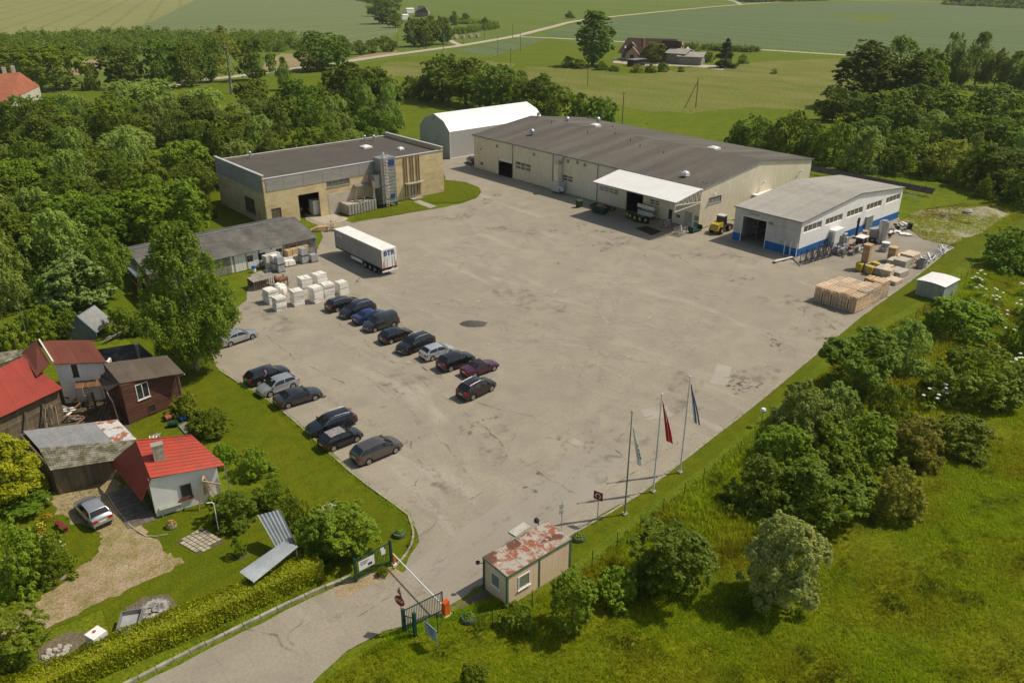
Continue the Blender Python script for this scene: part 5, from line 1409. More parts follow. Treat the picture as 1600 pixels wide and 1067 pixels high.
def board_wall(T, p, q, h0, h1, m, n, name='board', th=.03, z0=0., horiz=False, back=True, ops=(), W=None):
 """a plank wall p-q, its top running from h0 to h1, every plank a piece"""
 p, q = Vector(p), Vector(q); d = (q - p); L = d.length; d.normalize(); o = VV((d.y, -d.x, 0))
 mb = MB(); mb.prism([p + UP(z0), q + UP(z0), q + UP(h1), p + UP(h0)], -o * .1)
 w = mb.part('wall', m, T)
 for k in range(n):
  if horiz:
   a, b = k / n, (k + .94) / n
   pts = [p + VV((0, 0, z0 + (h0 - z0) * a)), q + VV((0, 0, z0 + (h1 - z0) * a)), q + VV((0, 0, z0 + (h1 - z0) * b)), p + VV((0, 0, z0 + (h0 - z0) * b))]
  else:
   a, b = k / n, (k + .95) / n
   pts = [p.lerp(q, a) + UP(z0), p.lerp(q, b) + UP(z0), p.lerp(q, b) + VV((0, 0, h0 + (h1 - h0) * b - .02 - RND.random() * .03)), p.lerp(q, a) + VV((0, 0, h0 + (h1 - h0) * a - .02))]
  Mprism([x + o * .002 for x in pts], o * (th + .012 * (k % 2))).part(name, m, w)
 return w
def surf_window(T, p, q, u0, v0, u1, v1, nx=2, ny=1, fm=None, prd=.05, gm=None):
 """a window set on the face of the wall p-q where the photograph has it"""
 W = Wall(p, q)
 r = W.rect(u0, v0, u1, v1)
 return window(T, W, r, nx, ny, fm=fm, gm=gm, dep=-prd, fw=.07)

# white cottage
T = thing('cottage', 'small white cottage with a bright red sheet roof and a plastered chimney', 'cottage', (14.5, 59.5, 0))
wa, wb = VV((12.15, 58.4, 0)), VV((17.25, 57.55, 0))
dv = (wb - wa).normalized(); bk = VV((-dv.y, dv.x, 0))
eL, eR, rR, rL = at(236, 747, 3.75), at(352, 727, 3.25), at(300, 680, 5.1), at(213, 688, 5.2)
mb = MB(); mb.prism([wa, wb, wb + UP(3.12), wa + UP(3.6)], bk * .25)
mb.prism([wa + bk * .252, wa + bk * 4.2, wa + bk * 4.2 + UP(3.1), wa + bk * .252 + UP(3.0)], dv * .25)
mb.prism([wb + bk * .252, wb + bk * 4.4, wb + bk * 4.4 + UP(2.0), wb + bk * .252 + UP(2.6)], -dv * .25)
mb.prism([wa + bk * 4.41, wb + bk * 4.41, wb + bk * 4.41 + UP(2.), wa + bk * 4.41 + UP(2.2)], bk * .2)
mb.part('wall', WHITEP, T)
n = 11
for k in range(n):
 a, b = k / n, (k + 1.06) / n if k < n - 1 else 1
 up = UP(.035)
 Mslab([eL.lerp(rL, a) + up, eR.lerp(rR, a) + up, eR.lerp(rR, b), eL.lerp(rL, b)], .04).part('roof_panel', REDROOF, T)
pL, pB = at(221, 783, 1.9), at(172, 722, 2.05)
n = 12
for k in range(n):
 a, b = k / n, (k + .97) / n
 Mslab([pL.lerp(pB, a), pL.lerp(pB, b), eL.lerp(rL, b), eL.lerp(rL, a)], .04 + .008 * (k % 2)).part('side_roof_panel', DKRED, T)
bkv = (rL - eL); bkv.z = -(rL.z - 2.7)
roof(T, [rL, rR, rR + bkv, rL + bkv], .06, REDROOF, 'rear_roof')
mb = MB(); mb.bar(eL + (rL - eL) * 0 , rL, .08); mb.bar(rL, rR, .1); mb.part('ridge_trim', REDROOF, T)
c = at(250, 718, 4.2); mb = MB(); mb.obox((c.x, c.y, 4.6), .85, .62, 2.0, -.2); ch = mb.part('chimney', CHIM, T)
mb = MB(); mb.obox((c.x, c.y, 5.65), .92, .70, .1, -.2); mb.part('chimney_cap', mat('dark_chimney_cap', (.34, .30, .24)), ch)
surf_window(T, wa, wb, 280.5, 759, 301.3, 773, 1, 1, fm=mat('dark_window_frame', (.12, .10, .09)))
mb = MB(); W = Wall(wa, wb); r = W.rect(280, 779, 302, 774); W.box(mb, r[0] - .05, r[1] + .05, r[2] - .15, r[2], .0, .14); mb.part('red_sill', DKRED, T)
mb = MB(); q = wa + bk * 1.1 - dv * .03; mb.prism([q, q + bk * .9, q + bk * .9 + UP(2), q + UP(2)], dv * .02); mb.part('door', DARKM, T)
mb = MB(); mb.tube([eR + VV((-.1, .0, -.1)), eR + VV((.0, .3, -.3)), (eR.x + .1, eR.y + .3, .1)], .05, 6); mb.part('downpipe', GALV, T)
# paving at its porch
PAVE = mat('porch_paving', (.17, .145, .115), (.12, .10, .08), sc=2, fine=8, obr=.2)
pv = MB(); A, B, Cc, D = at(165, 773), at(200, 826), at(246, 812), at(210, 755)
po = MB().poly([VV((p.x, p.y, .005)) for p in (A, B, Cc, D)]).struct('paved_terrace', PAVE)
for i in range(5):
 for j in range(9):
  f = lambda a, b: A.lerp(D, a).lerp(B.lerp(Cc, a), b)
  q = [f(i / 5 + .006, j / 9 + .006), f((i + .97) / 5, j / 9 + .006), f((i + .97) / 5, (j + .97) / 9), f(i / 5 + .006, (j + .97) / 9)]
  Mprism([VV((p.x, p.y, .006)) for p in q], (0, 0, .03 + RND.random() * .015)).part('paving_stone', PAVE, po)
kerb(smooth_line(pxs([(166, 770), (185, 800), (210, 826), (232, 838), (262, 835)]), 4), w=.1, h=.08).struct('garden_edging', KERB)
A, B, Cc, D = at(275, 846), at(310, 866), at(352, 846), at(316, 824)
po = MB().poly([VV((p.x, p.y, .004)) for p in (A, B, Cc, D)]).struct('paved_patch', SOIL)
SLABM = mat('paving_slab', (.46, .40, .30), (.36, .31, .22), sc=1.5, fine=7, obr=.15)
for i in range(6):
 for j in range(7):
  if (i, j) in ((5, 0), (0, 6), (4, 6), (5, 6), (0, 0), (3, 6)): continue
  f = lambda a, b: A.lerp(D, a).lerp(B.lerp(Cc, a), b)
  q = [f(i / 6 + .02, j / 7 + .02), f((i + .94) / 6, j / 7 + .02), f((i + .94) / 6, (j + .94) / 7), f(i / 6 + .02, (j + .94) / 7)]
  Mprism([VV((p.x, p.y, .005)) for p in q], (0, 0, .03 + RND.random() * .02)).part('paving_slab', SLABM, po)

# plank garage
T = thing('garage', 'old plank garage under half grey metal and half mossy shingle roof', 'garage', (9.5, 68.5, 0))
A, B, Cc, D = at(79, 735, 2.5), at(181, 719, 2.45), at(214, 686, 3.05), at(60, 700, 3.05)
E_, F_ = at(183, 655, 3.5), at(36, 673, 3.5)
nr, nc = 10, 28
for i in range(nr):
 for j in range(nc):
  f = lambda a, b: A.lerp(D, a).lerp(B.lerp(Cc, a), b)
  up = UP(.03)
  Mslab([f(i / nr, (j + .03) / nc) + up, f(i / nr, (j + .97) / nc) + up, f(min((i + 1.08) / nr, 1), (j + .97) / nc), f(min((i + 1.08) / nr, 1), (j + .03) / nc)], .025 + RND.random() * .03).part('shingle', MOSS, T)
M1 = mat('grey_roof_sheet', (.275, .275, .27), (.235, .235, .23), rough=.55, sc=.8, fine=5, obr=.05)
M2 = mat('rust_and_white_sheet', (.34, .13, .055), (.55, .53, .50), rough=.7, sc=.9, fine=4, lo=.44, hi=.5)
n = 12
for k in range(n):
 a, b = k / n, (k + .985) / n
 Mslab([D.lerp(Cc, a), D.lerp(Cc, b), F_.lerp(E_, b), F_.lerp(E_, a)], .03 + .01 * (k % 2)).part('roof_sheet', M2 if k >= 9 else M1, T)
ga, gb = VV((6.95, 66.8, 0)), VV((11.4, 66.2, 0))
board_wall(T, ga, gb, 2.5, 2.5, OLDWOOD, 34)
board_wall(T, VV((6.0, 73.0, 0)), ga, 3.4, 2.5, OLDWOOD, 26)
board_wall(T, gb, VV((13.2, 69.6, 0)), 2.5, 3.4, OLDWOOD, 16)
Mprism([(6.0, 73.0, 0), (13.2, 69.7, 0), (13.2, 69.7, 3.4), (6, 73, 3.4)], (0, -.1, 0)).part('wall', OLDWOOD, T)
mb = MB(); m_ = ga.lerp(gb, .52); mb.bar(m_ + VV((0, -.06, 0)), m_ + VV((0, -.06, 2.3)), .08); mb.part('door_post', OLDWOOD, T)
mb = MB(); q = ga.lerp(gb, .57); mb.lathe((q.x, q.y - .18, 2.25), [(.001, 0), (.11, .03), (.14, .12), (.1, .22), (.001, .25)], 8); mb.part('lamp', WHITE, T)
p = at(160, 752); T2 = MB(); T2.obox((p.x, p.y, .65), 1.3, .08, 1.3, -.12, .0); T2.solo('door_panel', WHITEP, 'white old door panel leaning beside the garage doors', 'door panel')

# brown log house
T = thing('log_house', 'brown boarded house with a dark felt roof and white framed window', 'house', (17.8, 77, 0))
la, lb = VV((15.1, 74.9, 0)), VV((20.55, 75.85, 0))
h0, h1 = 4.25, 3.45
board_wall(T, la, lb, h0, h1, LOG, 24, horiz=True)
dl = (lb - la).normalized(); bl = VV((-dl.y, dl.x, 0))
Mprism([lb + bl * .1, lb + bl * 4.2, lb + bl * 4.2 + UP(3.6), lb + bl * .1 + UP(h1)], -dl * .15).part('side_wall', LOG, T)
board_wall(T, la + bl * 4.0, la, h0 - .2, h0, LOG, 24, horiz=True)
Mprism([la + bl * 4.2, lb + bl * 4.2, lb + bl * 4.2 + UP(3.5), la + bl * 4.2 + UP(4)], -bl * .15).part('rear_wall', LOG, T)
eL, eR, tR, tL = at(187, 599, 4.4), at(288, 583, 3.65), at(260.5, 555, 4.7), at(161, 567.5, 5.2)
for k in range(5):
 a, b = k / 5, (k + 1) / 5; up = VV((0, 0, .02 * (k % 2)))
 Mslab([eL.lerp(eR, a) + up, eL.lerp(eR, b) + up, tL.lerp(tR, b) + up, tL.lerp(tR, a) + up], .1).part('roof_strip', BRFELT, T)
pa, pb_, pc = at(174, 568, 4.9), at(167, 612, 3.4), at(153, 594, 3.5)
Mslab([eL, pa, pc, pb_], .08).part('porch_roof', BRFELT, T)
surf_window(T, la, lb, 210, 602.2, 234.4, 618.1, 2, 1); surf_window(T, la, lb, 230.6, 634, 243.8, 641.6, 1, 1, fm=LOG)
mb = MB(); W = Wall(la, lb)
for x in (.02, W.L - .02): W.box(mb, x - .07, x + .07, 0, h0 if x < 1 else h1, .03, .08)
mb.part('corner_board', LOG, T)
pipe(T, [eR + UP(-.1), lb + dl * .12 + UP(3.), lb + dl * .12 + UP(.1)], .06, GALV)
pipe(T, [pb_ + UP(-.05), (la.x - .9, la.y + .4, 2.6), (la.x - .8, la.y + .3, .1)], .06, GALV)
for k in range(6):
 Mobox((la.x - .7, la.y + 1.1, .5 + k * .28), 1.1, .06, .16, .17).part('railing_board', LOG, T)
Mbox(la.x - 1.3, la.x - .1, la.y + 1.2, la.y + 3.2, 0, .4).part('porch_floor', OLDWOOD, T)
c = at(171, 592, 3.6); MB().cyl((c.x, c.y + .6, 3.3), .11, 2.0, 8).part('stove_pipe', mat('rusty_pipe', (.16, .08, .045)), T)

# white house with the brown-red roof, and the red roofed barn
T = thing('white_house', 'white house with a brown-red felt roof behind the red barn', 'house', (12.8, 82, 0))
a, b = at(84, 569, 4.6), at(167, 566, 4.3); rA, rB = at(62, 534, 5.8), at(143, 533.5, 5.6)
w0, w1 = VV((a.x, a.y, 0)), VV((b.x, b.y, 0)); dh = (w1 - w0).normalized(); bh = VV((-dh.y, dh.x, 0))
w0 += bh * .3; w1 += bh * .3
Mprism([w0, w1, w1 + UP(4.25), w0 + UP(4.5)], bh * .2).part('wall', WHITEP, T)
for s_, hh in ((w0, 4.5), (w1, 4.2)):
 d_ = dh if s_ is w0 else -dh
 Mprism([s_ + bh * .202, s_ + bh * 1.2, s_ + bh * 1.2 + UP(hh - .1), s_ + bh * .202 + UP(hh - .1)], d_ * .2).part('wall', WHITEP, T)
for k in range(6):
 x, y = k / 6, (k + 1) / 6; up = VV((0, 0, .015 * (k % 2)))
 Mslab([a.lerp(b, x) + up, a.lerp(b, y) + up, rA.lerp(rB, y) + up, rA.lerp(rB, x) + up], .09).part('roof_strip', BRRED, T)
Mslab([rA, rB, rB + bh * 3 + UP(-1.2), rA + bh * 3 + UP(-1.2)], .09).part('rear_roof', BRRED, T)
l0, l1 = at(57, 588, 4.1), at(33, 552, 4.9)
Mslab([a + VV((-.3, 0, .25)), rA + VV((-.3, 0, .25)), l1, l0], .09).part('side_roof', BRRED, T)
mb = MB(); mb.bar(a + UP(.2), rA + UP(.2), .12, .3); mb.part('bargeboard', FRAME, T)
W = Wall(w0, w1); window(T, W, W.rect(110.5, 570, 124, 587.5), 1, 1, fm=DARKM, dep=-.02, fw=.06)
r = W.rect(125, 569, 142, 598); mb = MB(); W.box(mb, *r, .001, .05); mb.part('door', FRAME, T)
T = thing('barn', 'plank barn with a wide bright red felt roof at the left edge', 'barn', (4, 79, 0))
q = [at(-70, 685, 2.9), at(98, 606, 3.1), at(36, 557, 4.9), at(-70, 610, 4.9)]
for k in range(9):
 x, y = k / 9, (k + 1) / 9; up = VV((0, 0, .015 * (k % 2)))
 Mslab([q[0].lerp(q[1], x) + up, q[0].lerp(q[1], y) + up, q[3].lerp(q[2], y) + up, q[3].lerp(q[2], x) + up], .1).part('roof_strip', REDFELT, T)
w0, w1 = VV((q[0].x, q[0].y + .5, 0)), VV((q[1].x - .4, q[1].y + .5, 0))
board_wall(T, w0, w1, 2.75, 2.95, OLDWOOD, 18, horiz=True)
g2 = VV((q[2].x - .4, q[2].y - .3, 0))
Mprism([w1, g2, g2 + UP(4.7), w1 + UP(2.9)], (-.15, 0, 0)).part('gable_wall', OLDWOOD, T)
for f in (.62, .8): 
 p = w0.lerp(w1, f); mb = MB(); mb.bar(p + VV((-.2, -.9, 0)), p + VV((.2, -.12, 2.2)), .16); mb.part('prop', OLDWOOD, T)
# junk between them: deck, stairs, leaning planks
T = thing('wooden_deck', 'rusty brown board deck with a steep stair between white house and log house', 'deck', (13.5, 79, 0))
A, B, Cc, D = at(118, 607, 2.2), at(157, 603, 2.2), at(160, 590, 2.4), at(118, 594, 2.4)
DECK = mat('rusty_boards', (.23, .11, .05), (.16, .085, .045), sc=1.5, fine=9, obr=.3)
for k in range(9):
 x, y = k / 9, (k + .92) / 9
 Mslab([A.lerp(B, x), A.lerp(B, y), D.lerp(Cc, y), D.lerp(Cc, x)], .06).part('deck_board', DECK, T)
for p in (A, B, Cc, D): Mbox(p.x - .07, p.x + .07, p.y - .07, p.y + .07, 0, 2.1).part('post', OLDWOOD, T)
s0, s1 = at(131, 617, 2.1), at(139, 645, .1); sd = VV((.78, .2, 0))
for o_ in (Vector(), sd): MB().bar(s0 + o_, s1 + o_, .07, .2).part('stringer', DECK, T)
for k in range(8):
 c = s0.lerp(s1, (k + .5) / 8); Mprism([c, c + sd, c + sd + VV((-.12, -.22, 0)), c + VV((-.12, -.22, 0))], (0, 0, .05)).part('step', OLDWOOD, T)
MB().bar(s0 + UP(.9), s1 + UP(.9), .06).part('handrail', WOOD, T)
for i, (u, v, u2, v2) in enumerate(((64, 668, 66, 634), (68, 669, 71, 636), (71, 668, 72, 640), (74, 668, 73, 632), (78, 668, 76, 634), (82, 667, 79, 630), (84, 667, 82, 640), (88, 667, 84, 634), (92, 664, 87, 636), (95, 662, 91, 642), (61, 665, 64, 640), (85, 652, 78, 630))):
 p, q = at(u, v), at(u2, v2, 1.9); q = VV((q.x, max(q.y, p.y + .3), 1.9)); q.y = min(q.y, p.y + .9)
 o = MB().bar(p, q, .10, .05).solo('plank', (GREYWOOD, OLDWOOD, WOOD)[i % 3] if i != 5 else WOOD, 'weathered plank leaning on the barn wall' if i != 5 else 'pale new plank leaning on the barn wall', 'plank', 'planks leaning on the barn wall')
for i in range(14):
 p = at(RND.uniform(104, 128), RND.uniform(622, 665)); a = RND.uniform(0, 3)
 Mobox((p.x, p.y, .12 + .09 * i / 2), RND.uniform(.9, 2.2), .22, .05, a, RND.uniform(-.25, .25)).solo('scrap_board', (GREYWOOD, OLDWOOD, WHITEP, DECK)[i % 4], ('grey', 'dark', 'white', 'rusty brown')[i % 4] + ' scrap board in the junk heap below the white house wall', 'board', 'scrap boards below the white house')
# far huts behind
T = thing('hut', 'small grey-blue gabled hut among the garden bushes', 'hut', (17.4, 99, 0))
HB = mat('blue_grey_paint', (.16, .19, .22), (.12, .145, .17), sc=.8, rough=.7)
c0, c1, ap = at(106, 533), at(152, 530), at(130, 498, 3.1)
dd = VV((2.6, 2.4, 0))
apx = (c0 + c1) / 2 + UP(3.1)
Mprism([c0, c1, c1 + UP(.9), apx, c0 + UP(.9)], dd * .04).part('gable_wall', HB, T)
Mslab([c1 + VV((.1, 0, .8)), c1 + dd + VV((.1, 0, .8)), apx + dd, apx], .08).part('roof', GREYM, T)
Mslab([c0 + VV((-.1, 0, .8)), c0 + dd + VV((-.1, 0, .8)), apx + dd, apx], .08).part('roof', HB, T)
for p in (c0 + dd, c1 + dd): Mbox(p.x - .06, p.x + .06, p.y - .06, p.y + .06, 0, .9).part('post', OLDWOOD, T)
T = thing('tarred_shed', 'low shed with a black tarred roof and a steel stove pipe', 'shed', (18.5, 84.5, 0))
A, B, Cc, D = at(165, 572, 2.8), at(243, 559, 2.8), at(216, 536, 3.5), at(146, 547, 3.5)
for k in range(4):
 x, y = k / 4, (k + 1) / 4; Mslab([A.lerp(B, x) + VV((0, 0, .02 * (k % 2))), A.lerp(B, y), D.lerp(Cc, y), D.lerp(Cc, x)], .1).part('roof_strip', TAR, T)
Mprism([(p.x * .96 + 18.4 * .04, p.y * .96 + 84.5 * .04, 0) for p in (A, B, Cc, D)], (0, 0, 2.7)).part('wall', OLDWOOD, T)
c = at(218, 562, 3.0); Mtube([(c.x, c.y, 2.6), (c.x, c.y, 4.7)], .14, 8).part('stove_pipe', GALV, T); MB().cyl((c.x, c.y, 4.72), .22, .1, 8).part('pipe_cap', GALV, T)
T = thing('shingled_shed', 'low shed under grey shingles at the left edge behind the red barn', 'shed', (5, 84.5, 0))
A, B, Cc, D = at(-60, 592, 4), at(36, 556, 4), at(36, 545, 4.6), at(-60, 560, 4.6)
for i in range(3):
 for j in range(12):
  f = lambda a, b: A.lerp(D, a).lerp(B.lerp(Cc, a), b)
  Mslab([f(i / 3, j / 12) + UP(.03), f(i / 3, (j + .96) / 12) + UP(.03), f(min((i + 1.05) / 3, 1), (j + .96) / 12), f(min((i + 1.05) / 3, 1), j / 12)], .03).part('shingle', MOSS, T)
Mprism([VV((p.x, p.y, 0)) for p in (A, B, Cc, D)], (0, 0, 3.9)).part('wall', OLDWOOD, T)
T = thing('lumber_heap', 'heap of grey battens on the ground between the huts', 'lumber heap', at(205, 524))
for k in range(9):
 p = at(175 + k * 3, 532 - k * 1.2); Mobox((p.x, p.y, .3 + .06 * k), 2.6, .14, .07, .35 + RND.uniform(-.2, .2)).part('batten', GREYWOOD, T)
# aerial mast
p = at(52, 560); Mtube([(p.x, p.y, 0), (p.x, p.y, 7.2)], .04, 6).solo('aerial_mast', GREYM, 'thin aerial mast behind the white house', 'mast')

# orange roofed villa at the left
T = thing('villa', 'pale house with an orange-red hipped tile roof at the left edge', 'house', at(-10, 170))
TILE = mat('orange_tiles', (.34, .115, .055), (.27, .09, .045), rough=.85, sc=.5, fine=3, obr=.06)
b0 = at(16, 168); c = at(60, 137, 5.5)
x0, y0 = 38.0, 304.
cs = [at(16, 157, 5.2), at(62, 135, 5.2), at(30, 113, 10.)]
e1, e2, rg = cs
off = VV((-22, 2, 0)); eb = e2 + VV((-9, 16, 0)); ridge2 = rg + VV((-14, -4, 0))
vA, vB = e1, e1 + VV((-26, -8, 0))
for k in range(5):
 Mslab([vA.lerp(vB, k / 5), vA.lerp(vB, (k + .99) / 5), rg.lerp(ridge2, (k + .99) / 5), rg.lerp(ridge2, k / 5)], .2).part('roof_section', TILE, T)
Mslab([e1, e2, rg + VV((.1, .1, 0)), rg], .2).part('hip_roof', TILE, T)
Mslab([e2, eb, ridge2, rg], .2).part('rear_roof', TILE, T)
ia = [VV((p.x, p.y, 0)) * .97 + VV((rg.x, rg.y, 0)) * .03 for p in (vB, e1, e2, eb)]
Mprism(ia, (0, 0, 5.1)).part('wall', mat('villa_wall', (.55, .50, .42), sc=.5), T)
W = Wall(ia[0], ia[1])
for f in (.55, .75, .92): window(T, W, (W.L * f - .7, W.L * f + .7, 1.6, 3.6), 2, 1, dep=-.05, gm=GLASS)
for u, v in ((8, 118), (22, 116)):
 p = at(u, v, 9); Mbox(p.x - .6, p.x + .6, p.y - .6, p.y + .6, 8, 11.5).part('chimney', CHIM, T)

# brown roofed farm
T = thing('farmhouse', 'big farmhouse with a dark brown roof and dormer far beyond the meadow', 'house', at(1010, 96))
FW_ = mat('farm_wall', (.45, .34, .25), (.38, .29, .21), sc=.4); FR_ = mat('dark_brown_roof', (.085, .052, .040), (.07, .044, .035), sc=.4, fine=2, rough=.8); PK = mat('pink_brown_roof', (.26, .16, .13))
g0, g1 = at(970, 94.5), at(1006, 96); dx = (g1 - g0).normalized(); dy = VV((-dx.y, dx.x, 0))
L_, D_ = (at(1055, 98) - g0).length, 10.
def P_(s, t, z): return g0 + dx * s + dy * t + UP(z)
Mprism([P_(0, 0, 0), P_(L_, 0, 0), P_(L_, D_, 0), P_(0, D_, 0)], (0, 0, 4.2)).part('wall', FW_, T)
Mslab([P_(-1.5, -1.2, 3.6), P_(L_ + 1, -1.2, 3.6), P_(L_ - 1, D_ / 2, 10), P_(1.5, D_ / 2, 10)], .3).part('roof', FR_, T)
Mslab([P_(-1.5, D_ + 1.2, 3.6), P_(L_ + 1, D_ + 1.2, 3.6), P_(L_ - 1, D_ / 2, 10), P_(1.5, D_ / 2, 10)], .3).part('roof', FR_, T)
Mslab([P_(-1.5, -1.2, 3.6), P_(-1.5, D_ + 1.2, 3.6), P_(1.5, D_ / 2, 10), P_(1.5, D_ / 2 + .1, 10)], .3).part('hip_roof', FR_, T)
W = Wall(P_(0, 0, 0), P_(L_, 0, 0)); W = Wall(P_(0, 0, 0), P_(L_, 0, 0), True) if W.o.dot(dy) > 0 else W
s = W.px(989, 90)[0]
for s_, w_, zt, ze in ((s, 6.5, 6.6, 3.4), (s - 1.2, 4.2, 8.4, 6.4)):
 pj = -2.2 if ze < 4 else 1.
 Mprism([P_(s_ - w_ / 2, pj, 0 if ze < 4 else 5.4), P_(s_ + w_ / 2, pj, 0 if ze < 4 else 5.4), P_(s_ + w_ / 2, pj, ze), P_(s_, pj, zt - .3), P_(s_ - w_ / 2, pj, ze)], dy * .4).part('gable_wall', FW_, T)
 for sg in (-1, 1): Mslab([P_(s_ + sg * (w_ / 2 + .6), pj - .6, ze - .5), P_(s_ + sg * (w_ / 2 + .6), 4.5, ze - .5), P_(s_, 4.5, zt), P_(s_, pj - .6, zt)], .25).part('gable_roof', FR_ if sg < 0 else PK, T)
 Mprism([P_(s_ - 1, pj - .05, .8 if ze < 4 else 5.6), P_(s_ + 1, pj - .05, .8 if ze < 4 else 5.6), P_(s_ + 1, pj - .05, 2.9 if ze < 4 else 6.9), P_(s_ - 1, pj - .05, 2.9 if ze < 4 else 6.9)], dy * .03).part('window', GLASS, T)
p = W.px(975.5, 86)[0]; window(T, W, (p - 1, p + 1, 1., 2.9), 2, 1, dep=-.05)
for u, v in ((1005, 64),): q = at(u, v + 6, 8.5); Mbox(q.x - .7, q.x + .7, q.y - .7, q.y + .7, 7.5, 11.2).part('chimney', mat('red_chimney', (.30, .10, .06)), T)
q = at(977, 74, 7); Mobox((q.x, q.y, 7), 1, .3, 1).part('satellite_dish', WHITE, T)
T = thing('farm_annex', 'second brown roofed farm wing with a pink gable', 'house', at(1060, 92))
q = [at(1035, 83, 4), at(1061, 84, 4), at(1064.5, 65, 9.5), at(1034, 63.5, 9.5)]
Mslab(q, .3).part('roof', FR_, T)
bb = VV((q[1].x, q[1].y, 0)) - VV((q[0].x, q[0].y, 0)); n_ = VV((-bb.y, bb.x, 0)).normalized() * 5.
a_, b_ = VV((q[0].x, q[0].y, 0)) + n_ * .08, VV((q[1].x, q[1].y, 0)) + n_ * .08
Mprism([a_, b_, b_ + n_ * 2, a_ + n_ * 2], (0, 0, 4)).part('wall', FW_, T)
Mprism([b_ + UP(4.002), b_ + n_ * 2 + UP(4.002), b_ + n_ + UP(9.2)], bb.normalized() * .3).part('gable_wall', mat('pink_gable', (.62, .40, .28)), T)
Mslab([q[3], q[2], q[1] + n_ * 2.1, q[0] + n_ * 2.1], .3).part('roof', FR_, T)
Mobox(b_ + n_ + bb.normalized() * .4 + UP(6.4), .4, 1., 1.6, math.atan2(bb.y, bb.x)).part('window', GLASS, T)
for nm, pts, lab in (('farm_shed', [(1041, 99), (1068, 101), (1068, 83.5)], 'middle grey shed beside the farmhouse'), ('farm_shed', [(1060, 101), (1095, 102.5), (1098, 87)], 'low grey farm shed nearest the pointed spruce')):
 T = thing(nm, lab, 'shed', at(*pts[0]))
 p, q = at(*pts[0]), at(*pts[1]); d_ = (q - p).normalized(); n_ = VV((-d_.y, d_.x, 0)) * 9; h = 3.6 if pts[0][0] > 1050 else 4.6
 Mprism([p, q, q + n_, p + n_], (0, 0, h)).part('wall', GREYWOOD, T)
 Mslab([p - d_ - n_ * .1 + UP(h), q + d_ - n_ * .1 + UP(h), q + d_ + n_ * .55 + UP(h + 1.8), p - d_ + n_ * .55 + UP(h + 1.8)], .2).part('roof', HROOF, T)
 Mslab([p - d_ + n_ * 1.1 + UP(h), q + d_ + n_ * 1.1 + UP(h), q + d_ + n_ * .55 + UP(h + 1.8), p - d_ + n_ * .55 + UP(h + 1.8)], .2).part('roof', HROOF, T)
T = thing('garden_marquee', 'small white garden tent right of the pink gable', 'tent', at(1074, 84)); p = at(1074, 84)
Mlathe((p.x, p.y, 0), [(2.4, 1.6), (.1, 3.4)], 4).part('roof', WHITE, T); Mlathe((p.x, p.y, 0), [(2.3, 0), (2.3, 1.6)], 4).part('side', WHITE, T)
p = at(994, 103); T = thing('dark_hut', 'small dark flat hut in front of the farmhouse', 'hut', p); Mbox(p.x - 4, p.x + 4, p.y - 2, p.y + 2, 0, 2.7).part('wall', DARKM, T); Mbox(p.x - 4.4, p.x + 4.4, p.y - 2.4, p.y + 2.4, 2.702, 2.95).part('roof', GREYM, T)

# grey roofed far house
T = thing('far_house', 'far grey roofed house behind trees at the top', 'house', at(656, 26))
q = [at(648, 19, 4), at(669, 19, 4), at(664, 11, 9), at(654, 9.5, 9)]
Mslab(q, .3).part('roof', mat('slate_grey_roof', (.20, .20, .20)), T)
p0_, p1_ = VV((q[0].x, q[0].y, 0)), VV((q[1].x, q[1].y, 0)); n_ = VV((-(p1_ - p0_).y, (p1_ - p0_).x, 0)).normalized()
Mprism([p0_ + n_ * .6, p1_ + n_ * .6, p1_ + n_ * 14, p0_ + n_ * 14], (0, 0, 4)).part('wall', GREYWOOD, T)
Mslab([q[1], q[1] + n_ * 14, q[2] + n_ * .3, q[2]], .3).part('hip_roof', mat('slate_grey_roof', (.2, .2, .2)), T)
for u, v, w_, h, lab in ((640, 21, 9, 4, 'white shed left of the far grey roofed house'), (632, 31, 7, 3.5, 'white caravan below the far grey roofed house')):
 p = at(u, v); T = thing('white_shed', lab, 'shed', p); Mbox(p.x - w_ / 2, p.x + w_ / 2, p.y - 2, p.y + 2, 0, h).part('wall', WHITE, T)
 Mhexa([(p.x - w_ / 2 - .2, p.y - 2.2, h + .002), (p.x + w_ / 2 + .2, p.y - 2.2, h + .002), (p.x + w_ / 2 + .2, p.y + 2.2, h + .002), (p.x - w_ / 2 - .2, p.y + 2.2, h + .002), (p.x - w_ / 2, p.y - .1, h + .9), (p.x + w_ / 2, p.y - .1, h + .9), (p.x + w_ / 2, p.y + .1, h + .9), (p.x - w_ / 2, p.y + .1, h + .9)]).part('roof', WHITE, T)
p = at(728, 60); T = thing('bale_stack', 'small heap of pale bales beside the far gravel road', 'bale stack', p)
for k in range(7): Mtube([(p.x - 9 + k * 3, p.y - 2 + (k % 2) * 3, 1.2), (p.x - 9 + k * 3, p.y - .2 + (k % 2) * 3, 1.2)], 1.2, 9).part('bale', mat('pale_straw', (.45, .40, .30), sc=1, obr=.3), T)
T = thing('far_transformer', 'far dark cabin beside the road at the top right', 'cabin', at(1497, 6)); p = at(1497, 7); Mbox(p.x - 6, p.x + 6, p.y - 5, p.y + 5, 0, 6).part('wall', DARKM, T); Mbox(p.x - 6.5, p.x + 6.5, p.y - 5.5, p.y + 5.5, 6.002, 6.6).part('roof', GREYM, T)

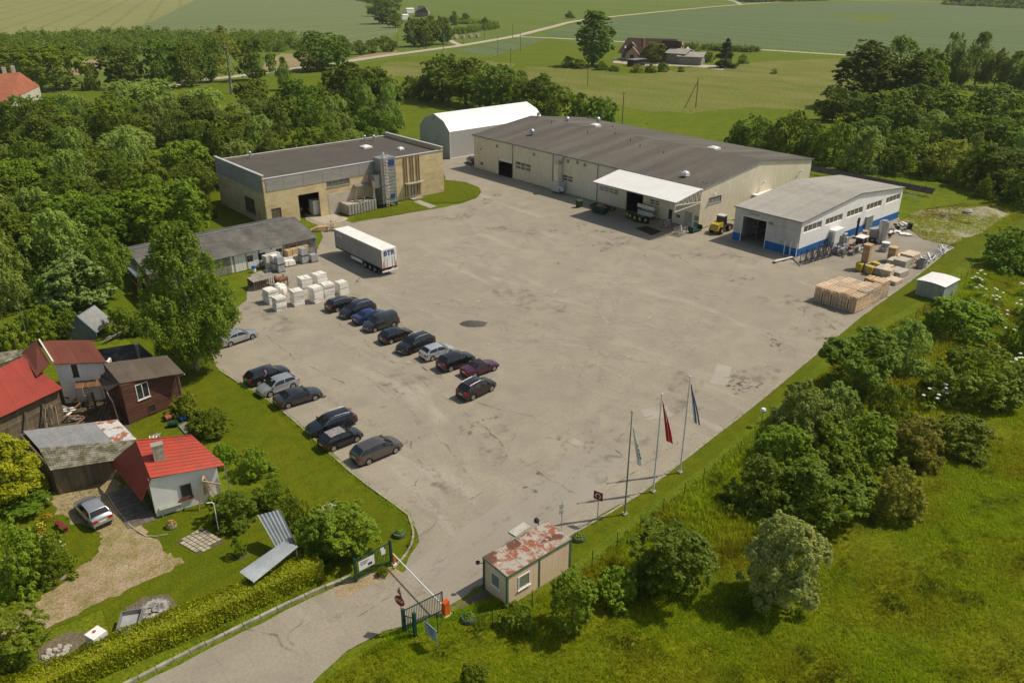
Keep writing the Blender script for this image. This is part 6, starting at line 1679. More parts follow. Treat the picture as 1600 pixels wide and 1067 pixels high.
# poles across the fields
for i, (u, v, h, lab) in enumerate(((801, 61, 9, 'wooden pole by the junction of road and field track'), (778, 88, 9, 'wooden pole at the corn field\'s lower edge'), (972, 195, 9, 'wooden pole behind the beige warehouse'), (693, 78, 8, 'wooden pole beside the road junction'), (724, 70, 8, 'wooden pole near the pale bales'), (757, 60, 9, 'wooden pole on the road verge above the corn field'), (622, 82, 9, 'wooden pole at the end of the roadside trees'), (918, 134, 8, 'wooden pole in the meadow below the tall dark tree'), (1025, 13, 8, 'far pole beside the bright field'), (813, 80, 9, 'wooden pole inside the small corn field'), (798, 105, 8, 'wooden pole at the dry meadow\'s left edge'))):
 p = at(u, v); T = thing('utility_pole', lab, 'pole', p, group='utility poles')
 Mtube([(p.x, p.y, 0), (p.x, p.y, h)], [.15, .1], 6).part('post', OLDWOOD, T); mb = MB(); mb.bar((p.x - .5, p.y + .3, h - .4), (p.x + .5, p.y - .3, h - .4), .09); mb.part('crossarm', OLDWOOD, T)
for u, v, u2, v2, h, lab in ((1087, 168, 1070, 169, 9, 'leaning braced pole in the dry meadow'), (663, 78, 655, 76, 10, 'A-shaped pole by the roadside trees')):
 p, q = at(u, v), at(u2, v2); T = thing('braced_pole', lab, 'pole', p, group='utility poles')
 Mtube([p, p + UP(h)], [.16, .11], 6).part('post', OLDWOOD, T); Mtube([q, p + UP(h - .8)], [.15, .11], 6).part('brace', OLDWOOD, T)

# ------------------------------------------------------------------ cars
def paint(name, c, metal=.35, rough=.32):
 m, nt, b = new_mat(name)
 co = coords(nt, 'Object')
 c2 = mixc(nt, mr(nt, nz(nt, co, 3., 4), .35, .7, 0, .5), c, tuple(min(1, x * .8 + .02) for x in c))
 nt.links.new(c2, b.inputs['Base Color'])
 b.inputs['Metallic'].default_value = metal; b.inputs['Roughness'].default_value = rough
 b.inputs['Coat Weight'].default_value = .8; b.inputs['Coat Roughness'].default_value = .06
 return m
TYRE_M = mat('tyre_rubber', (.02, .02, .02), sc=3, rough=.85); ALLOY = mat('alloy_rim', (.55, .55, .55), rough=.3, metal=.8, sc=4, var=.1); DKALLOY = mat('dark_alloy', (.05, .05, .055), rough=.35, metal=.6, sc=4)
LAMP = mat('headlamp_glass', (.62, .64, .66), rough=.12, sc=6, var=.2, spec=.7); TAIL = mat('tail_lamp_red', (.42, .012, .010), (.30, .008, .008), rough=.2, sc=6, spec=.6); PLATE = mat('number_plate', (.72, .72, .70), rough=.5, sc=6, var=.05)
TRIM = mat('black_trim', (.02, .02, .02), rough=.6, sc=4)
PROF = {
 'sedan': ([(0, .42), (.015, .62), (.09, .76), (.26, .94), (.42, 1.39), (.54, 1.44), (.70, 1.37), (.855, 1.06), (.975, 1.02), (.99, .88), (1, .5)], 3, 4, 6, 7),
 'hatch': ([(0, .42), (.015, .66), (.09, .82), (.24, .99), (.42, 1.43), (.55, 1.48), (.82, 1.42), (.945, 1.05), (.985, .95), (.995, .8), (1, .5)], 3, 4, 6, 7),
 'wagon': ([(0, .42), (.015, .64), (.09, .80), (.25, .97), (.40, 1.42), (.53, 1.49), (.86, 1.45), (.955, 1.06), (.985, .95), (.995, .8), (1, .5)], 3, 4, 6, 7),
 'suv': ([(0, .45), (.015, .78), (.08, .97), (.235, 1.10), (.37, 1.59), (.50, 1.68), (.84, 1.61), (.945, 1.20), (.985, 1.08), (.995, .9), (1, .55)], 3, 4, 6, 7),
 'mpv': ([(0, .42), (.015, .70), (.08, .90), (.20, 1.06), (.39, 1.57), (.52, 1.65), (.86, 1.58), (.955, 1.12), (.985, 1.0), (.995, .82), (1, .5)], 3, 4, 6, 7),
 'van': ([(0, .42), (.015, .72), (.08, .92), (.20, 1.08), (.34, 1.68), (.44, 1.80), (.93, 1.78), (.975, 1.12), (.988, 1.02), (.995, .8), (1, .5)], 3, 4, 6, 7),
 'convertible': ([(0, .40), (.015, .60), (.09, .72), (.29, .89), (.43, 1.28), (.53, 1.34), (.64, 1.28), (.745, .97), (.975, .95), (.99, .82), (1, .48)], 3, 4, 6, 7),
}
def car(label, kind, L, W, col, loc, rz, roof_m=None, rim=ALLOY, rails=False, doors=4, name='parked_car', cat='car', group='cars parked in the yard', tyre_r=.32, chrome=False, wb=None):
 prof, ic, iw, ir, ig = PROF[kind]
 rg = random.Random(len(label) * 7 + int(L * 100))
 T = thing(name, label, cat, loc, rz, group)
 pts = [(t * L, z) for t, z in prof]; H2 = W / 2
 def top(x):
  for (a, za), (b, zb) in zip(pts, pts[1:]):
   if a <= x <= b: return za + (zb - za) * (x - a) / (b - a)
  return pts[-1][1]
 xc, xw, xr, xg = (pts[i][0] for i in (ic, iw, ir, ig)); zc, zg = pts[ic][1], pts[ig][1]
 wb = wb or L * .595; xf = L * .195; axles = (xf, xf + wb); RA = tyre_r + .055
 belt0, belt1 = zc - .04, zg - .03
 def belt(x): return min(top(x) - .05, belt0 + (belt1 - belt0) * max(0, min(1, (x - xc) / (xg - xc))))
 def half(x):
  t = x / L; return H2 * (1 - .20 * max(0, (abs(t - .52) - .33) / .19) ** 2.2)
 def archz(x):
  z = .20 + (.05 if x < .1 or x > L - .15 else 0)
  for a in axles:
   if abs(x - a) < RA: z = max(z, tyre_r + math.sqrt(RA * RA - (x - a) ** 2))
  return z
 xs = {p[0] for p in pts}
 for a in axles: xs |= {a + RA * math.cos(PI * k / 8) * .999 for k in range(9)} | {a - RA - .01, a + RA + .01}
 xs |= {xc - .25, (xc + pts[2][0]) / 2, (xr + xw) / 2, (xg + L) / 2 - .05}
 xs = sorted(x for x in xs if 0 <= x <= L)
 def roofy(x):
  k = max(0, min(1, (top(x) - belt(x) - .05) / .42)); return half(x) * (.965 - .235 * k) if xc < x < xg else half(x) * .80
 def sect(x):
  h, zt, bz, zb = half(x), top(x), belt(x), archz(x)
  incab = xc < x < xg
  zm = max(.50, zb + .02); zm = min(zm, bz - .02)
  return [(0, min(zb, .32)), (h * .90, zb), (h * .985, min(max(zb + .08, .28), bz - .03)), (h, zm), (h * .97, bz), (roofy(x), zt - (.045 if incab else .02)), (roofy(x) * .6, zt + (.01 if incab else .012)), (0, zt + (.02 if incab else .025))]
 vs, fs = [], []
 m = 8
 for x in xs:
  s = sect(x); X = L / 2 - x
  vs += [(X, y, z) for y, z in s] + [(X, -y, z) for y, z in s]
 for i in range(len(xs) - 1):
  for side in (0, 1):
   for k in range(m - 1):
    a = i * 2 * m + side * m + k; b = a + 2 * m
    fs.append((a, a + 1, b + 1, b) if side else (a, b, b + 1, a + 1))
 for e in (0, len(xs) - 1):
  o_ = e * 2 * m
  fs.append(tuple([o_ + k for k in range(m)] + [o_ + m + k for k in range(m - 1, -1, -1)]))
 mb = MB().add(vs, fs); me = mb.mesh('body', col); 
 import bmesh
 b = bmesh.new(); b.from_mesh(me); bmesh.ops.remove_doubles(b, verts=b.verts, dist=.0015); bmesh.ops.recalc_face_normals(b, faces=b.faces); b.to_mesh(me); b.free()
 me.polygons.foreach_set('use_smooth', [True] * len(me.polygons)); me.set_sharp_from_angle(angle=math.radians(32))
 link('body', me, T)
 # glass: a pane follows the body just outside it
 def side_pt(x, v, sg):
  s = sect(x); a, c = s[4], s[5]
  y, z = a[0] + (c[0] - a[0]) * v, a[1] + (c[1] - a[1]) * v
  return (L / 2 - x, sg * (y + .012), z + .004)
 def pane(nm, q, thick, mt, off):
  return Mprism(q, off).part(nm, mt, T, 0)
 nwin = 3 if kind in ('wagon', 'suv', 'mpv', 'van') else 2
 lo0, hi0 = xc + .12, xg - .10
 cuts = {2: [(0, .50), (.53, .93)], 3: [(0, .38), (.405, .70), (.725, .96)]}[nwin]
 if kind == 'convertible': cuts = [(0, .52), (.55, .80)]
 for sg in (-1, 1):
  for a, bb in cuts:
   xa, xb = lo0 + (hi0 - lo0) * a, lo0 + (hi0 - lo0) * bb
   n = 5; lowp, hip = [], []
   for k in range(n + 1):
    x = xa + (xb - xa) * k / n
    gap_ = top(x) - .045 - belt(x)
    vt = max(.10, min(.86, 1 - .055 / max(gap_, .06)))
    if gap_ > .10: lowp.append(side_pt(x, .08, sg)); hip.append(side_pt(x, vt, sg))
   if len(lowp) > 1: pane('side_window', lowp + hip[::-1], 0, CARGLASS, (0, sg * .006, .002))
 def top_pt(x, u):
  s = sect(x); y = roofy(x) * u
  return (L / 2 - x, y, top(x) - .01 + .035 * (1 - u * u))
 for x0_, x1_, sgn in ((xc, xw, 1), (xr, xg, -1)):
  d = x1_ - x0_; q = []
  xa, xb = (x0_ + d * .08, x0_ + d * .93) if sgn > 0 else (x0_ + d * .10, x0_ + d * .86)
  us = (-.9, -.45, 0, .45, .9)
  q = [top_pt(xa, u) for u in us] + [top_pt(xb, u) for u in us[::-1]]
  n_ = VV((.5 if sgn > 0 else -.5, 0, .6)).normalized() * .014
  pane('windscreen' if sgn > 0 else 'rear_window', q, 0, CARGLASS, n_)
 if roof_m:
  q = []
  n = 5
  mb = MB(); vs2 = []
  x0_, x1_ = (xw + .03, xr - .03) if kind != 'convertible' else (xw - .02, xg - .02)
  for k in range(n + 1):
   x = x0_ + (x1_ - x0_) * k / n
   vs2 += [(p[0], p[1], p[2] + .016) for p in (top_pt(x, u) for u in (-.98, -.5, 0, .5, .98))]
  mb.add(vs2, [(i * 5 + k, i * 5 + k + 1, i * 5 + k + 6, i * 5 + k + 5) for i in range(n) for k in range(4)]); mb.part('roof_panel' if kind != 'convertible' else 'soft_top', roof_m, T, w=False, smooth=True)
 for sg in (-1, 1):
  # lamps sit at the corners, wrapped round
  mb = MB(); x = .06; zt = top(.16 * 1) - .10
  mb.hexa([(L / 2 + .005, sg * H2 * .52, zt - .12), (L / 2 - .42, sg * (half(.42) + .008), zt - .03), (L / 2 - .42, sg * (half(.42) - .15), zt - .03), (L / 2 - .1, sg * H2 * .52, zt - .12), (L / 2 - .03, sg * H2 * .52, zt + .03), (L / 2 - .45, sg * (half(.42) + .004), zt + .10), (L / 2 - .45, sg * (half(.42) - .15), zt + .10), (L / 2 - .1, sg * H2 * .52, zt + .03)]).part('headlight', LAMP, T, 0)
  tall = kind in ('wagon', 'mpv', 'van')
  z0_, z1_ = (.72, 1.0) if tall else (.70, .92)
  if kind == 'suv': z0_, z1_ = .86, 1.12
  hx = half(L - .02)
  Mhexa([(-L / 2 - .012, sg * (hx - .38 if not tall else hx - .2), z0_), (-L / 2 - .012, sg * (hx - .03), z0_), (-L / 2 + .22, sg * (half(L - .22) + .012), z0_), (-L / 2 + .22, sg * (hx - .3), z0_), (-L / 2 + .05, sg * (hx - .38 if not tall else hx - .2), z1_), (-L / 2 + .05, sg * (hx - .06), z1_), (-L / 2 + .24, sg * (half(L - .22) + .008), z1_), (-L / 2 + .26, sg * (hx - .3), z1_)]).part('tail_light', TAIL, T, 0)
  xm = xc + .25
  Mobox((L / 2 - xm, sg * (half(xm) + .10), belt(xm) + .10), .12, .22, .14).part('mirror', col, T, 0)
  for a, bb in cuts[:2]:
   xh = lo0 + (hi0 - lo0) * (bb - .06); Mobox((L / 2 - xh, sg * (half(xh) + .012), belt(xh) - .10), .2, .03, .035).part('door_handle', col, T, 0)
  if rails:
   xa, xb = xw + .1, xr - .05; mb = MB()
   pp_ = [(L / 2 - (xa + (xb - xa) * k / 4), sg * roofy(xa + (xb - xa) * k / 4) * .93, top(xa + (xb - xa) * k / 4) + (.075 if 0 < k < 4 else .02)) for k in range(5)]
   mb.tube(pp_, .022, 6); mb.part('roof_rail', ALLOY, T, 0)
  if chrome:
   pp_ = [side_pt(lo0 + (hi0 - lo0) * k / 6, .93, sg) for k in range(7)]; Mtube(pp_, .018, 5).part('window_trim', ALLOY, T, 0)
  Mbox(L / 2 - axles[1] + RA + .05, L / 2 - axles[0] - RA - .05, sg * (H2 * .99) - .02, sg * (H2 * .99) + .015, .20, .29).part('sill', TRIM, T, 0)
 Mbox(-L / 2 - .012, -L / 2 + .02, -.26, .26, .62 if kind in ('hatch', 'sedan', 'convertible') else .72, .74 if kind in ('hatch', 'sedan', 'convertible') else .84).part('number_plate', PLATE, T, 0)
 Mbox(L / 2 - .03, L / 2 + .012, -.26, .26, .40, .51).part('number_plate', PLATE, T, 0)
 Mbox(-L / 2 - .02, -L / 2 + .1, -H2 * .75, H2 * .75, .27, .42).part('bumper', TRIM, T, 0)
 Mbox(L / 2 - .06, L / 2 + .008, -H2 * .45, H2 * .45, .54, top(.1) - .12).part('grille', TRIM, T, 0)
 for i, a in enumerate(axles):
  for sg in (-1, 1):
   w = link('wheel', WHEEL[(tyre_r, 0)], T, (L / 2 - a, sg * (H2 - .115), tyre_r)); w.rotation_euler = (0, 0, 0 if sg > 0 else PI)
   r_ = link('rim', WHEEL[(tyre_r, rim.name)], w)
 return T
WHEEL = {}
def wheel_meshes(r, rim):
 if (r, 0) not in WHEEL:
  mb = MB(); n = 18; vs = []; pr = [(r * .66, -.10), (r * .95, -.105), (r, -.07), (r, .07), (r * .95, .105), (r * .66, .10)]
  for rad, y in pr:
   for k in range(n): t = 2 * PI * k / n; vs.append((rad * math.cos(t), y, rad * math.sin(t)))
  fs = [(i * n + k, i * n + (k + 1) % n, (i + 1) * n + (k + 1) % n, (i + 1) * n + k) for i in range(5) for k in range(n)]
  fs += [tuple(range(n))]
  mb.add(vs, fs); me = mb.mesh('wheel', TYRE_M, True); mb.fix(me); WHEEL[(r, 0)] = me
 mb = MB()
 for k in range(5):
  t = 2 * PI * k / 5; c, s = math.cos(t), math.sin(t); q = []
  for rad, wd in ((r * .08, r * .12), (r * .64, r * .17)):
   for sg in (-1, 1): q.append((rad * c - sg * wd * s, .095, rad * s + sg * wd * c))
  mb.prism([q[0], q[1], q[3], q[2]], (0, .02, 0))
 n = 18; vs = []
 for rad in (r * .60, r * .69):
  for y in (.08, .112):
   for k in range(n): t = 2 * PI * k / n; vs.append((rad * math.cos(t), y, rad * math.sin(t)))
 mb.add(vs, [(a * n + k, a * n + (k + 1) % n, b * n + (k + 1) % n, b * n + k) for a, b in ((0, 1), (1, 3), (3, 2)) for k in range(n)])
 me = mb.mesh('rim', rim, False); mb.fix(me); WHEEL[(r, rim.name)] = me
for r_ in (.32, .36, .30):
 for m_ in (ALLOY, DKALLOY): wheel_meshes(r_, m_)
P_BLACK, P_BLUEBLACK, P_BLUE = paint('paint_black', (.010, .010, .011)), paint('paint_blue_black', (.012, .016, .026)), paint('paint_blue', (.018, .055, .19), .5)
P_GREY, P_SILVER, P_LSILV, P_GUN = paint('paint_graphite', (.055, .055, .062), .6), paint('paint_silver', (.46, .47, .48), .6), paint('paint_pale_silver', (.55, .56, .57), .5), paint('paint_gunmetal', (.060, .064, .070), .7)
P_PURPLE, P_BROWN, P_TAUPE = paint('paint_purple', (.085, .012, .045), .5), paint('paint_dark_brown', (.030, .016, .014), .5), paint('paint_taupe', (.125, .108, .095), .6)
CLOTH = mat('soft_top_cloth', (.035, .032, .028), sc=4, rough=.95)
# (wheel contact on the near side, front or rear first) -> the car's place
def park(label, kind, L, W, col, a, b, face, turn=0., **kw):
 return car(label, kind, L, W, col, (a, b, .012), math.radians(turn) + (0 if face > 0 else PI), **kw)
park('black estate car at the far end of the middle row next to the white stacks', 'wagon', 4.75, 1.80, P_BLACK, 45.8, 87.5, 1, rails=True)
park('dark blue-black people carrier second in the middle row, nose to the camera side', 'mpv', 4.75, 1.85, P_BLUEBLACK, 46.1, 84.4, -1, 3, rails=True, wb=2.95)
park('bright blue saloon between black people carrier and dark van', 'sedan', 4.5, 1.76, P_BLUE, 46.3, 81.7, 1, 2)
park('tall dark grey panel-sided van in the middle row beside the blue saloon', 'van', 4.45, 1.80, P_GREY, 46.1, 78.8, -1, -2)
park('small black hatchback right of the dark van', 'hatch', 4.2, 1.76, P_BLACK, 45.6, 74.7, 1)
park('large black off-roader left of the pale silver hatchback', 'suv', 4.75, 1.90, P_BLACK, 45.9, 71.0, -1, 5, rails=True, tyre_r=.36, rim=DKALLOY, wb=2.85)
park('pale silver hatchback in the middle of the row', 'hatch', 4.1, 1.74, P_LSILV, 46.7, 67.8, 1, -2)
park('black crossover between silver hatchback and purple convertible', 'suv', 4.4, 1.82, P_BLACK, 46.8, 64.4, 1, -2, tyre_r=.36)
park('purple convertible with its dark cloth top closed', 'convertible', 4.4, 1.74, P_PURPLE, 47.9, 61.5, 1, -2, roof_m=CLOTH)
park('dark brown crossover at the near end of the middle row', 'suv', 4.45, 1.82, P_BROWN, 44.6, 57.9, 1, 5, tyre_r=.36, rails=True)
park('black estate car with tall red tail lights at the lawn kerb', 'wagon', 4.75, 1.85, P_BLACK, 29.4, 75.0, 1, 2)
park('silver hatchback with its nose to the lawn kerb', 'hatch', 4.4, 1.80, P_SILVER, 29.2, 72.0, -1, 3)
park('dark grey saloon beside the silver hatchback at the lawn kerb', 'sedan', 4.8, 1.84, P_GUN, 29.7, 68.4, 1, -5)
park('blue-black estate with bright chrome window trim facing the lawn kerb', 'wagon', 4.8, 1.90, P_BLUEBLACK, 29.7, 61.5, -1, -3, rails=True, tyre_r=.36, rim=DKALLOY, chrome=True)
park('little black hatchback with a speckled glass roof at the lawn kerb', 'hatch', 4.1, 1.74, P_BLACK, 29.0, 58.5, 1, roof_m=mat('speckled_roof', (.16, .15, .14), (.40, .37, .33), sc=7, fine=12, rough=.3, lo=.45, hi=.6))
park('taupe grey people carrier nearest the camera in the yard', 'mpv', 4.75, 1.86, P_TAUPE, 30.5, 54.6, 1, 0)
park('silver saloon half hidden behind the big drooping birch', 'sedan', 4.8, 1.82, P_SILVER, 31.0, 86.5, 1, 6)
mb = MB(); z0 = .095
for t in [o for o in COL.objects if o.get('group') == 'cars parked in the yard']:
 for k in range(2):
  z0 += .0004; c = to_px((t.location.x + RND.uniform(-2.6, 2.6), t.location.y + RND.uniform(-.9, .5), 0)); blot(mb, c[0], c[1], RND.uniform(.2, .5), RND.uniform(.15, .3), 0, z0)
mb.struct('oil_drips', worn('oil_drip', (.07, .06, .045), .3, .5, 2., sc2=.8), 'stuff')
p, q = at(163, 823), at(135, 793); d_ = q - p
car('silver hatchback parked on the dirt drive by the cottage', 'hatch', 4.3, 1.72, P_SILVER, (p.x + d_.normalized().x * 2.0, p.y + d_.normalized().y * 2.0, .0), math.atan2(d_.y, d_.x), group=None)
car('dark car showing behind the far corner of the beige warehouse', 'suv', 4.5, 1.8, P_BLACK, (*at(738, 256).xy, 0), 1.2, group=None)

# ------------------------------------------------------------------ trailer
T = thing('semi_trailer', 'grey curtain-sided lorry trailer with BTR on the white rear doors', 'trailer', (57.1, 100.8, 0))
CURT = mat('grey_curtain', (.33, .31, .28), (.29, .27, .245), rough=.6, sc=.6, fine=4, var=.1)
x0, x1, y0, y1, zb, zt = 55.85, 58.4, 94.0, 107.5, 1.25, 4.0
Mbox(x0 + .03, x1 - .03, y0, y1, zt - .16, zt).part('roof', mat('white_trailer_roof', (.80, .785, .74), (.70, .68, .62), sc=.6, fine=3, var=.06), T)
n = 26
for sx in (x0, x1):
 for k in range(n):
  a, b = y0 + (y1 - y0) * k / n, y0 + (y1 - y0) * (k + 1) / n; o_ = .02 if k % 2 else 0
  sg = -1 if sx == x0 else 1
  Mhexa([(sx, a, zb), (sx + sg * .025, (a + b) / 2, zb), (sx + sg * .0, b, zb), (sx - sg * .06, (a + b) / 2, zb), (sx, a, zt - .17), (sx + sg * .025, (a + b) / 2, zt - .17), (sx, b, zt - .17), (sx - sg * .06, (a + b) / 2, zt - .17)]).part('curtain_panel', CURT, T)
Mbox(x0 + .05, x1 - .05, y1 - .08, y1, zb, zt - .165).part('front_wall', GREYM, T)
Mbox(x0 + .02, x1 - .02, y0 + .02, y1, zb - .22, zb - .003).part('deck', DARKM, T)
for xx in (x0 + .02, (x0 + x1) / 2 + .005):
 o = Mbox(xx, xx + (x1 - x0) / 2 - .025, y0 - .05, y0, zb, zt - .05).part('rear_door', WHITE, T)
 Mbox(xx + .45, xx + .49, y0 - .09, y0 - .053, zb, zt - 1.25).part('lock_bar', GALV, o); Mbox(xx + .85, xx + .89, y0 - .09, y0 - .053, zb, zt - 1.25).part('lock_bar', GALV, o)
BLUET = mat('lettering_blue', (.012, .075, .28), sc=5, var=.05); WHT = mat('lettering_white', (.74, .73, .70), sc=5, var=.05)
text_mesh('lettering', 'BTR', 1.05, BLUET, T, ((x0 + x1) / 2 - 57.1, y0 - .1 - 100.8, 3.36), (PI / 2, 0, 0), bold=.018)
text_mesh('lettering', 'BTR', 1.0, WHT, T, (x0 - .05 - 57.1, y1 - 1.7 - 100.8, 3.3), (PI / 2, 0, -PI / 2))
for xx in (x0 + .12, x1 - .4): Mprism([(xx, y0 - .06, 1.35), (xx + .28, y0 - .06, 1.35), (xx + .14, y0 - .06, 2.35)] if xx < 57 else [(xx, y0 - .06, 1.35), (xx + .28, y0 - .06, 1.35), (xx + .24, y0 - .06, 2.1)], (0, -.03, 0)).part('reflector', mat('orange_reflector', (.85, .20, .05), sc=5, var=.1), T)
Mbox(x0 - .02, x1 + .02, y0 - .12, y0 + .05, .62, .82).part('bumper', WHITE, T)
for xx in (x0 + .2, x1 - .5): Mbox(xx, xx + .3, y0 - .13, y0 - .06, .9, 1.05).part('tail_light', TAIL, T)
for yy in (96.1, 97.45, 98.8):
 for xx in (x0 + .15, x1 - .15):
  sg = -1 if xx < 57 else 1
  w_ = Mtube([(xx - .15, yy, .52), (xx + .15, yy, .52)], .52, 16).part('wheel', TYRE_M, T, smooth=True)
  Mtube([(xx + sg * .10, yy, .52), (xx + sg * .17, yy, .52)], [.3, .27], 12).part('rim', GALV, w_)
for xx in (x0 - .01, x1 - .01): Mbox(xx, xx + .04, 99.6, 102.8, .55, 1.0).part('side_guard', WHITE, T)
for xx in (x0 + .5, x1 - .6): Mbox(xx, xx + .12, 103.6, 103.8, 0.0, 1.1).part('landing_leg', GREYM, T)
for xx in (x0 + .7, x1 - .85): Mbox(xx, xx + .15, y0 + .3, y1 - .2, .8, 1.03).part('chassis_beam', DARKM, T)

# ------------------------------------------------------------------ loads by the board shed
FOAM = mat('white_foam', (.80, .77, .70), (.72, .68, .60), rough=.85, sc=1.2, fine=6, var=.08, obr=.06)
SHR = mat('grey_shrink_wrap', (.42, .43, .43), (.30, .31, .32), rough=.3, sc=2.5, fine=7, spec=.6)
WLAB = ['nearest white foam stack, beside the cars\' far end', 'second white foam stack from the left front corner', 'third white foam stack in the front row', 'white foam stack nearest the black estate car', 'rightmost white foam stack', 'leftmost white foam stack by the slatted crate', 'white foam stack hidden behind the front row, left', 'rearmost white foam stack']
for i, (u, v, sx, sy, n, h) in enumerate(((432.7, 487.8, 1.5, 1.3, 7, 2.0), (462, 480.3, 1.5, 1.6, 6, 2.3), (490.8, 475.5, 1.5, 1.5, 6, 2.4), (509, 469, 1.5, 1.4, 6, 2.3), (531.5, 464, 1.4, 1.3, 5, 2.1), (420, 477, 1.5, 1.7, 7, 2.1), (474, 459, 1.6, 1.7, 5, 2.2), (496, 452, 1.7, 1.5, 5, 2.2))):
 c = at(u, v); T = thing('foam_stack', WLAB[i], 'stack', (c.x + sx / 2, c.y + sy / 2, 0), RND.uniform(-.12, .12), 'white foam stacks')
 z = .0; h *= .87
 for k in range(n):
  e = h / n; j = RND.uniform(-.05, .05); j2 = RND.uniform(-.05, .05)
  Mobox((j, j2, z + e / 2), sx - RND.uniform(0, .14), sy - RND.uniform(0, .14), e - .025, RND.uniform(-.05, .05)).part('foam_block', FOAM, T, 0); z += e
 for k in range(4):
  Mobox((-sx * .36 + k * sx * .23 + RND.uniform(-.03, .03), RND.uniform(-.06, .06), z + .03 + .012 * (k % 3)), sx * .2, sy * RND.uniform(.8, .98), .05, RND.uniform(-.08, .08), RND.uniform(-.04, .04)).part('loose_slab', FOAM, T, 0)
c = at(440, 465); T = thing('foam_bag', 'sagging white bag of foam offcuts between the foam stacks', 'bag', (c.x, c.y, 0))
for k in range(7):
 mb = Mlathe((RND.uniform(-.6, .6), RND.uniform(-.5, .5), 0), [(.35, 0), (.55, .3), (.6, .9 + k * .08), (.4, 1.4 + k * .08), (.1, 1.55 + k * .08), (.001, 1.57 + k * .08)], 7); mb.part('bag_bulge', FOAM, T, w=False, smooth=True)
def ibc(u, v, lab, n=1, m=SHR, s=1.15):
 c = at(u, v); T = thing('wrapped_pallet', lab, 'wrapped load', (c.x + .5, c.y + .55, 0), RND.uniform(-.05, .05), 'wrapped pallets by the shed'); z = 0
 for k in range(n):
  p_ = MB()
  for xx in (-.5, 0, .5): p_.box(xx - .07, xx + .07, -.6, .6, z, z + .11)
  p_.box(-.55, .55, -.6, .6, z + .112, z + .15); p_.part('pallet', OLDWOOD, T, 0)
  Mhexa([(-.52, -.57, z + .152), (.52, -.57, z + .152), (.52, .57, z + .152), (-.52, .57, z + .152), (-.47, -.52, z + s), (.47, -.52, z + s), (.47, .52, z + s), (-.47, .52, z + s)]).part('wrapped_goods', m, T, 0); z += s + .02
 return T
ibc(436, 427, 'double stack of grey wrapped pallets in front of the shed door', 2); ibc(429, 424, 'double stack of white wrapped pallets behind the grey double stack', 2, FOAM, 1.1)
ibc(473, 413, 'grey wrapped double stack at the right end of the shed front', 2); ibc(488, 411, 'single grey wrapped pallet at the shed\'s right corner', 1); ibc(447, 418, 'low white wrapped pallet between the grey stacks', 1, FOAM, .9); ibc(453, 417, 'second low white wrapped pallet by the long bundle', 1, FOAM, .8)
c = at(418, 427); T = thing('tyre_heap', 'small dark heap of film rolls on the ground beside the double stack', 'heap', c)
for k in range(4): Mtube([(k * .35, .1 * k, .22), (k * .35 + .1, .6 + .1 * k, .22)], .22, 8).part('film_roll', SHR if k % 2 else GREYM, T, 0)
for u0, v0, u1, v1, z, lab, m_ in ((421, 423, 469, 409, .15, 'long pale wrapped bundle in front of the shed', 'pale'), (452, 412, 484, 402, 1.06, 'tan wrapped bundle on top of the long pale one', 'tan'), (418, 421, 440, 414, 1.06, 'pale board bundle leaning by the shed wall', 'pale')):
 a, b = at(u0, v0), at(u1, v1); a.z = b.z = z
 MM = mat('bundle_' + m_, (.60, .57, .48) if m_ == 'pale' else (.52, .36, .19), sc=1, fine=5, var=.12, rough=.6)
 T = thing('board_bundle', lab, 'bundle', (a.x, a.y, 0), group='board bundles at the shed')
 d_ = (b - a).normalized(); n_ = VV((-d_.y, d_.x, 0)); L_ = (b - a).length
 for k in range(3):
  Mprism([a + UP(k * .3), b + UP(k * .3), b + n_ * 1.1 + UP(k * .3), a + n_ * 1.1 + UP(k * .3)], (0, 0, .29)).part('board_pack', MM, T)
 for f in (.2, .5, .8):
  q_ = a + d_ * L_ * f; Mprism([q_ - n_ * .01 + UP(-.005), q_ + d_ * .06 - n_ * .01 + UP(-.005), q_ + d_ * .06 + n_ * 1.11 + UP(-.005), q_ + n_ * 1.11 + UP(-.005)], (0, 0, .905)).part('strap', TRIM, T)
  if z > .3: Mprism([q_, q_ + d_ * .12, q_ + d_ * .12 + n_ * 1.1, q_ + n_ * 1.1], (0, 0, -z)).part('bearer', OLDWOOD, T)
  else: Mprism([q_, q_ + d_ * .12, q_ + d_ * .12 + n_ * 1.1, q_ + n_ * 1.1], (0, 0, -.15)).part('bearer', OLDWOOD, T)
p = at(397, 425); T = thing('barrel', 'white and blue barrel by the shed wall', 'barrel', p); Mlathe((p.x, p.y, 0), [(.001, 0), (.28, 0), (.3, .45), (.29, .55)], 12).part('drum', WHITE, T); Mlathe((p.x, p.y, .55), [(.3, 0), (.3, .3), (.28, .36), (.001, .37)], 12).part('blue_top', BLUE, T)
a, b = at(398, 455), at(430, 447); T = thing('slatted_crate', 'low slatted timber crate with boards on top beside the foam stacks', 'crate', (*a.xy, 0))
d_ = (b - a).normalized(); n_ = VV((-d_.y, d_.x, 0))
for k in range(11): Mprism([a + d_ * (.32 * k) + UP(1.25), a + d_ * (.32 * k + .28) + UP(1.25), a + d_ * (.32 * k + .28) + n_ * 2.2 + UP(1.3), a + d_ * (.32 * k) + n_ * 2.2 + UP(1.3)], (0, 0, .05)).part('board', GREYWOOD, T)
for k in range(12): q_ = a + d_ * (.3 * k); Mprism([q_, q_ + d_ * .1, q_ + d_ * .1 + UP(1.24), q_ + UP(1.24)], n_ * .08).part('slat', OLDWOOD, T)
Mprism([a + n_ * 2.1, b + n_ * 2.1, b + n_ * 2.1 + UP(1.24), a + n_ * 2.1 + UP(1.24)], n_ * .05).part('rear_panel', OLDWOOD, T)
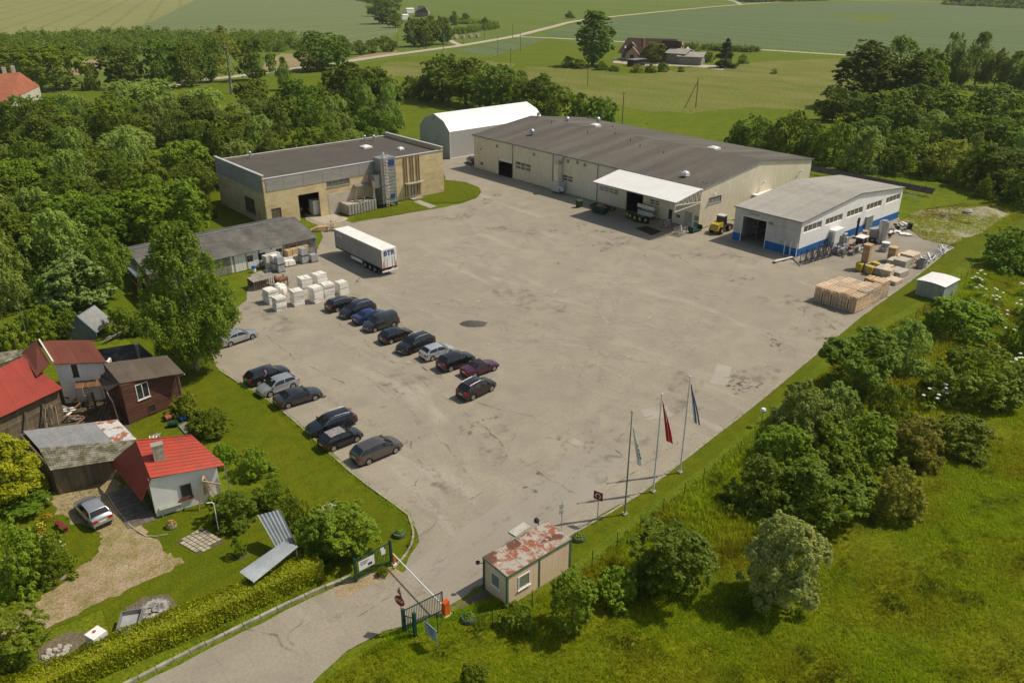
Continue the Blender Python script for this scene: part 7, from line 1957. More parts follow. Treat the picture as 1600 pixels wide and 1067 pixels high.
p = at(441, 447); T = thing('brown_stillage', 'rusty brown stillage behind the foam bag', 'stillage', p)
mb = MB(); s_ = .6
for xx in (-s_, s_):
 for yy in (-s_, s_): mb.box(xx - .06, xx + .06, yy - .06, yy + .06, 0, 1.5)
mb.part('post', mat('rusty_steel', (.24, .12, .055), (.16, .085, .045), sc=2), T, 0); Mbox(-.7, .7, -.7, .7, .9, 1.2).part('tray', mat('rusty_steel', (.24, .12, .055)), T, 0)
# timber beside the shed end
p = at(508, 360); T = thing('timber_stack', 'stack of fresh boards and a broken pallet at the shed\'s right end', 'timber stack', p)
for k in range(5): Mobox((-.8 + .12 * k, .5, .12 + .12 * k), 1.1 - .1 * k, 3.0 - .3 * k, .1, .9 + .06 * k).part('board_layer', WOOD, T, 0)
for k in range(8): Mobox((1.0 + RND.uniform(-.5, .5), -1. + RND.uniform(-.5, .6), .2 + .18 * k), 1.5, .18, .1, RND.uniform(0, 3), RND.uniform(-.5, .5)).part('loose_board', WOOD if k % 2 else OLDWOOD, T, 0)

# ------------------------------------------------------------------ in front of the brick building
CONCB = mat('grey_container_steel', (.42, .40, .34), (.33, .31, .26), rough=.7, sc=.7, fine=5)
for (u, v, sx, sy, lab) in ((545, 338, 2.9, 6.0, 'open steel waste container nearest the forklift'), (567.5, 332.5, 2.9, 6.0, 'open steel waste container beside the dust filter')):
 c = at(u, v); T = thing('waste_container', lab, 'container', (c.x, c.y, 0), 0, 'waste containers'); h = 2.0
 for b_ in ((0, sx, 0, .08), (0, sx, sy - .08, sy), (0, .08, .082, sy - .082), (sx - .08, sx, .082, sy - .082)): Mbox(b_[0], b_[1], b_[2], b_[3], .12, h).part('side', CONCB, T, 0)
 Mbox(.09, sx - .09, .09, sy - .09, .12, h - .18).part('rubble_fill', mat('container_fill', (.46, .43, .36), (.30, .22, .15), sc=1.1, fine=5), T, 0)
 for k in range(5): Mbox(.15 + k * .6, .28 + k * .6, -.09, -.003, .12, h).part('rib', CONCB, T, 0)
 for k in range(7): Mbox(-.08, -.003, .3 + k * .85, .42 + k * .85, .12, h).part('rib', CONCB, T, 0)
 for k in range(6): Mobox((RND.uniform(.4, 2.4), RND.uniform(.6, 5.4), h - .12), .9, .5, .1, RND.uniform(0, 3), RND.uniform(-.2, .2)).part('scrap', (OLDWOOD, DECK, CONCB)[k % 3], T, 0)
 Mbox(.3, .5, .3, sy - .3, 0, .118).part('skid', DARKM, T, 0); Mbox(sx - .5, sx - .3, .3, sy - .3, 0, .118).part('skid', DARKM, T, 0)
YEL = mat('machine_yellow', (.55, .33, .03), (.45, .26, .03), rough=.5, sc=2)
p = at(487, 333); T = thing('forklift', 'yellow and black forklift at the brick building\'s open door', 'forklift', p, math.radians(75))
Mhexa([(-.9, -.55, .3), (.7, -.55, .3), (.7, .55, .3), (-.9, .55, .3), (-1., -.55, 1.1), (.5, -.5, .8), (.5, .5, .8), (-1., .55, 1.1)]).part('body', YEL, T, 0)
for x_, y_ in ((-.7, -.5), (-.7, .5), (.45, -.5), (.45, .5)): MB().bar((x_, y_, .8), (x_ * .85, y_ * .9, 2.15), .07).part('cab_post', DARKM, T, 0)
Mbox(-.75, .55, -.55, .55, 2.15, 2.22).part('roof_guard', DARKM, T, 0); Mbox(-.5, .0, -.25, .25, 1.0, 1.3).part('seat', TRIM, T, 0)
for y_ in (-.35, .35): Mbox(.85, .97, y_ - .06, y_ + .06, .1, 2.5).part('mast', DARKM, T, 0); Mbox(.98, 2.1, y_ - .06, y_ + .06, .08, .13).part('fork', DARKM, T, 0)
for x_, y_ in ((.5, -.52), (.5, .52), (-.65, -.5), (-.65, .5)): Mtube([(x_, y_ - .1, .3), (x_, y_ + .1, .3)], .3, 12).part('wheel', TYRE_M, T, 0)
p = at(463, 331); T = thing('white_sack', 'white sacks heaped by the small plank door of the brick building', 'sacks', p)
for k in range(3): Mlathe((k * .5, .1 * k, 0), [(.001, 0), (.35, 0), (.42, .25), (.3, .55), (.001, .62)], 8).part('sack', FOAM, T, w=False, smooth=True)

# ------------------------------------------------------------------ along the warehouse
def bin_(p, lab, m, lidm, w=1.2, d=.8, h=1.25, rz=0., group='wheeled bins', tag_m=None):
 T = thing('wheeled_bin', lab, 'bin', (p[0], p[1], .0), rz, group)
 Mhexa([(-w * .42, -d * .42, .15), (w * .42, -d * .42, .15), (w * .42, d * .42, .15), (-w * .42, d * .42, .15), (-w / 2, -d / 2, h), (w / 2, -d / 2, h), (w / 2, d / 2, h), (-w / 2, d / 2, h)]).part('body', m, T, 0)
 Mhexa([(-w * .52, -d * .54, h + .002), (w * .52, -d * .54, h + .002), (w * .52, d * .52, h + .002), (-w * .52, d * .52, h + .002), (-w * .48, -d * .46, h + .10), (w * .48, -d * .46, h + .10), (w * .48, d * .5, h + .18), (-w * .48, d * .5, h + .18)]).part('lid', lidm, T, 0)
 Mbox(-w * .56, w * .56, -d * .1, d * .1, h - .15, h - .06).part('handle_bar', m, T, 0)
 for xx in (-w * .36, w * .36):
  for yy in (-d * .3, d * .3): Mtube([(xx - .03, yy, .1), (xx + .03, yy, .1)], .1, 8).part('wheel', TYRE_M, T, 0)
 if tag_m: Mbox(-w / 2 - .012, -w / 2 + .03, -.22, .22, .55, .95).part('label_plate', tag_m, T, 0)
 return T
GREENP, GREEND, YELP = mat('green_plastic', (.045, .10, .03), sc=2, rough=.5), mat('dark_green_plastic', (.018, .05, .022), sc=2, rough=.5), mat('yellow_plastic', (.58, .42, .04), sc=2, rough=.5)
PALEL = mat('yellow_green_label', (.50, .55, .16), sc=6)
p = at(905, 324); bin_(p, 'green four-wheeled bin left of the green skip', GREEND, GREENP)
pts = [at(986, 343), at(993, 346.5), at(1001, 348.5), at(1010, 350), at(981, 340)]
for i, q in enumerate(pts): bin_(q, ['second dark bin in the row under the canopy', 'third dark bin under the canopy, green labelled', 'fourth dark bin under the canopy', 'rightmost dark bin under the canopy', 'leftmost green bin of the row under the canopy'][i], (GREEND, BLACK, GREEND, BLACK, GREENP)[i], (GREEND, GREEND, GREENP, BLACK, GREENP)[i], .7, .8, 1.1, 0, 'bins under the canopy', PALEL)
c = at(938, 333); T = thing('skip', 'dark green skip full of red bricks', 'skip', (c.x, c.y, 0), PI / 2 + .1)
SKG = mat('skip_green', (.012, .065, .03), (.01, .045, .022), rough=.5, sc=1.5)
lo_, hi_ = 1.1, 1.9; q = [(-lo_, -.8, .1), (lo_, -.8, .1), (lo_, .8, .1), (-lo_, .8, .1)]; Q = [(-hi_, -.95, 1.4), (hi_, -.95, 1.4), (hi_, .95, 1.4), (-hi_, .95, 1.4)]
for i in range(4):
 j = (i + 1) % 4; Mprism([q[i], q[j], Q[j], Q[i]], (0, 0, .06) if False else tuple(UP(0) + (VV((-(q[i][0] + q[j][0]), -(q[i][1] + q[j][1]), 0)).normalized() * .05))).part('side', SKG, T, 0)
Mhexa(q + [(x * .999, y * .999, .16) for x, y, z in q]).part('floor', SKG, T, 0)
REDB = mat('red_rubble', (.30, .10, .055), (.38, .22, .15), sc=3, obr=.2)
Mhexa([(-1.5, -.82, .9), (1.5, -.82, .9), (1.5, .82, .9), (-1.5, .82, .9), (-.5, -.3, 1.6), (.5, -.3, 1.6), (.5, .3, 1.6), (-.5, .3, 1.6)]).part('brick_rubble', REDB, T, 0)
for k in range(26): Mobox((RND.gauss(0, .6), RND.gauss(0, .32), 1.28 + RND.uniform(0, .3)), .28, .14, .1, RND.uniform(0, 3), RND.uniform(-.6, .6)).part('brick', REDB, T, 0)
for yy in (-.9, .9): Mbox(-.1, .1, yy - .06, yy + .06, .9, 1.5).part('lug', SKG, T, 0)
p = at(957, 328); T = thing('board_pile', 'small pile of boards right of the green skip', 'boards', p)
for k in range(4): Mobox((0, 0, .06 + k * .09), 1.8, .9 - .1 * k, .07, .3 + .1 * k).part('board', OLDWOOD, T, 0)
# pallet boxes and trestle stuff under the canopy
p = at(1008, 340); T = thing('material_rack', 'stack of window profiles on timber trestles under the white canopy', 'rack', p, PI / 2)
for k in range(6): Mbox(-2.2 + .05 * k, 2.2 - .05 * k, -.6 + .1 * k, -.52 + .1 * k + .06, 1.5 + .1 * (k % 2), 2.0 + .1 * (k % 3)).part('profile', WHITE if k % 2 else GREYM, T, 0)
for k in range(14): z_ = .5 + k // 3 * .18; a_ = RND.uniform(-2.1, -1.4); Mbox(a_, a_ + RND.uniform(2.4, 3.8), -.68 + k % 3 * .46, -.26 + k % 3 * .46, z_, z_ + RND.uniform(.08, .16)).part('timber', (WOOD, GREYWOOD, WHITEP)[k % 3 if k % 4 else 2], T, 0)
for xx in (-1.7, 0, 1.7): Mbox(xx - .1, xx + .1, -.7, .7, 0, .5).part('trestle', OLDWOOD, T, 0)
for u, v, lab in ((1040, 356, 'wire scrap cage filled with offcuts, left'), (1063, 367, 'pale scrap cage in the sun at the warehouse corner')):
 p = at(u, v); T = thing('scrap_cage', lab, 'cage', p, .15); mt = GALV
 for xx in (-1., 1.):
  for yy in (-.6, .6): Mbox(xx - .04, xx + .04, yy - .04, yy + .04, 0, 1.3).part('post', mt, T, 0)
 for z in (.15, .5, .85, 1.25):
  mb = MB(); mb.box(-1, 1, -.63, -.6, z, z + .06); mb.box(-1, 1, .6, .63, z, z + .06); mb.box(-1.03, -1, -.6, .6, z, z + .06); mb.box(1., 1.03, -.6, .6, z, z + .06); mb.part('rail', mt, T, 0)
 for k in range(14): Mobox((RND.uniform(-.8, .8), RND.uniform(-.45, .45), .35 + k * .08), RND.uniform(.3, 1.2), .1, .08, RND.uniform(0, 3), RND.uniform(-.9, .9)).part('offcut', (WHITE, GALV, GREYM)[k % 3], T, 0)
Mprism([VV((p_.x, p_.y, .01)) for p_ in pxs([(993, 357), (1010, 353), (1034, 362), (1018, 368)])], (0, 0, .03)).solo('floor_mat', mat('brown_mat', (.055, .035, .025), sc=3, rough=.95), 'dark brown mat lying on the concrete under the canopy', 'mat')
p = at(1086, 362); T = thing('green_trolley', 'low green mesh trolley at the warehouse corner', 'trolley', p)
Mbox(-1.3, 1.3, -.5, .5, .25, .35).part('deck', SKG, T, 0)
for xx in (-1.25, 1.25): Mbox(xx - .03, xx + .03, -.5, .5, .352, 1.0).part('end_frame', SKG, T, 0)
for xx in (-1., 1.):
 for yy in (-.4, .4): Mtube([(xx, yy - .05, .12), (xx, yy + .05, .12)], .12, 8).part('wheel', TYRE_M, T, 0)
# wheel loader
p = at(1122, 363); T = thing('wheel_loader', 'yellow wheel loader with a dark glazed cab beside the blue and white hall', 'loader', (p.x + .5, p.y, 0), math.radians(8)); WLY = mat('loader_yellow', (.50, .36, .04), (.42, .29, .03), sc=1.5, rough=.5)
Mhexa([(-2.3, -.75, .7), (-.4, -.75, .7), (-.4, .75, .7), (-2.3, .75, .7), (-2.2, -.7, 1.75), (-.4, -.7, 1.9), (-.4, .7, 1.9), (-2.2, .7, 1.75)]).part('engine_hood', WLY, T, 0)
Mbox(-.38, 1.9, -.45, .45, .6, 1.1).part('frame', GREYM, T, 0)
for x_, y_ in ((-.45, -.65), (-.45, .65), (.75, -.65), (.75, .65)): MB().bar((x_, y_, 1.1), (x_ * .9 + .05, y_ * .88, 2.75), .1).part('cab_post', DARKM, T, 0)
Mhexa([(-.42, -.62, 1.2), (.72, -.62, 1.2), (.72, .62, 1.2), (-.42, .62, 1.2), (-.32, -.54, 2.7), (.66, -.54, 2.7), (.66, .54, 2.7), (-.32, .54, 2.7)]).part('cab_glass', CARGLASS, T, 0)
Mbox(-.55, .85, -.7, .7, 2.75, 2.9).part('cab_roof', mat('pale_cab_roof', (.50, .52, .50)), T, 0)
for x_ in (-1.3, 1.3):
 for y_ in (-.85, .85):
  w_ = Mtube([(x_, y_ - .22, .62), (x_, y_ + .22, .62)], .62, 16).part('wheel', TYRE_M, T, w=False, smooth=True); Mtube([(x_, y_ - .24, .62), (x_, y_ + .24, .62)], .3, 12).part('rim', WLY, w_, 0)
for y_ in (-.35, .35): MB().bar((.9, y_, 1.5), (2.6, y_, .6), .14, .22).part('lift_arm', GREYM, T, 0)
Mhexa([(2.5, -1.0, .1), (3.5, -1.0, .05), (3.5, 1.0, .05), (2.5, 1.0, .1), (2.5, -1.0, .95), (3.2, -1.0, .5), (3.2, 1.0, .5), (2.5, 1.0, .95)]).part('bucket', GREYM, T, 0)
# crowd barriers at the warehouse's far corner
for i, (u, v) in enumerate(((741, 266), (748, 268.5), (755, 271), (762, 273))):
 p = at(u, v); T = thing('crowd_barrier', 'pale crowd barrier by the far roller door', 'barrier', p, PI / 2 + .05, 'crowd barriers by the far roller door'); mb = MB(); mb.bar((-.75, 0, 1.05), (.75, 0, 1.05), .05); mb.bar((-.75, 0, .3), (.75, 0, .3), .05); mb.part('frame', GALV, T, 0)
 for k in range(6): MB().bar((-.75 + .3 * k, 0, .1), (-.75 + .3 * k, 0, 1.03), .035).part('bar', GALV, T, 0)

# ------------------------------------------------------------------ beside the blue and white hall
FRB = mat('blue_frame_paint', (.018, .035, .10), (.03, .03, .045), rough=.5, sc=2)
a, b = at(1258, 414), at(1308, 399)
d_ = (b - a).normalized(); n_ = VV((-d_.y, d_.x, 0)); L_ = (b - a).length
LABF = ['blue steel transport frame at the front left of the frame row', 'second blue steel frame in the row by the blue plinth', 'third blue steel frame, holding slats', 'fourth blue steel frame of the row', 'blue steel frame at the right end of the row', 'blue steel frame standing behind the row']
for k in range(6):
 o_ = a + d_ * (L_ / 5 * min(k, 4)) + n_ * (.1 if k < 5 else 1.4)
 T = thing('transport_frame', LABF[k], 'frame', (o_.x, o_.y, 0), math.atan2(d_.y, d_.x) + RND.uniform(-.08, .08), 'blue transport frames')
 mb = MB()
 for yy in (0, .9):
  for xx in (0, 1.2): mb.bar((xx, yy, .15), (xx, yy, 1.9), .07)
  mb.bar((0, yy, .2), (1.2, yy, .2), .07); mb.bar((0, yy, 1.8), (1.2, yy, 1.8), .06); mb.bar((0, yy, .3), (1.2, yy, 1.7), .04); mb.bar((0, yy, 1.), (1.2, yy, 1.), .05)
 for xx in (0, 1.2): mb.bar((xx, 0, .25), (xx, .9, .25), .07); mb.bar((xx, 0, 1.8), (xx, .9, 1.8), .06)
 mb.part('frame', FRB, T, 0)
 for j in range(6): MB().bar((.1 + j * .2, .05, .4), (.1 + j * .2, .85, 1.6 - .1 * (j % 3)), .035).part('stay', (FRB, OLDWOOD, GREYM)[(k + j) % 3], T, 0)
 for xx in (.08, 1.12):
  for yy in (.05, .85): Mtube([(xx - .03, yy, .09), (xx + .03, yy, .09)], .09, 8).part('castor', TYRE_M, T, 0)
a, b = at(1210, 411), at(1238, 404); T = thing('dolly', 'long white beam on small wheels in front of the hall corner', 'dolly', a); d_ = b - a
MB().bar(a + UP(.25), b + UP(.25), .28, .14).part('beam', WHITE, T)
for f in (.0, .5, .95): q = a + d_ * f; Mbox(q.x - .3, q.x + .3, q.y - .2, q.y + .2, .0, .175).part('wheel_block', DARKM, T)
a, b = at(1238, 404), at(1250, 416); MB().bar(a + UP(.1), b + UP(.1), .1).bar(a + VV((.5, .5, .1)), b + VV((.5, .5, .1)), .1).bar(a + UP(.1), a + VV((.5, .5, .1)), .08).bar(b + UP(.1), b + VV((.5, .5, .1)), .08).solo('ladder_frame', GALV, 'flat metal ladder frame lying beside the white dolly beam', 'frame')
for u, lab in ((1224, 'white post leaning at the hall front, left'), (1233, 'white post leaning at the hall corner'), (1243, 'pale post at the hall\'s front corner')):
 p = at(u, 398 + (u - 1224) * .25); MB().bar(p, p + VV((.15, .1, 2.2)), .1).solo('post', WHITE, lab, 'post')
# scrap machines
def machine(u, v, lab, parts, name='machine', rz=0., cat='machine'):
 T = thing(name, lab, cat, at(u, v), rz, 'discarded machines by the hall')
 for nm, bx, m_ in parts:
  if len(bx) == 6: Mbox(*bx).part(nm, m_, T, 0)
  else: Mtube([bx[0], bx[1]], bx[2], 10).part(nm, m_, T, w=False, smooth=True)
 return T
BEIGE = mat('beige_machine', (.40, .36, .24), (.30, .27, .18), sc=2); LGREY = mat('light_grey_machine', (.42, .42, .40), (.30, .30, .29), sc=1.5); REDP = mat('red_paint', (.42, .04, .03), sc=2)
machine(1301, 385, 'big white box cabinet standing against the blue plinth', [('cabinet', (-.2, 2.6, -.2, 2.0, 0, 2.6), WHITE), ('door', (-.24, -.203, .2, 1.4, .2, 2.2), LGREY)], 'cabinet', cat='cabinet')
machine(1317, 394, 'grey machine with a beige hopper beside the white cabinet', [('base', (0, 1.6, 0, 1.2, 0, 1.2), LGREY), ('column', (.1, .7, .2, 1., 1.203, 2.4), GREYM), ('hopper', (.75, 1.6, .1, 1.1, 1.203, 2.1), BEIGE), ('motor', ((.3, .5, 2.6), (1.2, .5, 2.6), .22), LGREY), ('panel', (-.06, -.003, .2, .8, .4, 1.0), DARKM)])
machine(1308, 399, 'low grey machine with drums in front of the cabinet', [('base', (0, 2.2, 0, 1., .1, .8), LGREY), ('drum', ((.4, -.2, .7), (.4, -.9, .7), .45), GREYM), ('drum', ((1.4, -.2, .6), (1.4, -.8, .6), .35), DARKM), ('cover', (.2, 1.2, .1, .9, .803, 1.2), GALV)])
machine(1333, 400, 'aluminium framed machine lying on its side with vents', [('frame', (0, 2.3, 0, .2, .1, 1.4), GALV), ('grille', (.2, 1.2, -.04, -.003, .3, 1.2), DARKM), ('fan', ((1.6, -.08, .8), (1.6, -.002, .8), .35), WHITE), ('base', (0, 2.3, .203, 1., 0, .5), GREYM)])
machine(1352, 397, 'machine end with two round white rollers', [('frame', (0, 1.3, 0, .4, .1, .9), GREYM), ('roller', ((.35, -.1, .5), (.35, 0, .5), .24), WHITE), ('roller', ((.95, -.1, .5), (.95, 0, .5), .24), WHITE)])
machine(1345, 383, 'table machine with a white top in the middle of the scrap', [('top', (-.9, 1.2, -.6, .8, 1.3, 1.42), WHITE), ('leg', (-.7, -.5, -.4, .6, 0, 1.297), DARKM), ('leg', (.7, .9, -.4, .6, 0, 1.297), DARKM), ('motor', ((-.2, 0, .8), (.5, 0, .8), .35), GREYM)])
machine(1337, 372, 'upright dark blue column among the scrap', [('column', (-.15, .15, -.15, .15, 0, 3.4), FRB), ('foot', (-.6, .6, -.4, .4, 0, .1), FRB), ('bracket', (-.14, .6, .153, .25, 2.6, 2.8), FRB)], 'column', cat='column')
machine(1352, 362, 'grey metal cabinet against the white hall wall', [('cabinet', (-.2, 2.0, 0, 1.4, 0, 2.4), GREYM), ('top', (-.25, 2.05, -.05, 1.45, 2.403, 2.5), LGREY)], 'cabinet', cat='cabinet')
machine(1350, 372, 'red and grey conveyor arm tilted over the scrap', [('bed', (-1., 1.4, -.3, .3, .6, .9), REDP), ('leg', (-.8, -.6, -.3, .3, 0, .597), GREYM), ('roller', ((1., -.4, 1.), (1., .4, 1.), .15), GALV), ('guard', (-.4, .4, -.35, .35, .903, 1.2), LGREY)], 'conveyor', .5, 'conveyor')
machine(1376, 380, 'tall silver tank with a cone bottom at the end of the scrap', [('tank', ((0, 0, .7), (0, 0, 3.6), .75), GALV), ('cone', ((0, 0, .1), (0, 0, .69), .45), GREYM), ('ladder', (-.9, -.8, -.2, .2, .2, 3.6), GALV), ('lid', ((0, 0, 3.602), (0, 0, 3.8), .5), LGREY)], 'tank', cat='tank')
machine(1365, 378, 'grey hopper beside the silver tank', [('hopper', (-.7, .7, -.7, .7, .9, 2.1), GREYM), ('leg', (-.6, -.45, -.6, .6, 0, .897), DARKM), ('leg', (.45, .6, -.6, .6, 0, .897), DARKM), ('lid', (-.8, .8, -.8, .8, 2.103, 2.2), LGREY)], 'hopper', cat='hopper')
machine(1382, 392, 'stack of galvanised rings and trays below the silver tank', [('tray', (-.8, .8, -.6, .6, .0, .35), GALV), ('tray', (-.7, .7, -.55, .6, .4, .7), GALV), ('drum', ((0, 0, .72), (0, 0, 1.3), .6), LGREY), ('lid', ((0, 0, 1.302), (0, 0, 1.4), .66), WHITE)], 'tray_stack', cat='trays')
for i in range(46):
 u = RND.uniform(1318, 1400); v = 398 - (u - 1318) * .38 + RND.uniform(-10, 4)
 p = at(u, v); m_ = (GALV, GREYM, DARKM, WHITE, LGREY, OLDWOOD, REDP)[i % 7 if i % 13 else 6]
 if i % 3: Mobox((p.x, p.y, RND.uniform(.1, .7)), RND.uniform(.4, 1.4), RND.uniform(.15, .5), RND.uniform(.08, .5), RND.uniform(0, 3), RND.uniform(-.5, .5)).solo('scrap_piece', m_, ('bright metal', 'grey', 'dark', 'white', 'pale grey', 'brown wooden', 'red')[i % 7 if i % 13 else 6] + ' loose scrap piece among the machines by the hall', 'scrap', 'scrap pieces by the hall')
 else: Mtube([(p.x, p.y, .2), (p.x + RND.uniform(-1, 1), p.y + RND.uniform(-.6, .6), RND.uniform(.2, 1.2))], RND.uniform(.05, .16), 7).solo('scrap_pipe', m_, 'loose pipe among the machines by the hall', 'pipe', 'scrap pipes by the hall')
for i, (u, v) in enumerate(((1392, 364), (1402, 362), (1410, 366), (1418, 367))):
 p = at(u, v); Mobox((p.x, p.y, .12), 1.6, 1., .1, .3 * i, .05).solo('white_board', WHITE, ['white board at the blue plinth\'s far end', 'second white board on the grass edge', 'white board leaning on the dark heap', 'white board lying alone on the grass'][i], 'board')
p = at(1408, 358); T = thing('junk_heap', 'dark heap with a black bin at the hall\'s far corner', 'heap', p)
for k in range(9): Mobox((RND.uniform(-1.2, 1.2), RND.uniform(-.8, .8), .3 + .09 * k), RND.uniform(.5, 1.2), .4, .3, RND.uniform(0, 3), RND.uniform(-.5, .5)).part('junk', (DARKM, GREYM, WHITE)[k % 3], T, 0)
MB().cyl((1.3, -.8, 0), .4, .95, 10, .46).part('bin', BLACK, T, 0)

# ------------------------------------------------------------------ pallets, timber, bins
def pallet_mesh(L_=1.04, W_=2.12):
 mb = MB()
 for k in range(4): x = -L_ / 2 + k * (L_ - .15) / 3; mb.box(x, x + .15, -W_ / 2, W_ / 2, .11, .165)
 for y in (-W_ / 2, -.06, W_ / 2 - .12):
  mb.box(-L_ / 2, L_ / 2, y, y + .12, .0, .05)
  for x in (-L_ / 2, -.05, L_ / 2 - .1): mb.box(x, x + .1, y, y + .12, .05, .11)
 return mb.mesh('pallet', mat('pallet_wood', (.80, .60, .40), (.68, .49, .31), sc=1.5, fine=14, obr=.18, rough=.85))
PM = pallet_mesh(); PM2 = pallet_mesh(); PM2.materials[0] = mat('weathered_pallet_wood', (.62, .52, .40), (.50, .41, .30), sc=1.5, fine=14, obr=.2)
o_ = at(1335.9, 490.8); pa0, pb0 = o_.x, o_.y
hid = MB()
PSTACK = [('front', 0), ('second', 1), ('third', 2), ('fourth', 3)]
NLAY = {0: [13, 13, 13, 14, 13], 1: [12, 13, 13, 14, 14], 2: [11, 12, 12, 13, 14], 3: [0, 0, 0, 7, 15]}
ORDW = ['', 'second', 'third', 'fourth', 'fifth', 'sixth', 'seventh', 'eighth', 'ninth', 'tenth', 'eleventh', 'twelfth', 'thirteenth', 'fourteenth', 'fifteenth', 'sixteenth', 'seventeenth']
COLW = ['nearest the lawn', 'second from the lawn', 'in the middle', 'second from the yard side', 'at the yard side']
npal = 0
for row, ns in NLAY.items():
 for col in range(5):            # col 0 stands at the lawn side
  n = ns[4 - col]
  if not n: continue
  cx, cy = pa0 + 1.1 + row * 2.27, pb0 + .58 + col * 1.2 + row * .06
  rz0 = RND.uniform(-.03, .03); lean = (RND.uniform(-.006, .006), RND.uniform(-.004, .004))
  for k in range(n):
   top_i = n - 1 - k
   vis = row == 0 or col == 0 or top_i < 2
   z = .012 + k * .168
   x, y = cx + lean[0] * k + RND.uniform(-.012, .012), cy + lean[1] * k + RND.uniform(-.012, .012)
   if not vis:
    hid.obox((x, y, z + .05), 1.9, .98, .1, rz0); continue
   w = link('pallet', PM if (row + col + k // 5) % 3 or row == 0 else PM2, None, (x, y, z)); w.rotation_euler = (0, 0, PI / 2 + rz0 + RND.uniform(-.015, .015))
   rw = ('front row' if row == 0 else 'second row' if row == 1 else 'third row' if row == 2 else 'fourth row')
   lab = f"{('top' if top_i == 0 else ORDW[top_i] + ' from the top')} pallet, {rw}, stack {COLW[col]}" 
   props(w, lab, 'pallet', 'pallets stacked at the yard corner'); ORG[w.name] = VV((x, y, z)); npal += 1
hid.struct('inner_pallets', WOOD, 'stuff')
# tall narrow stacks of crates
def crate_stack(u, v, n, e, sx, sy, lab):
 c = at(u, v); T = thing('crate_stack', lab, 'stack', (c.x + sx / 2, c.y + sy / 2, 0), .12, 'tall crate stacks')
 for k in range(n):
  j = RND.uniform(-.03, .03); Mbox(-sx / 2 + j, sx / 2 + j, -sy / 2, sy / 2, k * e, k * e + e - .05).part('crate', WOOD, T, 0)
  Mbox(-sx / 2 + j + .05, sx / 2 + j - .05, -sy / 2 + .05, sy / 2 - .05, k * e + e - .049, k * e + e - .001).part('batten', OLDWOOD, T, 0)
 Mbox(-sx / 2 - .05, sx / 2 + .05, -sy / 2 - .05, sy / 2 + .05, n * e, n * e + .06).part('top_board', WOOD, T, 0)
crate_stack(1352, 423, 22, .17, 1.2, 1.0, 'tall leaning stack of thin wooden crates by the yellow bins'); crate_stack(1395, 411, 13, .17, 1.3, 1.1, 'shorter stack of wooden crates behind the timber')
# timber packs
TIM = mat('grey_timber_pack', (.54, .49, .41), (.42, .38, .31), sc=1.5, fine=12, obr=.12); TIM2 = mat('pale_timber_pack', (.68, .56, .41), (.56, .44, .30), sc=1.5, fine=12, obr=.12)
for i, (u, v, sx, sy, nl, m_, lab) in enumerate(((1374, 432, 2.2, 2.4, 4, TIM, 'large grey timber pack beside the yellow bins'), (1366, 428, 1.4, 1.6, 4, TIM2, 'pale timber pack touching the yellow bins'), (1398, 420, 2.4, 1.5, 4, TIM, 'grey topped timber pack in the middle of the timber'), (1412, 423, 2.2, 1.8, 5, TIM, 'grey topped timber pack nearest the lawn'), (1412, 411, 2.4, 1.6, 3, TIM2, 'fresh timber pack at the back of the timber'), (1424, 414, 2.6, 1.9, 5, TIM2, 'large pale timber pack beside the metal heap'), (1406, 436, 2.6, 2.0, 3, TIM, 'low grey board pack at the lawn edge'), (1385, 428, 2.2, 1.2, 3, TIM2, 'striped pack of battens between grey packs'), (1399, 447, 2.2, 1.8, 2, TIM2, 'lowest pale timber pack near the pallets'), (1388, 438, 1.6, 1.3, 5, TIM2, 'tall pale batten pack behind the last pallet stack'))):
 c = at(u, v); T = thing('timber_pack', lab, 'timber', (c.x + sx / 2, c.y + sy / 2, 0), RND.uniform(-.05, .1), 'timber packs')
 for k in range(nl):
  nb = 8
  for j in range(nb): 
   if k < nl - 1 and 0 < j < nb - 1: continue
   Mbox(-sx / 2, sx / 2 + RND.uniform(-.1, .1), -sy / 2 + j * sy / nb + .01, -sy / 2 + (j + 1) * sy / nb - .01, .1 + k * .26, .1 + k * .26 + .21).part('board', m_, T, 0)
  if k < nl - 1: Mbox(-sx / 2 + .03, sx / 2 - .12, -sy / 2 + sy / nb, sy / 2 - sy / nb, .1 + k * .26, .1 + k * .26 + .205).part('inner_boards', m_, T, 0)
  for xx in (-sx * .35, sx * .35): Mbox(xx - .05, xx + .05, -sy / 2, sy / 2, .1 + k * .26 - .048 if k else 0, .1 + k * .26 - .002 if k else .098).part('bearer', OLDWOOD, T, 0)
p = at(1363, 441); T = thing('open_pallet', 'flat pallet of loose pale boards between pallets and timber', 'pallet', p, .1)
for k in range(6): Mbox(-.9, .9, -.9 + k * .3, -.65 + k * .3, .6 + .03 * (k % 2), .66 + .03 * (k % 2)).part('board', WOOD, T, 0)
for yy in (-.8, .8): Mbox(-.9, .9, yy - .08, yy + .08, 0, .6).part('bearer', WOOD, T, 0)
for (u, v), lab in (((1343, 425), 'yellow wheeled bin standing by itself left of the others'), ((1360, 430), 'front yellow wheeled bin next to the timber'), ((1368, 424), 'yellow wheeled bin half hidden behind the front one')):
 p = at(u, v); bin_((p.x + .3, p.y + .3), lab, YELP, YELP, .95, .85, 1.1, .1, 'yellow bins')
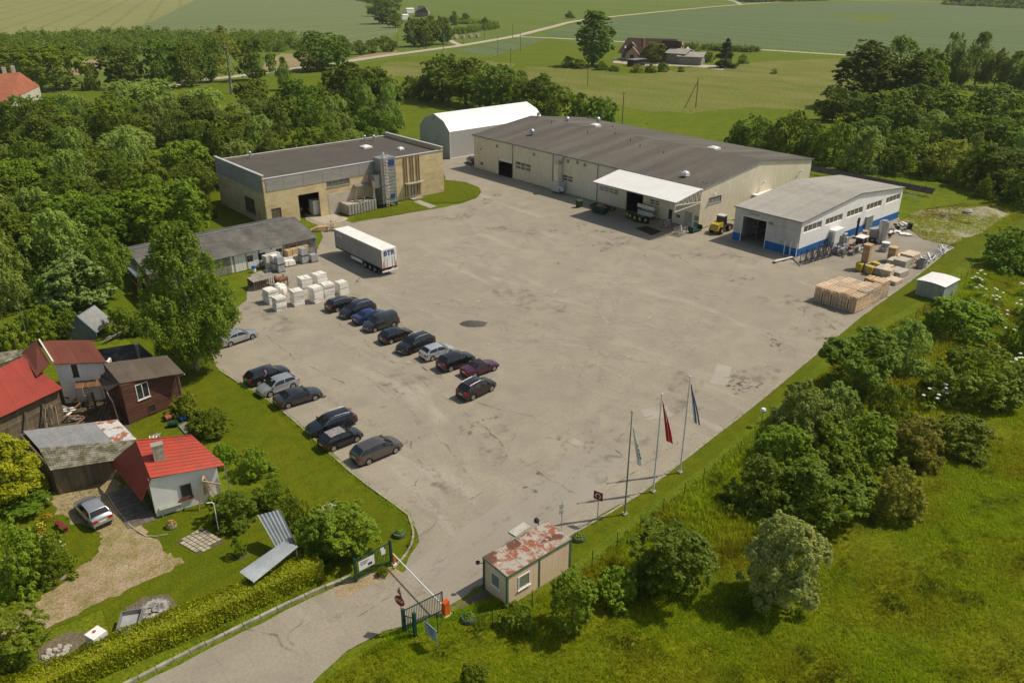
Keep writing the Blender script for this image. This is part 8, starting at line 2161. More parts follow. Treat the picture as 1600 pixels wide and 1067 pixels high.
# aluminium profile heap
for i in range(44):
 t = RND.random(); u, v = 1432 + t * 48, 420 - t * 26 + RND.uniform(-6, 5); p = at(u, v); a = RND.uniform(-.2, 1.2); L_ = RND.uniform(.7, 2.8)
 MB().bar((p.x, p.y, RND.uniform(.1, .5)), (p.x + L_ * math.cos(a), p.y + L_ * math.sin(a), RND.uniform(.2, 1.1)), RND.uniform(.06, .18), RND.uniform(.04, .1)).solo('metal_profile', (WHITE, GALV, FRB, GALV, WHITE)[i % 5], ('white', 'silver', 'dark blue', 'silver', 'white')[i % 5] + ' profile lying in the metal heap by the lawn', 'profile', 'profiles in the metal heap')
p = at(1441, 421); T = thing('mesh_box', 'grey mesh box at the near end of the metal heap', 'box', p)
for b_ in ((0, 1.1, 0, .05), (0, 1.1, .95, 1.), (0, .05, .052, .948), (1.05, 1.1, .052, .948)): Mbox(*b_, .1, 1.3).part('side', GREYM, T, 0)
Mbox(0, 1.1, 0, 1., 0, .098).part('base', GREYM, T, 0)
# white-green shed
T = thing('storage_shed', 'small pale green metal shed with a white curved roof on the lawn', 'shed', (108, 39, 0)); PG = mat('pale_green_metal', (.36, .40, .35), (.29, .33, .28), sc=.8, rough=.6, stretch=(1, 1, .3))
c = at(1471, 472); x0, y0 = c.x, c.y; sx, sy, h = 4.4, 3.6, 2.15
for k in range(5): Mbox(x0 + .0, x0 + .06, y0 + k * sy / 5 + .015, y0 + (k + 1) * sy / 5 - .015, .05, h).part('side_panel', PG, T)
for k in range(6): Mbox(x0 + .062 + k * (sx - .06) / 6, x0 + .04 + (k + 1) * (sx - .06) / 6, y0, y0 + .06, .05, h).part('side_panel', WHITE if k > 10 else PG, T)
Mbox(x0 + .07, x0 + sx, y0 + .07, y0 + sy, 0, h - .002).part('wall', PG, T)
Mbox(x0 - .012, x0 - .002, y0 + 1.4, y0 + 2.6, .15, 2.0).part('door', mat('pale_green_door', (.33, .37, .32)), T)
n = 6
pr = [(y0 - .12 + (sy + .24) * k / n, h + .16 * math.sin(PI * k / n) + .01) for k in range(n + 1)]
for k in range(n):
 for j in range(2): Mslab([(x0 - .15 + j * (sx + .3) / 2, *pr[k]), (x0 - .15 + (j + .995) * (sx + .3) / 2, *pr[k]), (x0 - .15 + (j + .995) * (sx + .3) / 2, *pr[k + 1]), (x0 - .15 + j * (sx + .3) / 2, *pr[k + 1])], .05).part('roof_sheet', WHITE, T)
for xx in (x0, x0 + sx - .05): Mprism([(xx, p_[0], p_[1] - .06) for p_ in pr], (.05, 0, 0)).part('gable', PG, T)

# solar row and mound
T = thing('solar_panel_row', 'long row of dark tilted solar panels behind the hall', 'solar panels', (161, 75, 0))
PVM = mat('solar_glass', (.022, .019, .016), (.04, .034, .028), sc=.8, rough=.35, spec=.4)
ya, yb = 110., 62.5; n = 34
for k in range(n):
 y0_, y1_ = ya + (yb - ya) * k / n, ya + (yb - ya) * (k + .975) / n
 for t in (0,):
  xa, za, xb, zb = 160.2 + t * 1.5, 0.7, 161.3, 1.6
  Mslab([(xa, y0_, za), (xa, y1_, za), (xb, y1_, zb), (xb, y0_, zb)], .05).part('solar_panel', PVM, T)
 if k % 3 == 0: mb = MB(); mb.bar((161.5, y0_, 0), (161.5, y0_, 1.1), .1); mb.bar((160.4, y0_, 0), (160.4, y0_, .5), .1); mb.part('post', GALV, T)
mb = MB(); mb.bar((161.65, ya, 1.2), (161.65, yb, 1.2), .1); mb.part('edge_rail', GALV, T)
a = at(1415, 310); b = at(1434, 315)
T = thing('panel_frame', 'empty galvanised frame beside the solar panel row\'s end', 'frame', a); mb = MB(); 
for o_ in (0, 1.2): mb.bar(a + VV((o_, 0, .9)), b + VV((o_, 0, .5)), .08)
mb.part('rail', GALV, T)
for q_ in (a, b): MB().bar(q_, q_ + UP(.9), .08).part('post', GALV, T)
c = at(1537, 332); mb = MB(); n = 20; vs = [(c.x, c.y, .9)]
for r in (1.2, 2.6, 4.0):
 for k in range(n): t = 2 * PI * k / n; rr = r * (1 + .3 * mnoise.noise(VV((math.cos(t) * 2, math.sin(t) * 2, r)))); vs.append((c.x + rr * math.cos(t), c.y + rr * math.sin(t), {1.2: .65, 2.6: .3, 4.0: -.05}[r] + .25 * mnoise.noise(VV((t * 3, r, 4)))))
mb.add(vs, [(0, 1 + k, 1 + (k + 1) % n) for k in range(n)] + [(1 + i * n + k, 1 + (i + 1) * n + k, 1 + (i + 1) * n + (k + 1) % n, 1 + i * n + (k + 1) % n) for i in range(2) for k in range(n)])
mb.solo('earth_mound', SANDY, 'heap of earth and dry weeds on the sandy plot', 'mound', smooth=True)
c = at(1512, 333); Mlathe((c.x, c.y, -.1), [(1., 0), (.9, .5), (.5, .8), (.001, .9)], 9).solo('boulder', mat('stone', (.38, .35, .29), (.25, .23, .18), sc=1.5, bump=.5), 'pale boulder left of the earth mound', 'boulder', smooth=True)
# dark gravel heap in the yard
c = at(739, 506); mb = MB(); n = 26; vs = [(c.x, c.y, .34)]
for r, z in ((.5, .28), (1.1, .15), (1.6, .04), (1.85, -.03)):
 for k in range(n): t = 2 * PI * k / n; rr = r * (1 + .16 * mnoise.noise(VV((math.cos(t) * 1.5, math.sin(t) * 1.5, r)))); p_ = (rr * math.cos(t), rr * math.sin(t) * .6); vs.append((c.x + p_[0] * _cy + p_[1] * _sy, c.y - p_[0] * _sy + p_[1] * _cy, z + .06 * mnoise.noise(VV((t * 4, r * 3, 1)))))
mb.add(vs, [(0, 1 + k, 1 + (k + 1) % n) for k in range(n)] + [(1 + i * n + k, 1 + (i + 1) * n + k, 1 + (i + 1) * n + (k + 1) % n, 1 + i * n + (k + 1) % n) for i in range(3) for k in range(n)])
mb.solo('gravel_heap', mat('dark_gravel', (.105, .095, .08), (.075, .068, .058), sc=3, fine=30, bump=.6), 'dark gravel heap alone in the middle of the yard', 'gravel heap', smooth=True)

# ------------------------------------------------------------------ flags, signs, gate, cabin
POLE = mat('flagpole_white', (.70, .70, .68), rough=.35, sc=2, var=.06)
FLW, FLR, FLB, FLK = (cloth(n_, c_) for n_, c_ in (('flag_white', (.85, .84, .80)), ('flag_red', (.56, .03, .04)), ('flag_blue', (.035, .08, .32)), ('flag_black', (.03, .03, .035))))
def flag(T, top, L_, w, bands, side):
 """a flag hanging slack from its pole: cloth gathered in folds, each band its own strip of cloth"""
 n, m_ = 16, 12
 def P(i, j):          # i down the hang, j along the gathered fly
  s, t = i / n, j / m_
  drop = -L_ * s * (1 - .1 * t) - .5 * t * w
  out = .05 + .7 * s + w * .50 * t * (.35 + .65 * s) * (1 - .25 * s * s)
  y = .16 * math.sin(t * 9 + s * 2.2) * (.25 + t) * (1 - .4 * s)
  return (top[0] + side.x * out - side.y * y, top[1] + side.y * out + side.x * y, top[2] + drop)
 fl = None
 for (a, b, mt, lab) in bands:
  j0, j1 = round(a * m_), round(b * m_); vs = [P(i, j) for i in range(n + 1) for j in range(j0, j1 + 1)]; q = j1 - j0 + 1
  mb = MB().add(vs, [(i * q + j, i * q + j + 1, (i + 1) * q + j + 1, (i + 1) * q + j) for i in range(n) for j in range(q - 1)])
  mb.add([(x + side.y * .012, y - side.x * .012, z) for x, y, z in vs], [(i * q + j, (i + 1) * q + j, (i + 1) * q + j + 1, i * q + j + 1) for i in range(n) for j in range(q - 1)])
  mb.part(lab, mt, T, smooth=True)
 return P
SIDE = VV((.85, -.52, 0)).normalized()
for (ub, vb, vt), lab, bands, nm in (((976, 803, 645), 'grey flagpole with a hanging white flag bearing dark letters, nearest the gate', [(0, 1, FLW, 'flag')], 0), ((1020.5, 768, 617), 'white flagpole with a hanging dark red and white striped flag', [(0, .42, FLR, 'flag'), (.42, .58, FLW, 'white_band'), (.58, 1, FLR, 'red_band')], 1), ((1062.5, 738, 590), 'white flagpole with a hanging blue and white flag, farthest from the gate', [(0, .25, FLW, 'flag'), (.25, .5, FLB, 'blue_band'), (.5, .84, FLW, 'white_band'), (.84, 1, FLB, 'blue_band')], 2)):
 p = at(ub, vb); h = height_at(p, vt); T = thing('flagpole', lab, 'flagpole', p, 0, 'flagpoles')
 Mtube([p, p + UP(h)], [.075, .04], 10).part('pole', POLE if nm else GREYM, T, smooth=True)
 Mlathe(p + UP(h), [(.02, 0), (.08, .03), (.10, .09), (.06, .16), (.001, .18)], 9).part('finial', POLE if nm else GREYM, T, smooth=True)
 Mbox(p.x - .2, p.x + .2, p.y - .2, p.y + .2, -.05, .12).part('footing', KERB, T)
 top = (p.x, p.y, h - .35 - .5 * (nm == 0))
 Pf = flag(T, top, 4.0 if nm != 0 else 3.9, 1.45, bands, SIDE)
 if nm == 0:
  for k, s_ in enumerate((7, 9, 10.5, 12)):        # dark lettering, gathered in the folds
   for dj in (0, 1):
    q = [Vector(Pf(s_, 3 + 4 * dj)), Vector(Pf(s_, 6 + 4 * dj)), Vector(Pf(s_ + .8, 6 + 4 * dj)), Vector(Pf(s_ + .8, 3 + 4 * dj))]
    for sg in (.02, -.03): MB().poly([x + VV((SIDE.y, -SIDE.x, 0)) * sg for x in q]).part('letter', FLK, T)
# signs
def post_sign(u, v, h, lab, nm='sign_post', g=None):
 p = at(u, v); T = thing(nm, lab, 'sign', p, 0, g); Mtube([p, p + UP(h)], .035, 7).part('post', GALV, T); return T, p
SRED = mat('sign_red', (.40, .025, .02), sc=4, var=.1); SWH = mat('sign_white', (.74, .74, .72), sc=4, var=.06); SBK = mat('sign_dark', (.06, .06, .06), sc=4); SYE = mat('sign_back_brown', (.26, .20, .09), sc=4)
T, p = post_sign(933, 817, 3.0, 'dark red square sign with a pale ring on a post by the lawn edge')
n_ = VV((-.97, -.25, 0)); s_ = VV((.25, -.97, 0))
Mprism([p + s_ * a + UP(z) + n_ * .05 for a, z in ((-.4, 2.3), (.4, 2.3), (.4, 3.05), (-.4, 3.05))], n_ * .03).part('sign_plate', mat('sign_dark_red', (.22, .035, .02), sc=4), T)
mb = MB(); N = 16
for k in range(13):
 t0, t1 = 2 * PI * k / N - 1.1, 2 * PI * (k + 1) / N - 1.1
 mb.poly([p + s_ * (r * math.cos(t)) + VV((0, 0, 2.67 + r * math.sin(t))) + n_ * .084 for r, t in ((.17, t0), (.25, t0), (.25, t1), (.17, t1))])
mb.part('ring', SWH, T)
T, p = post_sign(877, 832, 2.9, 'signpost seen from behind with two small pale plates by the cabin')
n_ = VV((.3, .95, 0)); s_ = VV((.95, -.3, 0))
Mprism([p + s_ * a + UP(z) + n_ * .05 for a, z in ((-.2, 2.25), (.2, 2.25), (.2, 2.7), (-.2, 2.7))], n_ * .02).part('sign_plate', WHITE, T); Mprism([p + s_ * a + UP(z) + n_ * .05 for a, z in ((-.22, 1.75), (.22, 1.75), (.22, 2.15), (-.22, 2.15))], n_ * .02).part('sign_plate', WHITE, T)
# stop and give-way signs on the gate's near post
g0, g1, g2 = at(632, 987), at(692, 957), at(649, 993)
GRN = mat('gate_green', (.012, .065, .045), (.010, .05, .035), rough=.5, sc=2)
T = thing('sign_post', 'round red STOP sign under a triangular sign seen at the open gate post', 'sign', at(631, 985)); p = at(629, 983)
n_ = VV((-.96, -.28, 0)).normalized(); s_ = VV((-n_.y, n_.x, 0))
Mtube([p + UP(0), p + UP(3.5)], .035, 7).part('post', GALV, T)
c = p + UP(2.55) + n_ * .06
Mprism([c + s_ * (.42 * math.cos(2 * PI * k / 24)) + VV((0, 0, .42 * math.sin(2 * PI * k / 24))) for k in range(24)], n_ * .02).part('stop_plate', SRED, T)
tm = text_mesh('lettering', 'STOP', .30, SWH, T, c + n_ * .028 - Vector(T.location), (PI / 2, 0, math.atan2(n_.y, n_.x) + PI / 2), .003, .008)
c = p + UP(3.25); s2 = (at(630, 934, 3.2) - at(621, 921, 3.2)).normalized(); n2 = VV((s2.y, -s2.x, 0))
Mprism([c + s2 * a + UP(z) for a, z in ((-.42, -.3), (.42, -.3), (0, .45))], n2 * .02).part('triangle_plate', SYE, T)
# open gate leaf
T = thing('gate_leaf', 'open green bar gate leaf in front of the orange barrier box', 'gate', g0)
H_ = 1.9; d_ = (g1 - g0).normalized()
for q_ in (g0, g2): Mbox(q_.x - .1, q_.x + .1, q_.y - .1, q_.y + .1, 0, H_ + .1).part('gate_post', GRN, T)
mb = MB()
for z in (.25, H_ - .05): mb.bar(g0 + UP(z), g1 + UP(z), .06)
mb.bar(g1 + UP(.1), g1 + UP(H_), .07); mb.part('gate_frame', GRN, T)
n = 24
for k in range(1, n): q_ = g0.lerp(g1, k / n); MB().bar(q_ + UP(.25), q_ + UP(H_ - .06), .028).part('bar', GRN, T)
mb = MB(); 
for z in (.25, 1.5): mb.bar(g0 + UP(z), g2 + UP(z), .05)
mb.part('side_rail', GRN, T)
for k in range(1, 5): q_ = g0.lerp(g2, k / 5); MB().bar(q_ + UP(.25), q_ + UP(1.5), .028).part('bar', GRN, T)
h0_, h1_ = at(557, 908), at(612, 879)
T = thing('gate_leaf', 'green bar gate leaf half hidden in shrubs with white notices', 'gate', h0_)
for q_ in (h0_, h1_): Mbox(q_.x - .08, q_.x + .08, q_.y - .08, q_.y + .08, 0, H_ + .2).part('gate_post', GRN, T)
mb = MB()
for z in (.25, H_): mb.bar(h0_ + UP(z), h1_ + UP(z), .06)
mb.part('gate_frame', GRN, T)
for k in range(1, n): q_ = h0_.lerp(h1_, k / n); MB().bar(q_ + UP(.25), q_ + UP(H_), .028).part('bar', GRN, T)
W = Wall(h0_, h1_); W = Wall(h0_, h1_, True) if W.o.y > 0 else W
r = W.rect(564.5, 890, 584, 906); mb = MB(); W.box(mb, .25, 1.55, .85, 1.65, .08, .11); sp_ = mb.part('notice_board', SWH, T)
for k in range(3): mb = MB(); W.box(mb, .4, 1.1 - .1 * k, 1.5 - k * .12, 1.55 - k * .12, .111, .116); mb.part('line_of_print', SBK, sp_)
mb = MB(); W.box(mb, 1.0, 1.35, .98, 1.2, .111, .116); mb.part('arrow_print', SBK, sp_)
s = W.L * .72; mb = MB(); W.box(mb, s, s + .36, 1.2, 1.6, .05, .07); mb.part('notice', SWH, T); mb = MB(); W.box(mb, s - .05, s + .25, 1.62, 1.85, .05, .07); mb.part('notice', SWH, T)
# barrier
ORA = mat('barrier_orange', (.72, .13, .012), (.62, .10, .012), rough=.45, sc=2, var=.08)
b0 = at(697, 960); b1 = at(616, 882)
T = thing('barrier', 'orange barrier box with a long white boom lowered across the drive', 'barrier', b0)
Mhexa([(b0.x - .22, b0.y - .2, .1), (b0.x + .22, b0.y - .2, .1), (b0.x + .22, b0.y + .2, .1), (b0.x - .22, b0.y + .2, .1), (b0.x - .2, b0.y - .18, 1.12), (b0.x + .2, b0.y - .18, 1.25), (b0.x + .2, b0.y + .18, 1.25), (b0.x - .2, b0.y + .18, 1.12)]).part('housing', ORA, T)
Mbox(b0.x - .32, b0.x + .32, b0.y - .3, b0.y + .3, -.02, .1).part('footing', WHITE, T)
MB().bar(b0 + VV((-.25, .1, 1.0)), b1 + VV((0, .05, .98)), .06, .11).part('boom', SWH, T)
T = thing('barrier_rest', 'slim orange rest post at the boom\'s far end', 'post', b1); Mbox(b1.x - .07, b1.x + .07, b1.y - .07, b1.y + .07, 0, .92).part('post', ORA, T); Mbox(b1.x - .16, b1.x + .16, b1.y - .16, b1.y + .16, -.02, .12).part('footing', WHITE, T)
# board at the fence
p = at(676, 1008); T = thing('notice_board', 'pale blue notice board on a post in the roadside grass', 'sign', p); s_ = at(683, 994, 1.75) - at(668, 980, 1.75); s_.normalize(); n_ = VV((s_.y, -s_.x, 0))
for a in (-.45, .45): MB().bar(p + s_ * a, p + s_ * a + UP(1.9), .05).part('post', GALV, T)
q = [p + s_ * a + UP(z) - VV((.06, 0, 0)) for a, z in ((-.62, .75), (.62, .75), (.62, 1.75), (-.62, 1.75))]
bd = Mprism(q, n_ * .03).part('board', mat('board_pale_blue', (.36, .44, .48), (.30, .38, .43), sc=2), T)
for k in range(3): 
 z = 1.55 - .22 * k; q = [p + s_ * a + UP(zz) - VV((.06, 0, 0)) + n_ * .034 for a, zz in ((-.4 + .1 * k, z), (.4 - .05 * k, z), (.4 - .05 * k, z + .1), (-.4 + .1 * k, z + .1))]; MB().poly(q).part('line_of_print', mat('print_blue', (.10, .16, .22)), bd)

# office cabin
T = thing('office_cabin', 'cream office cabin with green edges and a rusty flat roof', 'cabin', (30, 33.5, 0))
CAB = mat('cabin_cream', (.80, .60, .42), (.74, .545, .37), rough=.6, sc=.7, fine=5, var=.1); CGR = mat('cabin_green', (.09, .20, .11), (.06, .15, .08), sc=2, rough=.5)
x0, x1, y0, y1, h = 27.2, 33.2, 32.35, 34.85, 2.62
def rust_mat():
 m, nt, b = new_mat('rusty_roof')
 co = coords(nt, 'World')
 c = mixc(nt, mr(nt, nz(nt, co, 1.6, 6, .65, .5), .46, .56), (.37, .33, .27), (.27, .085, .04))
 c = mixc(nt, mr(nt, nz(nt, co, .45, 4, .5, .4), .52, .57), c, (.13, .05, .028))
 c = mixc(nt, mr(nt, nz(nt, co, 2.8, 4), .62, .70), c, (.50, .45, .36))
 nt.links.new(c, b.inputs['Base Color']); b.inputs['Roughness'].default_value = .85
 MATS['rusty_roof'] = m
 return m
RUST = rust_mat()
FW1 = Wall((x0, y1), (x0, y0)); SW1 = Wall((x0, y0), (x1, y0))
wa_ = (FW1.rect(763, 897, 783, 925)); wa_ = (.75, 1.8, .95, 2.15); wb_ = (.95, 2.05, .95, 2.1)
build_wall(T, FW1, h, [wa_], CAB, th=.1, pw=.62, pm=CAB, gap=.012, pth=.02)
build_wall(T, SW1, h, [wb_], CAB, th=.1, pw=.6, pm=CAB, gap=.012, pth=.02)
build_wall(T, Wall((x1, y0), (x1, y1)), h, (), CAB, th=.1); build_wall(T, Wall((x1, y1), (x0, y1)), h, (), CAB, th=.1)
Mbox(x0 + .1, x1 - .1, y0 + .1, y1 - .1, .05, .12).part('floor', OLDWOOD, T)
BLIND = mat('blind', (.24, .26, .20), (.19, .205, .16), sc=4, rough=.4, stretch=(1, 1, 14))
window(T, FW1, wa_, 1, 1, gm=BLIND, dep=-.03, fw=.1); window(T, SW1, wb_, 1, 1, gm=BLIND, dep=-.03, fw=.1)
for xx in (x0, x1):
 for yy in (y0, y1): Mbox(xx - .07, xx + .07, yy - .07, yy + .07, 0, h + .02).part('corner_post', CGR, T)
xm = x0 + 2.95; Mbox(xm - .06, xm + .06, y0 - .06, y0 - .022, .1, h).part('joint_strip', CGR, T)
for b_ in ((x0 - .1, x1 + .1, y0 - .1, y0 + .04), (x0 - .1, x1 + .1, y1 - .04, y1 + .1), (x0 - .1, x0 + .04, y0 + .042, y1 - .042), (x1 - .04, x1 + .1, y0 + .042, y1 - .042)): Mbox(*b_, h + .022, h + .16).part('roof_rim', CGR, T)
for k in range(4):
 e = (x1 - x0 + .12) / 4; Mbox(x0 - .06 + k * e + .012, x0 - .06 + (k + 1) * e - .012, y0 - .06, y1 + .06, h + .10, h + .172 + .004 * (k % 2)).part('roof_sheet', RUST, T)
 if k: Mbox(x0 - .06 + k * e - .03, x0 - .06 + k * e + .03, y0 - .05, y1 + .05, h + .173, h + .19).part('seam', mat('roof_seam', (.45, .38, .29)), T)
mb = MB(); mb.tube([(x1 - .6, y1 + .05, h - .2), (x1 - .6, y1 + .5, h + .3)], .04, 6); mb.lathe((x1 - .6, y1 + .5, h + .15), [(.001, 0), (.2, .03), (.22, .2), (.12, .36), (.001, .4)], 9); mb.part('globe_lamp', DARKM, T)
mb = MB(); mb.tube([(x0 - .02, y1 - .1, h - .3), (x0 - .5, y1 + .1, h - .15)], .03, 6); mb.lathe((x0 - .5, y1 + .1, h - .3), [(.02, 0), (.14, .1), (.16, .25)], 8); mb.part('horn_speaker', DARKM, T)
Mtube([(x0 - .2, y1 - .05, .0), (x0 - .12, y1 - .05, h)], .03, 6).part('conduit', DARKM, T)
p = at(812, 828); Mobox((p.x, p.y, .06), 1.7, .8, .09, .1).solo('step_slab', mat('pale_slab', (.50, .47, .40), sc=1), 'pale concrete slab lying behind the office cabin', 'slab')

# tyre planters
PLB = mat('painted_tyre', (.12, .16, .14), (.06, .085, .075), sc=2, rough=.7)
for u, v, lab, r_ in ((624, 836, 'painted tyre planter on the lawn corner left of the drive', .5), (905, 842, 'painted tyre planter on the lawn right of the cabin', .5), (732, 968, 'overgrown tyre planter between gate and cabin', .5)):
 p = at(u, v); T = thing('tyre_planter', lab, 'planter', p, 0, 'tyre planters')
 Mlathe((0, 0, 0), [(r_ * .6, .02), (r_ * .95, 0), (r_, .14), (r_ * .92, .30), (r_ * .68, .32), (r_ * .62, .2), (r_ * .6, .02)], 18).part('tyre', PLB, T, w=False, smooth=True)
 Mlathe((0, 0, 0), [(r_ * .62, .2), (.001, .24)], 12).part('soil', SOIL, T, 0)
 rng = np.random.default_rng(int(u)); d = rng.normal(size=(260, 3)); d[:, 2] = abs(d[:, 2]); d /= np.linalg.norm(d, axis=1, keepdims=True)
 v_, q_ = leaf_cards(d * np.array([.5, .5, .45]) * rng.uniform(.5, 1, (260, 1)) + [0, 0, .2], d + rng.normal(0, .4, d.shape), .07 * rng.uniform(.6, 1.3, 260), rng); link('plants', mesh_np('plants', v_, q_, L_BRIGHT), T)
p = at(515, 797); T = thing('manhole', 'round concrete manhole ring in the lawn by the shrubs', 'manhole', p); Mlathe((0, 0, 0), [(.001, .16), (.35, .17), (.37, .2), (.7, .2), (.75, 0)], 16).part('ring', KERB, T, 0)
# wire fence
T = thing('wire_fence', 'green wire fence on thin posts between lawn and meadow', 'fence', (50, 32, 0))
fl = pxs([(752, 965), (800, 975), (852, 926), (897, 905), (940, 875), (988, 843), (1004, 812), (1040, 786), (1071, 738), (1101, 728), (1150, 690), (1188, 655), (1235, 618), (1300, 565), (1350, 520), (1398, 490), (1428, 470), (1501, 445), (1527, 415)])
fl = [VV((22.2, 33.6, 0)), VV((25.2, 31.5, 0)), VV((28.5, 31.2, 0)), VV((31.6, 31.2, 0)), VV((34.6, 31.4, 0))] + [VV((37.5 + 3. * k, 31.6 + .095 * 3 * k * .9 + (0 if k < 20 else (k - 20) * .08), 0)) for k in range(29)]
GW = mat('wire_green', (.03, .07, .04), sc=3)
for q_ in fl: Mtube([q_, q_ + VV((RND.uniform(-.04, .04), RND.uniform(-.04, .04), 1.55))], .032, 6).part('fence_post', GRN, T)
for z in (.3, .75, 1.2, 1.5):
 mb = MB(); mb.tube([q_ + UP(z) for q_ in fl], .007, 4); mb.part('wire', GW, T)
p = at(1189, 665); T = thing('garden_lamp', 'white ball lamp on a short post among the bushes', 'lamp', p); h = height_at(p, 640); Mtube([(0, 0, 0), (0, 0, h - .3)], .04, 7).part('post', GALV, T, 0); Mlathe((0, 0, h - .3), [(.06, 0), (.22, .08), (.28, .26), (.2, .44), (.001, .5)], 12).part('globe', WHITE, T, w=False, smooth=True)
T = thing('wire_fence', 'tall thin fence behind the solar panel row', 'fence', (168, 80, 0))
f2 = [VV((167.5 - .02 * k, 118 - 3.2 * k, 0)) for k in range(20)]
for q_ in f2: Mtube([q_, q_ + UP(2.1)], .035, 5).part('fence_post', GW, T)
for z in (.3, 1., 1.6, 2.0): Mtube([q_ + UP(z) for q_ in f2], .008, 4).part('wire', GW, T)
# hogweed
HOG = mat('white_umbel', (.72, .72, .62), (.58, .60, .48), sc=6, rough=.9)
for i, (u, v) in enumerate(((1477, 620), (1462, 612), (1448, 626), (1520, 440), (1532, 452), (1558, 462), (1590, 478), (1560, 492), (1592, 560), (1586, 572), (1580, 612), (1552, 470), (1598, 448), (1475, 448), (1530, 428), (1572, 520))):
 p = at(u, v + 14); T = thing('hogweed', 'tall white hogweed ' + ('beside the thicket\'s right end' if v > 600 and u < 1500 else 'at the right edge below the other hogweed' if v > 555 else 'just right of the white shed' if u < 1500 else 'in the patch along the right frame edge'), 'plant', p, RND.uniform(0, 6), 'white flowering hogweed')
 rng = np.random.default_rng(i)
 for k in range(4):
  x, y, z = RND.uniform(-.7, .7), RND.uniform(-.7, .7), RND.uniform(1.3, 2.1)
  Mtube([(0, 0, 0), (x * .5, y * .5, z * .6), (x, y, z)], [.03, .02, .012], 5).part('stem', L_BRIGHT, T, 0)
  Mlathe((x, y, z), [(.001, -.03), (.12, .0), (.19, .02), (.13, .06), (.001, .08)], 9).part('flower_head', HOG, T, 0)
 d = rng.normal(size=(60, 3)); d[:, 2] = abs(d[:, 2]) * .5; v_, q_ = leaf_cards(d * .5 + [0, 0, .35], d + [0, 0, 1], .22 * rng.uniform(.6, 1.4, 60), rng, .8); link('leaves', mesh_np('leaves', v_, q_, L_BRIGHT), T)

# ------------------------------------------------------------------ in the cottage garden
# two corrugated sheets on a frame
T = thing('swing_shelter', 'garden shelter of two corrugated metal sheets, one steep and one flat', 'shelter', (16.8, 46, 0))
LSTEEL = mat('pale_corrugated', (.40, .43, .44), (.33, .36, .37), rough=.4, metal=.25, sc=1.2)
corrugated(T, at(375, 894, 1.9), at(398, 911, 1.9), at(468, 854, 2.5), at(444, 846, 2.5), 6, .08, LSTEEL, nsheet=2, name='roof_sheet')
corrugated(T, at(402, 805, 2.6), at(437, 796, 2.6), at(462, 848, .9), at(432, 857, .9), 7, .08, LSTEEL, nsheet=2, name='rear_sheet')
for u, v, z in ((382, 893, 1.9), (398, 908, 1.9), (462, 854, 2.4), (446, 848, 2.4)): p = at(u, v, z); MB().bar((p.x, p.y, 0), (p.x, p.y, z - .05), .07).part('post', OLDWOOD, T)
p = at(440, 862); Mbox(p.x - .9, p.x + .9, p.y - .3, p.y + .3, .4, .48).part('bench_seat', OLDWOOD, T); Mbox(p.x - .8, p.x - .65, p.y - .25, p.y + .25, 0, .398).part('bench_leg', OLDWOOD, T); Mbox(p.x + .65, p.x + .8, p.y - .25, p.y + .25, 0, .398).part('bench_leg', OLDWOOD, T)
# table, swing frame, lamp post
p = at(268, 800); T = thing('garden_table', 'weathered pale table beside the cottage wall', 'table', p, -.15); TB = mat('faded_table', (.34, .37, .27), (.26, .29, .20), sc=2)
for k in range(4): Mbox(-.85, .85, -.42 + k * .21, -.42 + k * .21 + .2, .72, .76).part('table_board', TB, T, 0)
for x_ in (-.7, .7):
 for y_ in (-.32, .32): MB().bar((x_, y_, 0), (x_ * .9, y_ * .9, .718), .06).part('leg', TB, T, 0)
a, b = at(311, 797), at(334, 790); tp = VV((b.x * .6 + a.x * .4, b.y * .6 + a.y * .4, 2.7)); T = thing('wooden_swing', 'A-shaped pale timber frame against the cottage corner', 'swing frame', a)
for q_ in (a, b, a + VV((.9, .9, 0)), b + VV((.6, .7, 0))): MB().bar(q_, tp + VV((.3, .5, 0)) if q_ is not a and q_ is not b else tp, .10).part('leg', WOOD, T)
MB().bar(tp, tp + VV((.3, .5, 0)), .12).part('top_beam', WOOD, T); MB().bar(tp + VV((-.1, 0, -.05)), tp + VV((1.2, -.5, -.7)), .1).part('strut', WOOD, T)
p = at(342, 829); T = thing('bent_post', 'thin white bent-arm post at the paved patch', 'post', p); Mtube([p, p + UP(2.6), p + VV((-.1, .05, 2.75)), p + VV((-.45, .2, 2.75))], .045, 7).part('pipe', WHITE, T)
c = at(97, 826); T = thing('red_bench', 'narrow dark red bench on the drive beside the flower bed', 'bench', c, math.radians(-75)); RBM = mat('bench_red', (.20, .025, .03), sc=3); Mbox(-.75, .75, -.17, .17, .40, .45).part('seat', RBM, T, 0)
for x_ in (-.6, .6): Mbox(x_ - .05, x_ + .05, -.15, .15, 0, .398).part('leg', RBM, T, 0)
p = at(268, 823); T = thing('flower_planter', 'tyre planter with yellow and pink flowers beside the garden table', 'planter', p); Mlathe((0, 0, 0), [(.3, 0), (.42, .05), (.4, .25), (.28, .27), (.001, .26)], 12).part('pot', KERB, T, 0)
rng = np.random.default_rng(77); d = rng.normal(size=(300, 3)); d[:, 2] = abs(d[:, 2]); d /= np.linalg.norm(d, axis=1, keepdims=True)
v_, q_ = leaf_cards(d * np.array([.36, .36, .34]) + [0, 0, .26], d, .06 * rng.uniform(.6, 1.3, 300), rng); link('leaves', mesh_np('leaves', v_, q_, L_BRIGHT), T)
for k, mt in enumerate((mat('flower_yellow', (.65, .48, .03)), mat('flower_pink', (.55, .16, .18)))):
 v_, q_ = leaf_cards(d[k::6] * np.array([.4, .4, .38]) + [0, 0, .27], d[k::6], np.full(len(d[k::6]), .05), rng, .9); link('flowers', mesh_np('flowers', v_, q_, mt), T)
